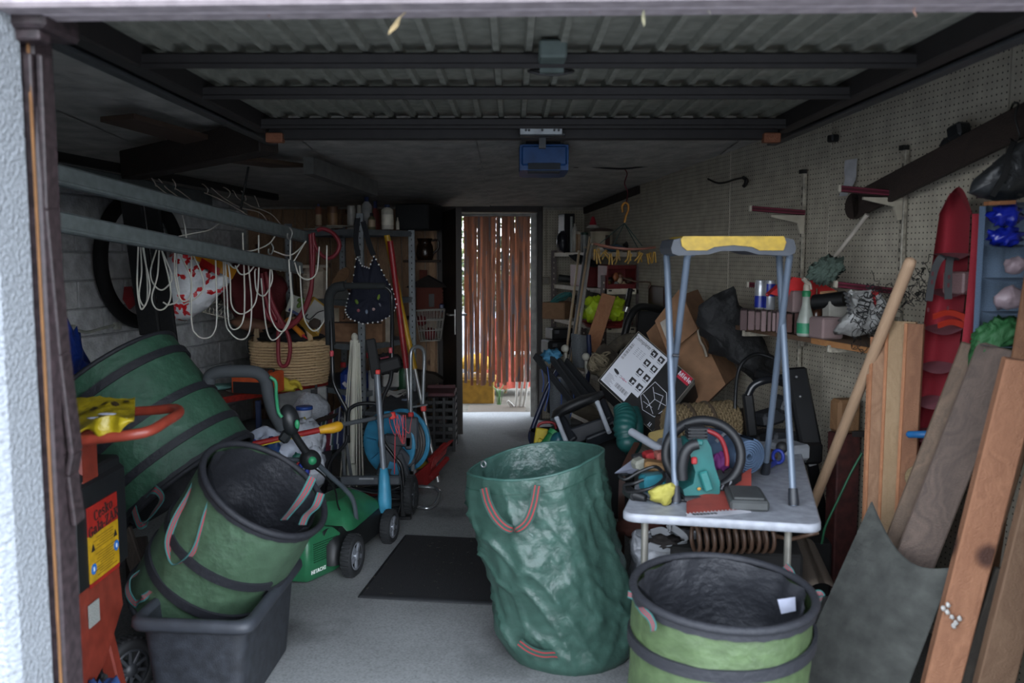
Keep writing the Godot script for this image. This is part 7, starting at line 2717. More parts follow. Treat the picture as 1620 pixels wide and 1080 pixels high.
func right_middle():
	var b = N()
	var t: Node3D
	# the vacuum cleaner box
	t = thing("printed_box", "black printed cardboard box tipped on its corner with white info labels", "box")
	var T0 = P(1010, 524, 5.0)
	var R0 = P(1098, 600, 4.75)
	var L0 = P(946, 602, 4.9)
	var ex = R0 - T0
	var ey = L0 - T0
	var n = ey.cross(ex).normalized()
	if n.z < 0: n = -n
	b = N()
	b.xf = Transform3D(Basis(ex, ey, -n * 0.27), T0)
	b.box(Vector3(0.5, 0.5, 0.5), Vector3.ONE)
	var bx = part("carton", b, M("191919", 0.55), t)
	b = N()
	for e in [[T0, R0], [R0, R0 + ey], [R0 + ey, L0], [L0, T0]]: b.tube([e[0], e[1]], 0.0022, 5)
	part("worn_edge", b, M("8a8378", 0.8), bx)
	b = N()
	var sA = R0 - n * 0.004
	b.quad(sA + ex.normalized() * 0.001, sA + ey + ex.normalized() * 0.001, sA + ey - n * 0.05 + ex.normalized() * 0.001, sA - n * 0.05 + ex.normalized() * 0.001, -1)
	part("pale_side", b, M("8d8a82", 0.7), bx)
	var wh = M("c9cbd2", 0.5, {"tex": "none"})
	var ink = M("26262a", 0.6, {"tex": "none"})
	var gry = M("7d7f86", 0.6, {"tex": "none"})
	cell(bx, "info_label", T0, ex, ey, n, 0.295, 0.4, 0.55, 0.76, wh)
	cell(bx, "info_label", T0, ex, ey, n, 0.24, 0.865, 0.44, 0.19, wh, 0.0014)
	for r in 4:
		for c in 2:
			var o = cell(bx, "pictogram", T0, ex, ey, n, 0.375 + 0.125 * c, 0.106 + 0.178 * r, 0.085, 0.09, ink, 0.002)
			cell(o, "pictogram_mark", T0, ex, ey, n, 0.37 + 0.125 * c + 0.006 * r, 0.106 + 0.178 * r, 0.04, 0.018 + 0.012 * ((r + c) % 3), wh, 0.003)
			cell(o, "pictogram_mark", T0, ex, ey, n, 0.382 + 0.125 * c, 0.116 + 0.178 * r, 0.014, 0.05, wh, 0.003)
			cell(bx, "caption", T0, ex, ey, n, 0.375 + 0.125 * c, 0.172 + 0.178 * r, 0.07, 0.012, gry, 0.002)
	b = N()
	for k in 16:
		var w = 0.004 + 0.006 * fmod(k * 0.618, 1.0)
		var a = T0 + ex * 0.04 + ey * (0.2 + k * 0.019) + n * 0.002
		b.quad(a, a + ex * 0.045, a + ex * 0.045 + ey * w, a + ey * w, -1)
	for k in 14:
		var a = T0 + ex * (0.22 + k * 0.016) + ey * 0.82 + n * 0.0025
		var w = 0.004 + 0.005 * fmod(k * 0.618, 1.0)
		b.quad(a, a + ex * w, a + ex * w + ey * 0.07, a + ey * 0.07, -1)
	part("bar_code", b, ink, bx).set_meta("kind", "stuff")
	b = N()
	for k in 22:
		var u = 0.14 + 0.055 * (k % 3)
		var v = 0.2 + 0.028 * (k / 3) + (0.36 if k > 14 else 0.0)
		var a = T0 + ex * u + ey * v + n * 0.002
		b.quad(a, a + ex * 0.035, a + ex * 0.035 + ey * 0.007, a + ey * 0.007, -1)
	for k in 9:
		var a = T0 + ex * (0.05) + ey * (0.79 + 0.018 * k) + n * 0.0025
		var w = 0.08 + 0.07 * fmod(k * 0.37, 1.0)
		b.quad(a, a + ex * w, a + ex * w + ey * 0.006, a + ey * 0.006, -1)
	part("small_print", b, gry, bx).set_meta("kind", "stuff")
	b = N()
	b.xf = Transform3D(Basis(ex.normalized(), -ey.normalized(), n), T0 + ex * 0.12 + ey * 0.7 + n * 0.002)
	b.ball(Vector3.ZERO, Vector3(0.022, 0.009, 0.001), Basis(Vector3.BACK, -0.2), 8)
	part("vacuum_picture", b, ink, bx)
	cell(bx, "pink_line", T0, ex, ey, n, 0.275, 0.72, 0.1, 0.008, M("c03a6a", 0.6, {"tex": "none"}), 0.0025)
	var wx = Transform3D(Basis(ex.normalized(), -ey.normalized(), n), T0 + ex * 0.2 + ey * 0.085 + n * 0.002)
	words("Complete C3", 0.021, 0.0006, ink, bx, wx, false)
	cell(bx, "red_logo_patch", T0, ex, ey, n, 0.89, 0.07, 0.19, 0.15, M("a81f34", 0.5, {"tex": "none"}))
	wx.origin = T0 + ex * 0.89 + ey * 0.07 + n * 0.002
	words("Miele", 0.026, 0.0008, wh, bx, wx)
	b = N()
	var ln = [[0.62, 0.42, 0.83, 0.43], [0.83, 0.43, 0.95, 0.6], [0.62, 0.42, 0.58, 0.72], [0.58, 0.72, 0.72, 0.86], [0.72, 0.86, 0.9, 0.82], [0.9, 0.82, 0.95, 0.6], [0.64, 0.5, 0.76, 0.62], [0.76, 0.62, 0.93, 0.58], [0.76, 0.62, 0.74, 0.8], [0.6, 0.68, 0.7, 0.7], [0.7, 0.7, 0.86, 0.8], [0.66, 0.76, 0.8, 0.74], [0.7, 0.55, 0.82, 0.5], [0.82, 0.5, 0.88, 0.7]]
	for e in ln:
		b.bar(T0 + ex * e[0] + ey * e[1] + n * 0.001, T0 + ex * e[2] + ey * e[3] + n * 0.001, 0.0028, 0.001, ex)
	part("line_drawing", b, wh, bx).set_meta("kind", "stuff")
	for e in [[0.72, 0.93, 0.07, 0.012], [0.9, 0.945, 0.012, 0.05], [0.925, 0.945, 0.012, 0.05], [0.912, 0.975, 0.05, 0.008]]: cell(bx, "arrow_mark", T0, ex, ey, n, e[0], e[1], e[2], e[3], wh, 0.002)
	settle(t)
	# big carton
	t = thing("brown_carton", "large plain brown cardboard carton tipped over under the black cover", "box")
	var V = P(1148, 608, 4.85)
	var e1 = P(1080, 466, 5.15) - V
	var e2 = P(1086, 668, 4.95) - V
	var e3 = Vector3(0.15, 0.02, -0.3)
	b = N()
	b.xf = Transform3D(Basis(e1, e2, e3), V)
	b.box(Vector3(0.5, 0.5, 0.5), Vector3.ONE)
	var cb = M("8f6a4d", 0.85, {"sc": 2.0})
	part("carton", b, cb, t)
	b = N()
	var m0 = P(1104, 521, 5.0)
	for e in [[P(1074, 458, 5.1), P(1036, 508, 5.05), P(1057, 560, 4.98), m0]]:
		var fn: Vector3 = (e[1] - e[0]).cross(e[3] - e[0]).normalized() * 0.005
		b.quad(e[0] + fn, e[1] + fn, e[2] + fn, e[3] + fn, -1)
		b.quad(e[0] - fn, e[1] - fn, e[2] - fn, e[3] - fn, -1)
		for k in 4: b.quad(e[k] + fn, e[(k + 1) % 4] + fn, e[(k + 1) % 4] - fn, e[k] - fn, -1)
	part("flap", b, cb, t)
	b = N()
	b.quad(P(1044, 510, 5.02), P(1055, 503, 5.02), P(1068, 540, 4.97), P(1058, 547, 4.97), -1)
	part("white_label", b, M("a8a198", 0.7), t)
	b = N()
	b.tube(curve([P(1104, 522, 4.96), P(1108, 540, 4.93), P(1113, 548, 4.92), P(1118, 564, 4.9)], 4), 0.008, 5)
	part("torn_edge", b, M("a59a8a", 0.9), t)
	settle(t)
	b = N()
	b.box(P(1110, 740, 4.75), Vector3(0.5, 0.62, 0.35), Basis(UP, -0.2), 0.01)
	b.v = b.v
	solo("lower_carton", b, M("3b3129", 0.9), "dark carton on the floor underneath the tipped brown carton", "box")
	# black cover
	b = pillow([[1094, 490], [1113, 475], [1148, 460], [1174, 486], [1200, 520], [1222, 545], [1229, 560], [1226, 590], [1210, 604], [1190, 598], [1164, 590], [1142, 570], [1120, 558], [1107, 529]], 4.72, 0.2, 0.14, 8, 3.0, 84, 20)
	solo("black_cover", b, M("17181a", 0.75, {"nrm": "wrink", "ns": 0.8, "sc": 1.5}), "black padded cloth cover thrown over the big brown carton", "cover")
	# black folding trolley
	t = thing("folding_trolley", "black folded trolley frame with a curved handle wedged against the pegboard", "trolley")
	var bk = M("151618", 0.4)
	b = N()
	b.tube(curve(pix([[1164, 706, 4.3], [1163, 640, 4.35], [1167, 592, 4.4], [1178, 570, 4.42], [1198, 560, 4.45], [1222, 566, 4.45]], 4.3), 6), 0.0095, 8)
	part("thin_hoop", b, bk, t)
	b = N()
	b.tube(curve(pix([[1182, 628, 4.2], [1192, 610, 4.2], [1212, 601, 4.2], [1245, 597, 4.25]], 4.2), 6), 0.019, 10)
	part("arm_rest", b, M("1c1e22", 0.3), t)
	b = N()
	b.bar(P(1182, 622, 4.2), P(1190, 690, 4.2), 0.05, 0.04, Vector3.RIGHT, 0.01)
	b.bar(P(1196, 590, 4.45), P(1250, 606, 4.3), 0.05, 0.04, UP, 0.01)
	part("upright", b, bk, t)
	b = N()
	b.bar(P(1258, 582, 4.25), P(1283, 712, 4.1), 0.1, 0.05, Vector3.RIGHT, 0.02)
	part("side_rail", b, bk, t)
	for k in 4:
		b = N()
		b.ball(P(1260 + k * 6, 596 + k * 31, 4.16), Vector3.ONE * 0.006, Basis(), 8)
		part("rivet", b, M("a8a8a8", 0.3, {"metal": 0.6}), t)
	b = N()
	b.box(P(1280, 715, 4.1), Vector3(0.1, 0.1, 0.09), Basis(UP, 0.2), 0.012)
	part("foot_block", b, bk, t)
	b = N()
	b.bar(P(1284, 730, 4.1), F(1316, 890), 0.05, 0.04, Vector3.RIGHT, 0.008)
	b.bar(P(1262, 735, 4.2), F(1285, 875), 0.05, 0.04, Vector3.RIGHT, 0.008)
	part("lower_leg", b, bk, t)
	var pl = [[1215, 660, 0.13, 0.07, 0.2, "303236"], [1240, 640, 0.1, 0.08, -0.3, "26282b"], [1205, 690, 0.14, 0.05, 0.1, "1b1c1f"], [1235, 690, 0.16, 0.06, -0.1, "34363a"], [1225, 715, 0.2, 0.06, 0.05, "222427"]]
	for e in pl:
		b = N()
		b.box(P(e[0], e[1], 4.35), Vector3(e[2], e[3], 0.12), Basis(Vector3.BACK, e[4]) * Basis(UP, 0.4), 0.02)
		part("folded_panel", b, M(e[5], 0.6), t)
	b = N()
	b.bar(P(1225, 730, 4.35), F(1240, 868), 0.2, 0.1, Vector3.RIGHT, 0.01)
	part("lower_panel", b, M("1a1b1d", 0.6), t)
	settle(t)
	# wicker roll
	t = thing("seagrass_basket", "round seagrass basket with dark bands lying on its side behind the trimmer", "basket")
	basket(t, P(1060, 676, 4.3), along(Vector3(1, 0.02, -0.35), UP), 0.1, 0.1, 0.33, 22, M("8f7a58", 0.85, {"tex": "speck", "sc": 6.0}), 1.0)
	var ax = Vector3(1, 0.02, -0.35).normalized()
	for k in [0.09, 0.2]:
		b = N()
		var ring = []
		var bs = along(ax, UP)
		for j in 40: ring.append(P(1060, 676, 4.3) + ax * k + bs * Vector3(cos(j * TAU / 40), 0, sin(j * TAU / 40)) * 0.106)
		b.tube(ring, 0.012, 6, true)
		part("dark_band", b, M("4a3c2c", 0.9), t)
	settle(t)
	b = N()
	b.bar(P(1030, 700, 4.25), P(1068, 690, 4.2), 0.1, 0.05, UP, 0.01)
	solo("yellow_foam", b, M("a8925a", 0.9), "dull yellow foam bar beside the seagrass basket", "foam")
	# upturned black stool
	t = thing("upturned_stool", "upturned black stool with bright chrome legs lying among the clutter", "stool")
	b = pillow([[872, 661], [875, 650], [887, 640], [920, 625], [953, 617], [956, 625], [947, 633], [913, 649], [890, 658]], 4.85, 0.3, 0.0, 1, 3.0)
	part("seat", b, M("17181a", 0.6), t)
	for e in [[881, 662, 4.78, 899, 706, 4.62], [945, 637, 4.78, 964, 684, 4.62]]:
		b = N()
		b.tube([P(e[0], e[1], e[2]), P(e[3], e[4], e[5])], 0.013, 10)
		b.ball(P(e[0], e[1], e[2]), Vector3.ONE * 0.015, Basis(), 10)
		part("chrome_leg", b, M("d5dbe4", 0.2, {"metal": 0.25}), t)
	for e in [[887, 660, 4.85, 907, 697, 4.7, 0.05], [951, 634, 4.85, 968, 672, 4.72, 0.05], [905, 690, 4.75, 970, 668, 4.75, 0.09], [928, 700, 4.65, 978, 680, 4.7, 0.07]]:
		b = N()
		b.bar(P(e[0], e[1], e[2]), P(e[3], e[4], e[5]), e[6], 0.03, Vector3(1, 1, 0), 0.008)
		part("black_frame", b, M("1e2126", 0.5), t)
	settle(t)
	b = N()
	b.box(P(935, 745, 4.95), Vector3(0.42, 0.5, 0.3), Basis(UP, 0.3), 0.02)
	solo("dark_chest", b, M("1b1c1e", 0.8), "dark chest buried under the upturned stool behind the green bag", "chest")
	# teal ribbed rubber
	t = thing("teal_float", "ribbed teal green rubber float beside the black printed box", "float")
	b = N()
	var fp = [P(985, 648, 4.55), P(990, 660, 4.5), P(988, 678, 4.45), P(992, 700, 4.42)]
	var fr = []
	var pts = curve(fp, 9)
	for k in pts.size(): fr.append((0.05 + 0.012 * sin(PI * k / pts.size())) * (1.0 - 0.07 * (k % 3)))
	b.tube(pts, fr, 16)
	b.ball(fp[0], Vector3(0.05, 0.035, 0.05), Basis(), 12)
	b.ball(fp[3], Vector3(0.055, 0.05, 0.055), Basis(), 12)
	part("body", b, M("1f5a56", 0.45), t)
	settle(t)
	b = N()
	b.tube(curve([P(1000, 648, 4.6), P(1006, 670, 4.55), P(1004, 700, 4.5), P(996, 712, 4.45)], 6), 0.04, 12)
	solo("teal_hose", b, M("1b4e4c", 0.45), "thick teal tube curling behind the ribbed teal float", "tube")
	# bottles and a pail behind the green bag
	t = thing("garden_pail", "small pail with a red handle holding a yellow packet behind the green bag", "pail")
	b = N()
	b.lathe([Vector2(0, 0), Vector2(0.09, 0), Vector2(0.11, 0.22), Vector2(0.105, 0.22)], 24, P(868, 705, 5.0) + Vector3(0, -0.13, 0))
	part("body", b, M("1f2226", 0.6), t)
	b = N()
	b.tube(curve(pix([[851, 684], [852, 672], [862, 668], [876, 669], [881, 680]], 4.95), 5), 0.008, 7)
	part("red_handle", b, M("8f1f22", 0.5), t)
	settle(t)
	b = N()
	b.box(P(855, 695, 4.86), Vector3(0.07, 0.13, 0.03), Basis(Vector3.BACK, -0.15), 0.006)
	b.box(P(856, 701, 4.84), Vector3(0.045, 0.05, 0.02), Basis(Vector3.BACK, -0.4), 0.004)
	solo("yellow_packet", b, M("b5a024", 0.6), "yellow packet sticking out of the small pail", "packet")
	t = thing("green_flask", "green plastic bottle with a round cap slanting beside the yellow packet", "bottle")
	b = N()
	b.tube([P(858, 712, 4.75), P(866, 700, 4.76), P(873, 688, 4.78)], [0.034, 0.03, 0.026], 12)
	part("body", b, M("1f6a3a", 0.45), t)
	b = N()
	b.tube([P(873, 688, 4.78), P(877, 682, 4.79)], 0.031, 12)
	part("cap", b, M("2a8048", 0.45), t)
	settle(t)
	b = N()
	b.ball(P(884, 700, 4.75), Vector3(0.05, 0.06, 0.04), Basis(), 12, 0.1, 2)
	solo("teal_jug", b, M("1f5560", 0.4), "teal plastic jug next to the green slanting bottle", "jug")
	b = N()
	b.ribbon(curve([P(1008, 700, 4.3), P(1000, 715, 4.25), P(990, 735, 4.2), P(985, 752, 4.15), P(983, 800, 4.12), F(983, 905, 0.02)], 5), [Vector3(1, 0.3, 0)], 0.03, 0.005)
	solo("leather_strap", b, M("4a2c20", 0.6), "brown leather strap hanging down beside the white cardboard tube", "strap")
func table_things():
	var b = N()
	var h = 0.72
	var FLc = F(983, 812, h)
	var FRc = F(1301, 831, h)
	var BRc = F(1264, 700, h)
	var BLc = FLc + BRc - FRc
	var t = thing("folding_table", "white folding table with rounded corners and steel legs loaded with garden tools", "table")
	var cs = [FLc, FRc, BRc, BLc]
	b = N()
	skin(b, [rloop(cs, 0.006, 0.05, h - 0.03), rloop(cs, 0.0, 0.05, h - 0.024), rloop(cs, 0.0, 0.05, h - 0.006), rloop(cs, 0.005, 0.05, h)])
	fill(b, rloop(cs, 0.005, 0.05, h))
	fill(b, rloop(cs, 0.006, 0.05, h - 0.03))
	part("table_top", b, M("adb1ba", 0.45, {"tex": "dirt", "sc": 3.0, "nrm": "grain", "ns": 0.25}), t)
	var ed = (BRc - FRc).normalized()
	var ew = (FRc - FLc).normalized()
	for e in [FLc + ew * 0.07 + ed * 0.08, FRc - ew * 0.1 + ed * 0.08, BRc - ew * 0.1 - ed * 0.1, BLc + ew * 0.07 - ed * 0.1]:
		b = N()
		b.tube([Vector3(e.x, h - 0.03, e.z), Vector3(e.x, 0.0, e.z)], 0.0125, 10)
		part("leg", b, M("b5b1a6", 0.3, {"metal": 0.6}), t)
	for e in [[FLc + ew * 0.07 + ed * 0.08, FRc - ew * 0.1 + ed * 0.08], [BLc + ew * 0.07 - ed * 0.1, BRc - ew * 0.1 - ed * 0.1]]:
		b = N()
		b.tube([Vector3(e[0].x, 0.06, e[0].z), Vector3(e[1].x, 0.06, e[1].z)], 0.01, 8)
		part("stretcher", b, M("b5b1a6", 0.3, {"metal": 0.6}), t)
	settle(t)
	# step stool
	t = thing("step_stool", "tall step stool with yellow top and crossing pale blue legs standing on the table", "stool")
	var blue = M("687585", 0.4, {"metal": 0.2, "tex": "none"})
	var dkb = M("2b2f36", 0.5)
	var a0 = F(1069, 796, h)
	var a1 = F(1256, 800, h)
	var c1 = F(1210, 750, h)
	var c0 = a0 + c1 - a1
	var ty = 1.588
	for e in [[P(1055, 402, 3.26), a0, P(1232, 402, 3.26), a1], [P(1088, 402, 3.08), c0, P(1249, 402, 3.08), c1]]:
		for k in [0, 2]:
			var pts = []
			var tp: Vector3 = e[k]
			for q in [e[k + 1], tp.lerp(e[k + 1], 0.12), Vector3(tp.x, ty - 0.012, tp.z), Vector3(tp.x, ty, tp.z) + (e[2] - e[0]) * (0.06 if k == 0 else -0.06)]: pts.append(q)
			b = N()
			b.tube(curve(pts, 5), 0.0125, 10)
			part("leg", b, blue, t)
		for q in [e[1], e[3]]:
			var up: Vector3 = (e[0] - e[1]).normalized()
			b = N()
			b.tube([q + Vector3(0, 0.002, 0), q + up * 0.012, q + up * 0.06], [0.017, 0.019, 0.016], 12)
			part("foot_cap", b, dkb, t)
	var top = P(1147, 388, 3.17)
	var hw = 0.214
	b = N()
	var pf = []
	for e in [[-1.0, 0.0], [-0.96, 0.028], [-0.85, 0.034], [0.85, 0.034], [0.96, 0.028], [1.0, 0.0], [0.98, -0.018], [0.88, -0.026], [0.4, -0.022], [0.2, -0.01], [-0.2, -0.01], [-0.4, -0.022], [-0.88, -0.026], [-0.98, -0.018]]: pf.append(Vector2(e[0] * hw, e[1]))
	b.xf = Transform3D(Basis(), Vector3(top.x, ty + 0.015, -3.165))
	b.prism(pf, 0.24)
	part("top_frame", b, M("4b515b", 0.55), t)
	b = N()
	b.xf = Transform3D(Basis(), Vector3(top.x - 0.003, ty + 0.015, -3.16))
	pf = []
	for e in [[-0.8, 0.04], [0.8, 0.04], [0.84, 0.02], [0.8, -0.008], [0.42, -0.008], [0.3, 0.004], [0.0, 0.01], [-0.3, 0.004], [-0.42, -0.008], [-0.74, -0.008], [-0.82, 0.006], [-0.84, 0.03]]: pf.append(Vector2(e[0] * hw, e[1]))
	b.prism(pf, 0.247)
	part("yellow_tread", b, M("d2ab1c", 0.5, {"tex": "dirt", "sc": 4.0}), t)
	b = N()
	b.tube([P(1232, 402, 3.26).lerp(a1, 0.62) + Vector3(-0.012, 0, 0), P(1249, 402, 3.08).lerp(c1, 0.35) + Vector3(0.012, 0, 0)], 0.005, 6)
	b.tube([P(1064, 562, 3.12), P(1074, 562, 3.12)], 0.006, 6)
	part("pivot", b, dkb, t)
	settle(t)
	# hedge trimmer
	t = thing("hedge_trimmer", "teal electric hedge trimmer with a round black guard lying on the table", "hedge trimmer")
	var teal = M("1f6f6c", 0.4)
	var bk = M("1c1e22", 0.55)
	var c = P(1113, 719, 3.2)
	b = N()
	var ring = []
	for k in 48:
		var a = TAU * k / 48.0
		ring.append(c + Vector3(cos(a) * 0.138, sin(a) * 0.122, -0.03 * sin(a)))
	b.tube(ring, 0.0185, 12, true)
	part("guard", b, bk, t)
	b = N()
	b.tube(curve(pix([[1108, 681], [1122, 682], [1138, 691], [1146, 706], [1150, 724], [1150, 736]], 3.19), 5), 0.009, 8)
	part("red_switch_bar", b, M("b03038", 0.45), t)
	b = N()
	var cc = P(1105, 738, 3.08)
	b.xf = Transform3D(Basis(UP, 0.1), cc)
	var poly = []
	for e in [[1082, 693], [1112, 691], [1119, 704], [1125, 734], [1133, 758], [1133, 776], [1108, 783], [1098, 779], [1077, 778], [1074, 768], [1090, 760], [1094, 742], [1086, 716]]:
		var w = P(e[0], e[1], 3.08) - cc
		poly.append(Vector2(w.x, w.y))
	b.prism(poly, 0.09)
	var hb = part("housing", b, teal, t)
	b = N()
	b.bar(P(1112, 745, 3.02), P(1122, 776, 3.02), 0.03, 0.02, Vector3.RIGHT, 0.006)
	b.bar(P(1096, 698, 3.03), P(1112, 700, 3.03), 0.02, 0.02, UP, 0.006)
	part("housing_ridge", b, M("2a807c", 0.4), hb)
	b = N()
	b.tube(curve(pix([[1104, 702], [1092, 706], [1083, 718], [1079, 738], [1080, 758]], 3.02), 5), 0.0195, 12)
	part("grip", b, bk, t)
	b = N()
	for k in 4: b.box(P(1101, 676 + k * 5, 3.08), Vector3(0.07, 0.008, 0.07), Basis(), 0.003)
	b.box(P(1101, 684, 3.08), Vector3(0.06, 0.05, 0.06), Basis(), 0.006)
	part("bellows", b, bk, t)
	b = N()
	b.box(P(1098, 728, 3.03), Vector3(0.02, 0.025, 0.02), Basis(), 0.004)
	part("red_trigger", b, M("b8282c", 0.45), t)
	b = N()
	b.ball(P(1106, 773, 3.025), Vector3(0.007, 0.006, 0.003), Basis(), 8)
	part("orange_badge", b, M("c08a2c", 0.5), t)
	b = N()
	b.box(P(1100, 784, 3.06), Vector3(0.1, 0.018, 0.1), Basis(), 0.006)
	part("base_plate", b, bk, t)
	b = N()
	b.bar(P(1130, 770, 3.25), P(1190, 742, 3.6), 0.06, 0.012, Vector3.RIGHT)
	part("blade_bar", b, M("6a6c6e", 0.35, {"metal": 0.7}), t)
	settle(t)
	b = N()
	b.ball(P(1140, 730, 3.3), Vector3(0.04, 0.03, 0.03), Basis(Vector3.BACK, 0.4), 12, 0.4, 4)
	solo("purple_glove", b, M("7c2878", 0.7), "crumpled purple glove behind the trimmer guard ring", "glove")
	# blue mat roll
	t = thing("mat_roll", "rolled up grey blue mat with its spiral end towards the viewer on the table", "mat")
	var rc = P(1186, 722, 3.25)
	var bs = along(Vector3(-0.35, -0.02, -1), UP)
	b = N()
	var L = 0.3
	for k in 130:
		var a = k * 0.3
		var a2 = (k + 1) * 0.3
		var r0 = 0.008 + 0.055 * k / 130.0
		var r1 = 0.008 + 0.055 * (k + 1) / 130.0
		var p0 = rc + bs * Vector3(cos(a) * r0, 0, sin(a) * r0)
		var p1 = rc + bs * Vector3(cos(a2) * r1, 0, sin(a2) * r1)
		var q0 = rc + bs * Vector3(cos(a) * (r0 + 0.0068), 0.003, sin(a) * (r0 + 0.0068))
		var q1 = rc + bs * Vector3(cos(a2) * (r1 + 0.0068), 0.003, sin(a2) * (r1 + 0.0068))
		var d = bs.y * L
		b.quad(p0, p1, q1, q0, -1)
		b.quad(q0, q1, q1 + d, q0 + d, 0)
		b.quad(p0, p1, p1 + d, p0 + d, 0)
	part("spiral_foam", b, M("5a7290", 0.8), t)
	b = N()
	b.ribbon([rc + bs.y * 0.12 + Vector3(-0.06, 0.035, 0), rc + bs.y * 0.12 + Vector3(-0.03, 0.066, 0), rc + bs.y * 0.12 + Vector3(0.03, 0.066, 0)], [bs.y], 0.025, 0.002)
	part("paper_tag", b, M("b5b9c0", 0.6), t)
	settle(t)
	# grey case lid and red carton sleeve
	b = N()
	var g = F(1180, 786, h + 0.025)
	b.box(Vector3(g.x, h + 0.02, g.z), Vector3(0.13, 0.036, 0.2), Basis(UP, -0.12), 0.008)
	b.box(Vector3(g.x, h + 0.041, g.z), Vector3(0.1, 0.008, 0.16), Basis(UP, -0.12), 0.003)
	solo("grey_case", b, M("484b4b", 0.6), "flat dark grey plastic case at the table front under the blue mat roll", "case")
	t = thing("red_sleeve", "flattened red cardboard sleeve with white lettering lying at the table edge", "sleeve")
	b = N()
	var f = func(u, w):
		var p = F(lerpf(1086, 1188, u), lerpf(814 - 8.0 * u, 792 - 22.0 * u, w), h + 0.004)
		p.y = h + 0.006 + 0.02 * absf(sin(u * 5.0)) * w + 0.05 * u * u * w
		return p
	b.sheet(16, 6, f, 0)
	part("card", b, M("a3453a", 0.6), t)
	b = N()
	b.sheet(16, 1, func(u, w): return f.call(u, -0.14 + 0.14 * w) + Vector3(0, 0.001 - 0.004 * (1 - w), 0))
	part("pale_edge", b, M("b9b9c0", 0.6), t)
	b = N()
	for k in 18: b.box(f.call(k / 18.0, 0.02) + Vector3(0, 0.002, 0), Vector3(0.005, 0.001, 0.006))
	part("printed_tick", b, M("c2bfc2", 0.6), t).set_meta("kind", "stuff")
	b = N()
	for k in 7:
		var q: Vector3 = f.call(0.12 + k * 0.055, -0.07) + Vector3(0, 0.002, 0)
		b.box(q, Vector3(0.008, 0.0015, 0.012), Basis(UP, 0.5 - 0.2 * (k % 3)))
	part("black_print", b, M("1c1c20", 0.6), t).set_meta("kind", "stuff")
	b = N()
	for k in 5: b.bar(f.call(0.42 + k * 0.06, 0.84) + Vector3(0, 0.004, 0), f.call(0.45 + k * 0.06, 1.0) + Vector3(0, 0.005, 0), 0.006, 0.001, Vector3.RIGHT)
	part("white_print", b, M("c2c3c8", 0.6), t).set_meta("kind", "stuff")
	b = N()
	b.sheet(4, 2, func(u, w): return f.call(0.3 + 0.55 * u, 0.8 + 0.25 * w) + Vector3(0, 0.002, 0))
	part("black_panel", b, M("1f2024", 0.6), t)
	settle(t)
	# teal charger and cables
	t = thing("charger", "light teal charger block with black plugs and cable at the table corner", "charger")
	b = N()
	var q = F(1032, 764, h + 0.03)
	b.box(Vector3(q.x, h + 0.034, q.z), Vector3(0.085, 0.062, 0.07), Basis(UP, 0.25) * Basis(Vector3.BACK, 0.08), 0.01)
	part("block", b, M("2c7f8e", 0.45), t)
	b = N()
	b.tube(curve(pix([[1048, 746, 3.1], [1036, 738, 3.15], [1012, 746, 3.15], [990, 758, 3.15], [980, 752, 3.18], [992, 750, 3.2]], 3.1), 6), 0.0065, 7)
	b.tube(curve(pix([[1018, 758, 3.05], [1004, 764, 3.05], [988, 768, 3.08], [994, 778, 3.05], [1030, 772, 3.0], [1050, 758, 3.05], [1050, 748, 3.1]], 3.1), 6), 0.0065, 7)
	b.tube(curve([F(1022, 788, h + 0.012), F(1040, 791, h + 0.008), F(1066, 790, h + 0.008), F(1090, 792, h + 0.008)], 5), 0.005, 7)
	part("cable", b, M("121315", 0.5), t)
	b = N()
	b.tube([F(992, 776, h + 0.02), F(1005, 784, h + 0.018)], 0.02, 10)
	b.tube([F(1006, 783, h + 0.018), F(1022, 788, h + 0.015)], [0.021, 0.012], 10)
	part("plug", b, M("17181a", 0.5), t)
	settle(t)
	b = pillow([[1026, 776], [1040, 768], [1058, 764], [1066, 770], [1064, 790], [1060, 803], [1052, 806], [1048, 796], [1030, 790]], 2.99, 0.06, 0.03, 3, 14.0)
	for v in b.v.size(): b.v[v].y = maxf(b.v[v].y, h + 0.002)
	solo("yellow_glove", b, M("b9b04c", 0.75, {"nrm": "wrink"}), "pale yellow work glove under the left front stool foot", "glove")
	# paper tube, pliers, blocks, cards, tape
	t = thing("paper_tube", "white cardboard tube slanting down behind the trimmer guard", "tube")
	b = N()
	b.tube([P(999, 683, 3.6), P(1048, 712, 3.4)], 0.0165, 14, false, false)
	b.tube([P(999, 683, 3.6), P(1048, 712, 3.4)], 0.0145, 14, false, true)
	part("sleeve", b, M("b5bac4", 0.55), t)
	settle(t)
	var sm = [["red_cutter", [1028, 720, 3.35], [0.045, 0.03, 0.06], "b02228", 0.2, "bright red cutter handle beside the trimmer guard", "cutter"], ["pink_tool", [1045, 720, 3.3], [0.04, 0.032, 0.06], "b5685c", 0.1, "salmon pink tool handle next to the red cutter", "tool"], ["sponge", [1036, 736, 3.25], [0.08, 0.035, 0.07], "8f6a3c", -0.1, "yellow brown sponge under the pink tool handle", "sponge"], ["chalk_block", [1012, 735, 3.3], [0.05, 0.05, 0.06], "9a9a8c", 0.3, "pale grey green block beside the white card", "block"], ["dark_stopper", [1010, 722, 3.4], [0.05, 0.02, 0.04], "18191c", 0.1, "small black cap behind the pale block", "cap piece"], ["tape_roll_core", [1219, 722, 3.65], [0.05, 0.04, 0.05], "6a5644", 0.3, "short brown cardboard core by the blue scissors", "core"]]
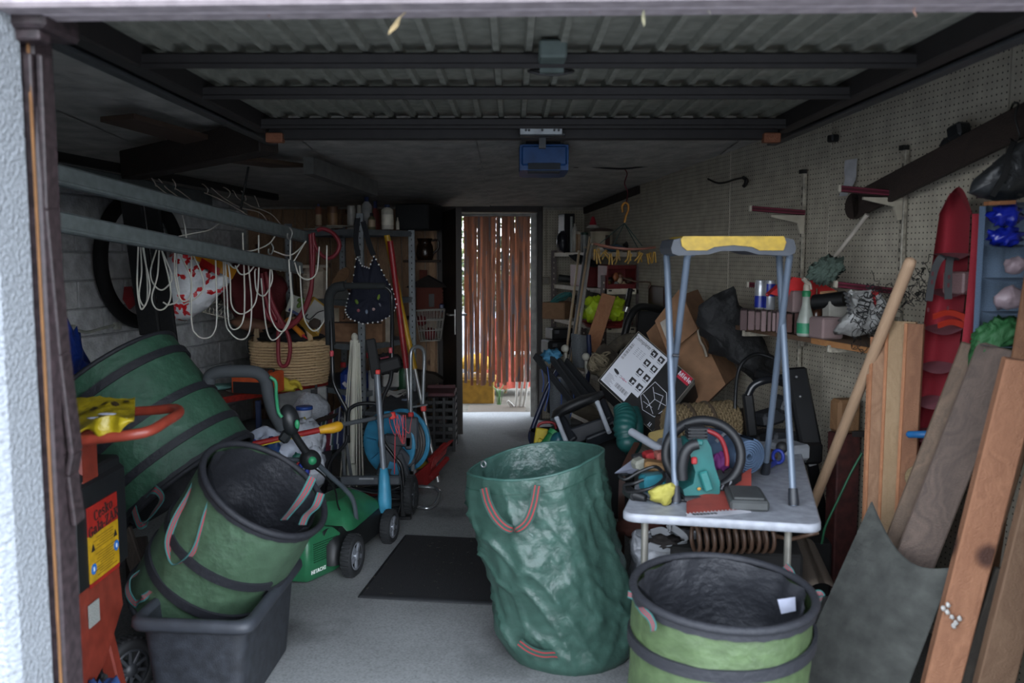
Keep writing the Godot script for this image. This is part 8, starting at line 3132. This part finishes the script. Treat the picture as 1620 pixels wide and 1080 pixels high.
	for e in sm:
		b = N()
		var p: Array = e[1]
		var w = P(p[0], p[1], p[2])
		w.y = maxf(w.y, h + e[2][1] * 0.5 + 0.004)
		b.box(w, Vector3(e[2][0], e[2][1], e[2][2]), Basis(UP, e[4]) * Basis(Vector3.BACK, e[4]), 0.01)
		solo(e[0], b, M(e[3], 0.65), e[5], e[6])
	b = N()
	b.quad(P(972, 748, 3.3), P(1004, 724, 3.4), P(1016, 738, 3.3), P(1000, 748, 3.2), -1)
	b.quad(P(972, 749, 3.3), P(1000, 749, 3.2), P(1016, 739, 3.3), P(1004, 725, 3.4), -1)
	solo("white_card", b, M("a9adc0", 0.6), "white card jutting over the table edge beside the charger cable", "card")
	t = thing("blue_scissors", "blue handled scissors or tape holder at the far right table corner", "scissors")
	b = N()
	var sc = P(1231, 722, 3.55)
	ring = []
	for k in 20: ring.append(sc + Vector3(cos(k * TAU / 20) * 0.018, sin(k * TAU / 20) * 0.026, 0.01 * cos(k * TAU / 20)))
	b.tube(ring, 0.0075, 8, true)
	b.bar(P(1227, 731, 3.52), P(1216, 738, 3.45), 0.02, 0.012, UP, 0.003)
	part("handle", b, M("2038a0", 0.45), t)
	b = N()
	b.bar(P(1218, 737, 3.46), F(1206, 744, h + 0.005), 0.014, 0.004, UP)
	part("blade", b, M("9a9da0", 0.3, {"metal": 0.7}), t)
	settle(t)
	t = thing("white_motor", "small white machine housing with a dark wheel at the back of the table", "machine")
	b = N()
	b.box(P(1244, 712, 3.85), Vector3(0.14, 0.07, 0.16), Basis(UP, 0.4), 0.012)
	part("housing", b, M("a3a7ad", 0.5), t)
	b = N()
	b.lathe([Vector2(0, 0.02), Vector2(0.012, 0.02), Vector2(0.022, 0.012), Vector2(0.026, -0.012), Vector2(0, -0.02)], 20, P(1237, 708, 3.74), along(Vector3(-0.3, 0.1, 1)))
	part("dark_wheel", b, M("2c2d30", 0.6), t)
	settle(t)
	# under the table
	t = thing("coil_spring", "long loosely wound brown coil hose hanging under the table", "coil")
	b = N()
	var pts = []
	for k in 200:
		var s = k / 199.0
		var a = s * TAU * 11.0
		pts.append(P(lerpf(1095, 1222, s), 848 - 2 * s, 3.3) + Vector3(0.01 * sin(a), cos(a) * 0.062, sin(a) * 0.062))
	b.tube(pts, 0.0085, 7)
	b.tube(curve(pix([[1222, 846, 3.3], [1250, 852, 3.25], [1278, 846, 3.2], [1294, 842, 3.2]], 3.3), 5), 0.0085, 7)
	part("coil", b, M("6a5040", 0.45), t)
	settle(t)
	b = N()
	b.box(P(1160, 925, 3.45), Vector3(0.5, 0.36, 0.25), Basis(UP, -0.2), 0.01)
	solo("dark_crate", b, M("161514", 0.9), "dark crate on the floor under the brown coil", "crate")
	t = thing("rubbish_bag", "white carrier bag with looped handles full of dark rubbish under the table", "bag")
	b = pillow([[988, 858], [1000, 838], [1030, 842], [1060, 836], [1090, 842], [1098, 868], [1090, 900], [1040, 930], [1000, 920]], 3.6, 0.25, 0.12, 6, 6.0)
	part("film", b, M("a5a8ae", 0.45, {"nrm": "crease", "ns": 1.0}), t)
	b = N()
	b.ribbon(curve(pix([[1026, 862], [1050, 868], [1078, 862], [1084, 850], [1064, 834], [1056, 836]], 3.42), 5), [Vector3(0, 1, 0.4)], 0.03, 0.004)
	b.ribbon(curve(pix([[1030, 842], [1046, 838], [1058, 842], [1058, 826]], 3.42), 5), [Vector3(0, 1, 0.4)], 0.03, 0.004)
	part("handle", b, M("b0b3b8", 0.45), t)
	b = N()
	b.ball(P(1052, 855, 3.46), Vector3(0.06, 0.02, 0.05), Basis(), 12, 0.4, 5)
	part("dark_contents", b, M("2a2422", 0.9), t)
	settle(t)
	b = N()
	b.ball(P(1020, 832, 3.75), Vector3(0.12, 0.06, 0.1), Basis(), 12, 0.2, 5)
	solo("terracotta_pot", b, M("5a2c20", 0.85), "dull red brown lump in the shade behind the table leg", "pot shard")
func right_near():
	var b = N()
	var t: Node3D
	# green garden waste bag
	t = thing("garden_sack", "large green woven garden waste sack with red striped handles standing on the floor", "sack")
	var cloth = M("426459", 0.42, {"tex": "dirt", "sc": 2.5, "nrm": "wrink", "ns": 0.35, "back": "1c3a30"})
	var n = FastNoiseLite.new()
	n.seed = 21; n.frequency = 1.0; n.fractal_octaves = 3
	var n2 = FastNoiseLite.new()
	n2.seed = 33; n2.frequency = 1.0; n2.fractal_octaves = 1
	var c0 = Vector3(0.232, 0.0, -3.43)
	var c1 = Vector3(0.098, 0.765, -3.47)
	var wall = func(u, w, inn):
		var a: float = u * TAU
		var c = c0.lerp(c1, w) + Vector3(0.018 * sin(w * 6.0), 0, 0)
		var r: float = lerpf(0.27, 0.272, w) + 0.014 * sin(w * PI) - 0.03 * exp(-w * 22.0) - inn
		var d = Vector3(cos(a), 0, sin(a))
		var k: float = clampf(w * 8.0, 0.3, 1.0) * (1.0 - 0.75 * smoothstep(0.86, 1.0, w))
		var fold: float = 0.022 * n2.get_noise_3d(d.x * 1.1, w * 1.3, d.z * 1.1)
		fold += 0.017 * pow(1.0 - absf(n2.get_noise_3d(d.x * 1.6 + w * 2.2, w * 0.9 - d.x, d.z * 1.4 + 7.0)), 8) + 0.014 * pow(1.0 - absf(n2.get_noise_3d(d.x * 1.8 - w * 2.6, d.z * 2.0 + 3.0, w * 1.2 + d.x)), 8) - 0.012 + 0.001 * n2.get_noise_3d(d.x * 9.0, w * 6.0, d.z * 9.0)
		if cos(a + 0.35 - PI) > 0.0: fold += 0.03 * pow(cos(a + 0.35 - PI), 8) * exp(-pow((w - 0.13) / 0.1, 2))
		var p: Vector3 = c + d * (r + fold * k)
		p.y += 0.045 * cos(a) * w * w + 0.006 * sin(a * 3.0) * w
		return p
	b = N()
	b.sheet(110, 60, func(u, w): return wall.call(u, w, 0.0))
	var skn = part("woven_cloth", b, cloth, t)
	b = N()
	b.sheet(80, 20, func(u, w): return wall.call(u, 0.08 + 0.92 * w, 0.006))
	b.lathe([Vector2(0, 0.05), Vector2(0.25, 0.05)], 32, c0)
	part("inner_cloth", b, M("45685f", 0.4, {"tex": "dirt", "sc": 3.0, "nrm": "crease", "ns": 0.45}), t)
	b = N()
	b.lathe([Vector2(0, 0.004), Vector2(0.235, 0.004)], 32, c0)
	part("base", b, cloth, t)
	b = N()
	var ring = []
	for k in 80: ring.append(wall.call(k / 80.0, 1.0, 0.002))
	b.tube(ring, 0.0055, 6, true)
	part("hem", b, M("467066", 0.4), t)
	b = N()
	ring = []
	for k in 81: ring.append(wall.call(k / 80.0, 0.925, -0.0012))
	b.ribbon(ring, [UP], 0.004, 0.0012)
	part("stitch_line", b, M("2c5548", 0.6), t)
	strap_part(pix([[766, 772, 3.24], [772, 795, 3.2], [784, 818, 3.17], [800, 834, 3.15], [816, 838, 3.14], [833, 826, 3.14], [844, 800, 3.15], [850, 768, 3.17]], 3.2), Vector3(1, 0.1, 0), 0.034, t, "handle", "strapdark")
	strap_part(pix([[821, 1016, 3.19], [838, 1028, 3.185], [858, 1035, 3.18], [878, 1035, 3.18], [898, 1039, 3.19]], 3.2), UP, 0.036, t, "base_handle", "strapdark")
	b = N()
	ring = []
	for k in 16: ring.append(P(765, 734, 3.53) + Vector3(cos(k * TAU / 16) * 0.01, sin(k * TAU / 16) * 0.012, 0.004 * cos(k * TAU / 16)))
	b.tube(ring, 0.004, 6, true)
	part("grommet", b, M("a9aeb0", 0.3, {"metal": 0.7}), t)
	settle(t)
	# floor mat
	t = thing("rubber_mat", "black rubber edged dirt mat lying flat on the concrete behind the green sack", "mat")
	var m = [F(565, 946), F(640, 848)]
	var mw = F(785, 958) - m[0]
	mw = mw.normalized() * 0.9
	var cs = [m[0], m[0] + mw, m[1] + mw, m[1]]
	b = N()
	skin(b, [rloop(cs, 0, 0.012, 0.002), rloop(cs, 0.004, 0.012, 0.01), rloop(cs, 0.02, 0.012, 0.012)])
	part("rubber_border", b, M("222428", 0.7), t)
	b = N()
	skin(b, [rloop(cs, 0.02, 0.012, 0.012), rloop(cs, 0.026, 0.012, 0.01)])
	fill(b, rloop(cs, 0.026, 0.012, 0.01))
	part("carpet", b, M("26272b", 0.95, {"tex": "speck", "sc": 5.0, "nrm": "pebble", "ns": 1.0}), t)
	settle(t)
	b = N()
	var r = RandomNumberGenerator.new()
	r.seed = 4
	for i in 130:
		var q: Vector3 = m[0] + mw * r.randf() + (m[1] - m[0]) * (0.03 + 0.94 * r.randf())
		var a = r.randf() * PI
		var l = 0.002 + 0.008 * r.randf() * r.randf()
		b.bar(q + Vector3(-cos(a) * l, 0.0125, -sin(a) * l), q + Vector3(cos(a) * l, 0.013, sin(a) * l), 0.0012, 0.001, UP)
	tag(solo("straw_litter", b, M("66614f", 0.9), "bits of dry straw and crumbs strewn over the black mat", "litter"), "", "", "", "stuff")
	# the near pop-up bin
	var ax = Vector3(0.02, 1, 0.05).normalized()
	t = popup_bin("garden_bin", "olive green pop-up bin standing open before the table, white tag inside", Vector3(0.6, 0.012, -2.52), ax, 0.258, 0.6, "546a42", [0.47, 0.23], -0.1, -1.2, 15)
	b = N()
	b.quad(P(1230, 948, 2.5), P(1258, 944, 2.5), P(1259, 966, 2.5), P(1236, 971, 2.5), -1)
	b.quad(P(1230, 948, 2.503), P(1236, 971, 2.503), P(1259, 966, 2.503), P(1258, 944, 2.503), -1)
	part("white_tag", b, M("c5c9dc", 0.5), t)
	strap_part(pix([[994, 939, 2.5], [1004, 944, 2.48], [1010, 955, 2.44], [1018, 966, 2.38], [1028, 976, 2.34], [1034, 990, 2.31], [1033, 998, 2.3]], 2.4), Vector3(0.5, 0.7, 0.5), 0.022, t)
	strap_part(pix([[1242, 894, 2.75], [1250, 902, 2.75], [1254, 910, 2.74]], 2.7), Vector3(1, 0, 0), 0.02, t)
	strap_part(pix([[1286, 940, 2.55], [1296, 938, 2.55], [1300, 945, 2.55], [1290, 952, 2.52]], 2.5), Vector3(0.2, 1, 0), 0.02, t)
	settle(t)
	# clay roof tile
	t = thing("roof_tile", "half round brown clay tile propped between the table legs and the felt sheet", "tile")
	var f = func(u, w, o):
		var a = P(1272, 850, 3.75).lerp(P(1300, 922, 3.3), w)
		var ang: float = lerpf(-1.4, 1.4, u)
		var rr: float = lerpf(0.055, 0.075, w) - o
		return a + Vector3(sin(ang) * rr, (cos(ang) - 1.0) * rr, 0)
	b = N()
	b.sheet(14, 8, func(u, w): return f.call(u, w, 0.0))
	b.sheet(14, 8, func(u, w): return f.call(u, w, 0.012))
	b.sheet(14, 1, func(u, w): return f.call(u, 1.0, 0.012 * w))
	part("clay", b, M("8f7f70", 0.9, {"tex": "speck"}), t)
	settle(t)
	b = N()
	b.box(F(1292, 940) + Vector3(0, 0.13, -0.12), Vector3(0.16, 0.25, 0.3), Basis(UP, -0.2), 0.01)
	solo("dark_block", b, M("232120", 0.9), "dark block on the floor under the clay tile", "block")
	# timber by the wall
	var tim = [["round_pole", "round"], ["square_post", "post"]]
	t = thing("round_pole", "long round pale wooden pole leaning from the floor behind the table to the pegboard", "pole")
	b = N()
	var p1 = P(1441, 412, 3.12)
	var p0 = F(1246, 898)
	b.tube([p0, p0.lerp(p1, 0.5), p1.lerp(p0, 0.01), p1, p1 + (p1 - p0).normalized() * 0.008], [0.0235, 0.0225, 0.0215, 0.0195, 0.008], 14)
	part("wood", b, M_wood("plywood", "dcc4b2"), t)
	settle(t)
	t = thing("square_post", "short red brown painted post with a bare wooden head against the pegboard", "post")
	b = N()
	var sp = Vector3(P(1333, 760, 4.05).x, 0, -4.05)
	b.box(sp + Vector3(0, 0.38, 0), Vector3(0.118, 0.76, 0.09), Basis(UP, 0.2), 0.006)
	part("painted_shaft", b, M("6a3430", 0.7, {"tex": "blot"}), t)
	b = N()
	b.box(sp + Vector3(0, 0.84, 0), Vector3(0.115, 0.155, 0.088), Basis(UP, 0.2), 0.014)
	part("bare_head", b, M_wood("pine", "b3916c"), t)
	settle(t)
	b = N()
	b.bar(P(1350, 686, 4.0), P(1400, 686, 3.9), 0.025, 0.03, UP)
	solo("dark_bar", b, M("231a18", 0.7), "dark bar between the red brown post and the pale boards", "bar")
	b = N()
	b.tube(curve(pix([[1364, 716, 3.85], [1345, 750, 3.85], [1325, 792, 3.85], [1306, 832, 3.85], [1300, 860, 3.85]], 3.85), 4), 0.0055, 7)
	solo("green_cane", b, M("2c7a52", 0.5), "thin green plant cane leaning across the red brown post", "cane")
	var bw = face(Vector3(-0.75, 0.05, 0.66))
	var bl = [[1384, 560, 1376, 800, 3.44, 0.03, "6a5140", "dark narrow board at the far side of the pale board bundle"], [1403, 534, 1391, 830, 3.38, 0.085, "b99a80", "pale knotty board with an orange edge, first of the upright bundle"], [1428, 508, 1413, 850, 3.32, 0.085, "b3a088", "pale beige board, middle of the upright bundle"], [1449, 512, 1431, 850, 3.26, 0.05, "9c7458", "reddish board at the near side of the upright bundle"]]
	for e in bl:
		t = thing("upright_board", e[7], "board", "boards standing in a bundle")
		var a1 = P(e[0], e[1], e[4])
		var a0 = P(e[2], e[3], e[4])
		var dv = (a1 - a0).normalized()
		a0 = a0 - dv * (a0.y / dv.y)
		var sidev = Vector3(0.66, 0, 0.75).normalized()
		b = N()
		b.bar(a0, a1, e[5] * 1.25, 0.016, sidev, 0.001)
		part("face_panel", b, M_wood("plywood" if e[0] == 1428 else "pine", e[6]), t)
		b = N()
		b.bar(a0 - sidev * e[5] * 0.63, a1 - sidev * e[5] * 0.63, 0.012, 0.026, sidev, 0.001)
		part("edge_strip", b, M_wood("pine", "cf9a74"), t)
		settle(t)
	# red hanging organizer
	t = thing("red_organizer", "tall red cloth hanging organizer with many pockets, twisted against the pegboard", "organizer")
	var red = M("b01f33", 0.85, {"nrm": "grain", "tex": "fine", "sc": 4.0})
	var lf = func(s): return P(lerpf(1487, 1424, s) - 4 * sin(s * PI), lerpf(338, 850, s), 3.3)
	var rt = func(s): return P(1538.0 - 18 * s - 60 * s * s, lerpf(338, 850, s), 3.12)
	b = N()
	b.sheet(12, 36, func(u, w):
		var a: Vector3 = lf.call(w)
		var c: Vector3 = rt.call(w)
		return a.lerp(c, u) + Vector3(0.06, 0, -0.15) * pow(sin(PI * minf(u * 0.9 + 0.02, 1.0)), 0.7) + UP * 0.09 * sin(PI * pow(u, 1.15)) * maxf(0.0, 1.0 - w * 9.0))
	part("back_cloth", b, red, t)
	b = N()
	b.sheet(6, 30, func(u, w): return rt.call(w * 0.62) + Vector3(0.062 * u * (1 - 0.4 * w), 0, -0.01 * u + 0.012 * sin(u * PI)))
	part("side_cloth", b, red, t)
	b = N()
	b.sheet(16, 8, func(u, w):
		var a: Vector3 = lf.call(0.0)
		var c: Vector3 = rt.call(0.0)
		var arch: Vector3 = a.lerp(c, u) + Vector3(0, 0.095 * sin(PI * pow(u, 1.15)), 0)
		return arch + Vector3(0.055, -0.01, -0.14) * w)
	part("hood", b, M("b52a38", 0.85, {"nrm": "grain", "tex": "fine", "sc": 4.0}), t)
	for s in [0.125, 0.24, 0.355, 0.475, 0.585, 0.69, 0.85]:
		b = N()
		var a: Vector3 = lf.call(s)
		var c: Vector3 = rt.call(s)
		b.sheet(10, 5, func(u, w):
			var front: Vector3 = a.lerp(c, u) + Vector3(0, -0.022 * sin(PI * u), 0.01 * sin(PI * u))
			var back: Vector3 = a.lerp(c, u) + Vector3(0.06, 0.006, -0.15) * pow(sin(PI * minf(u * 0.9 + 0.02, 1.0)), 0.7)
			return front.lerp(back, w))
		part("pocket_shelf", b, M("8a4a54", 0.85), t)
	settle(t)
	t = thing("black_straps", "two black perforated straps hanging out of the top red pocket", "strap")
	for e in [[[1506, 412, 3.12], [1492, 406, 3.1], [1482, 418, 3.1], [1474, 445, 3.1], [1469, 476, 3.1]], [[1512, 410, 3.1], [1504, 408, 3.06], [1501, 425, 3.05], [1500, 450, 3.05], [1500, 473, 3.05]]]:
		b = N()
		b.ribbon(curve(pix(e, 3.1), 6), [Vector3(1, -0.2, 0.2)], 0.024, 0.005)
		var o = part("strap", b, M("26282a", 0.6), t)
		for k in 3:
			b = N()
			var q: Array = e[3 if k < 2 else 4]
			b.box(P(q[0] + 1.5 - k, q[1] - 12 + k * 13, 3.03), Vector3(0.007, 0.014, 0.002))
			part("eyelet", b, M("5a1620", 0.8), o)
	settle(t)
	b = N()
	b.box(P(1521, 447, 3.2), Vector3(0.08, 0.08, 0.1), Basis(UP, 0.3), 0.006)
	solo("wrapped_block", b, M("a07c7c", 0.6, {"tex": "speck"}), "pinkish wrapped block in the second red pocket", "block")
	for e in [[[1476, 501], [1500, 494], [1522, 500], [1529, 508], "upper bright orange red plastic hook in the third red pocket"], [[1484, 515], [1505, 509], [1524, 514], [1529, 519], "lower bright orange red plastic hook in the third red pocket"]]:
		b = N()
		b.ribbon(curve(pix([e[0], e[1], e[2], e[3]], 3.14), 5), [Vector3(0.1, 1, 0.5)], 0.022, 0.006)
		solo("plastic_hook", b, M("c03320", 0.5), e[4], "hook", "red plastic hooks in the pocket")
	t = thing("blue_handle_tool", "tool with a bright blue handle pointing out of the sixth red pocket", "tool")
	b = N()
	b.tube(pix([[1434, 687, 3.2], [1437, 687, 3.2], [1470, 687, 3.16], [1496, 685, 3.13], [1500, 685, 3.13]], 3.2), [0.006, 0.013, 0.0145, 0.015, 0.01], 12)
	part("handle", b, M("1e6aa8", 0.45), t)
	b = N()
	b.tube(pix([[1500, 685, 3.13], [1530, 683, 3.15]], 3.1), 0.006, 8)
	part("shank", b, M("5a5c60", 0.4, {"metal": 0.6}), t)
	settle(t)
	for e in [[1524, 607, "upper blue and white folded packet behind the red cloth edge"], [1522, 618, "lower blue packet behind the red cloth edge"]]:
		b = N()
		b.box(P(e[0], e[1], 2.98), Vector3(0.055, 0.02, 0.03), Basis(Vector3.BACK, 0.25), 0.006)
		solo("blue_packet", b, M("3c5a98" if e[1] < 610 else "26407c", 0.5), e[2], "packet", "blue packets")
	t = thing("log", "short firewood log lying with its pale cut end towards the viewer", "log")
	b = N()
	var l0 = P(1452, 757, 3.12)
	var l1 = P(1500, 735, 3.35)
	b.tube([l0, l1], 0.047, 14)
	part("bark", b, M("5d4a38", 0.95, {"tex": "blot", "nrm": "pebble", "ns": 1.0}), t)
	b = N()
	b.lathe([Vector2(0, 0.003), Vector2(0.04, 0.002), Vector2(0.046, 0)], 14, l0, along(l0 - l1))
	part("cut_end", b, M("9a8460", 0.9, {"tex": "fine"}), t)
	settle(t)
	b = N()
	for i in 26:
		var x = 1492 + r.randf() * 34
		var y = 640 + r.randf() * 90
		var pts = []
		for k in 4: pts.append(P(x + r.randf_range(-8, 8), y + r.randf_range(-12, 12), 3.05 + r.randf() * 0.06))
		b.tube(curve(pts, 2), 0.002, 4, false, false)
	tag(solo("dark_wire", b, M("141414", 0.6), "tangle of thin dark wire hanging behind the old grey boards", "wire"), "", "", "", "stuff")
	# blue organizer
	t = thing("blue_organizer", "pale blue striped cloth hanging organizer at the edge of the pegboard", "organizer")
	var blu = M("8098b4", 0.85, {"nrm": "grain", "tex": "fine", "sc": 4.0})
	b = N()
	b.sheet(10, 20, func(u, w): return P(lerpf(1562, 1650, u) - 12 * w, lerpf(325, 560, w), 2.98) + Vector3(0, 0, -0.05 + 0.006 * sin(u * 50.0)))
	part("striped_back", b, blu, t)
	b = N()
	b.sheet(3, 14, func(u, w): return P(1560 - 14 * w, lerpf(325, 560, w), 2.96 + 0.1 * u) + Vector3(0.0, 0, 0))
	b.sheet(8, 4, func(u, w): return P(lerpf(1560, 1650, u), 326 - 6 * w, 2.88 + 0.12 * w))
	part("side_cloth", b, M("546e8a", 0.85), t)
	for e in [388, 440, 493, 545]:
		b = N()
		b.sheet(8, 4, func(u, w): return P(lerpf(1557 - (e - 388) * 0.05, 1645, u), e + 5 * sin(u * PI) * (1 - w) - 1 * w, 2.84 + 0.13 * w))
		part("pocket_shelf", b, M("647f9c", 0.85), t)
	settle(t)
	b = N()
	b.bar(P(1560, 322, 2.84), P(1603, 320, 2.84), 0.03, 0.012, Vector3.BACK)
	solo("wood_lath", b, M_wood("pine", "a07048"), "thin wooden lath lying on top of the blue organizer", "lath")
	for e in [[1592, 340, 0.045, 0.035], [1590, 375, 0.05, 0.028]]:
		b = N()
		b.ball(P(e[0], e[1], 2.88), Vector3(e[2], e[3], 0.035), Basis(), 14, 0.35, int(e[0]))
		solo("blue_film", b, M("14249c", 0.25, {"nrm": "crease"}), "%s ball of shiny dark blue film in the top blue pocket" % ("upper" if e[1] == 340 else "lower flatter"), "film", "blue film in the pocket")
	for e in [[1606, 420, 0.035, 0.026, "pinkish wrapped lump in the second blue pocket"], [1596, 472, 0.05, 0.036, "larger pale pink wrapped lump in the third blue pocket"]]:
		b = N()
		b.ball(P(e[0], e[1], 2.88), Vector3(e[2], e[3], 0.035), Basis(Vector3.BACK, 0.4), 7, 0.25, int(e[1]))
		solo("wrapped_lump", b, M("a08c92", 0.5, {"nrm": "crease"}), e[4], "parcel", "wrapped lumps in the blue pockets")
	t = thing("green_netting", "bundle of bright green netting behind the top of the old grey boards", "netting")
	b = N()
	b.ball(P(1578, 532, 2.9), Vector3(0.085, 0.05, 0.05), Basis(Vector3.BACK, 0.5), 18, 0.25, 3, 5.0)
	b.ball(P(1552, 570, 2.92), Vector3(0.035, 0.07, 0.04), Basis(), 14, 0.25, 4, 5.0)
	part("bundle", b, M("2c7a3c", 0.6, {"tex": "speck", "sc": 8.0, "nrm": "pebble", "ns": 1.2}), t)
	settle(t)
	# leaning boards
	var bd = [[1580, 548, 2.86, 1432, 925, 2.92, 0.125, "oldwood", "8a7a70", "wide weathered grey brown board, front of the two leaning by the red organizer"], [1546, 547, 2.95, 1400, 920, 3.02, 0.1, "oldwood", "9a8570", "narrower weathered board right behind the wide grey brown one"], [1655, 330, 2.75, 1592, 720, 2.8, 0.06, "pine", "8f6a4c", "brown board standing behind the orange timber, beside the blue organizer"]]
	for e in bd:
		b = N()
		var a1 = P(e[0], e[1], e[2])
		var a0 = P(e[3], e[4], e[5])
		var dv = (a1 - a0).normalized()
		a0 = a0 - dv * (a0.y / dv.y)
		b.bar(a0, a1, e[6], 0.03, Vector3(0.9, 0.0, 0.45), 0.004)
		solo("leaning_board", b, M_wood(e[7], e[8]), e[9], "board", "boards leaning at the wall")
	var ob = [[1618, 570, 2.52, 1488, 1080, 2.62, 0.1, "b08468", "bright orange brown timber with white paint spots leaning at the felt sheet"], [1668, 700, 2.45, 1572, 1080, 2.55, 0.1, "86705c", "brown timber leaning outside the orange one at the picture edge"], [1650, 560, 2.72, 1500, 1060, 2.8, 0.06, "967a64", "thin board wedged behind the orange timber"]]
	for e in ob:
		t = thing("timber", e[8], "timber", "timbers leaning at the entrance")
		b = N()
		var a1 = P(e[0], e[1], e[2])
		var a0 = P(e[3], e[4], e[5])
		var dv = (a1 - a0).normalized()
		a0 = a0 - dv * (a0.y / dv.y)
		b.bar(a0, a1, e[6], 0.05, Vector3(0.92, 0.3, 0.25), 0.004)
		part("beam", b, M_wood("pine", e[7]), t)
		if e[0] == 1618:
			b = N()
			for k in [[1500, 957], [1492, 962], [1506, 976], [1512, 985], [1518, 978], [1509, 990], [1499, 968]]: b.ball(P(k[0], k[1], 2.565), Vector3(0.007, 0.009, 0.004), Basis(Vector3.BACK, 0.5), 6, 0.3, k[0])
			part("paint_spot", b, M("c5c2bc", 0.6), t).set_meta("kind", "stuff")
		settle(t)
	b = N()
	var g1 = P(1588, 900, 2.6)
	var g0 = P(1530, 1080, 2.66)
	b.bar(g0 + (g0 - g1), g1, 0.05, 0.02, Vector3(0.92, 0.3, 0.25), 0.003)
	solo("grey_lath", b, M_wood("oldwood", "6d6a62"), "dark grey lath leaning between the orange and the brown timber", "lath")
	# felt sheet
	b = N()
	var tl = P(1378, 793, 3.0)
	var tr = P(1508, 898, 2.66)
	var bl0 = P(1285, 1000, 2.98)
	bl0 = tl + (bl0 - tl) * 1.75
	var br0 = P(1438, 1080, 2.66)
	br0 = tr + (br0 - tr) * 1.65
	for o in [0.0, 0.006]:
		b.sheet(20, 20, func(u, w):
			var p: Vector3 = tl.lerp(tr, u).lerp(bl0.lerp(br0, u), w)
			return p + Vector3(-0.03, -0.075, 0.035) * sin(PI * u) * (1.0 - 0.5 * w) + Vector3(o, 0, -o))
	solo("felt_sheet", b, M("585a55", 0.95, {"tex": "blot", "sc": 1.2, "nrm": "pebble", "ns": 0.5}), "stiff grey green roofing felt sheet bowed against the leaning boards", "felt sheet")
func N() -> MB: return MB.new()
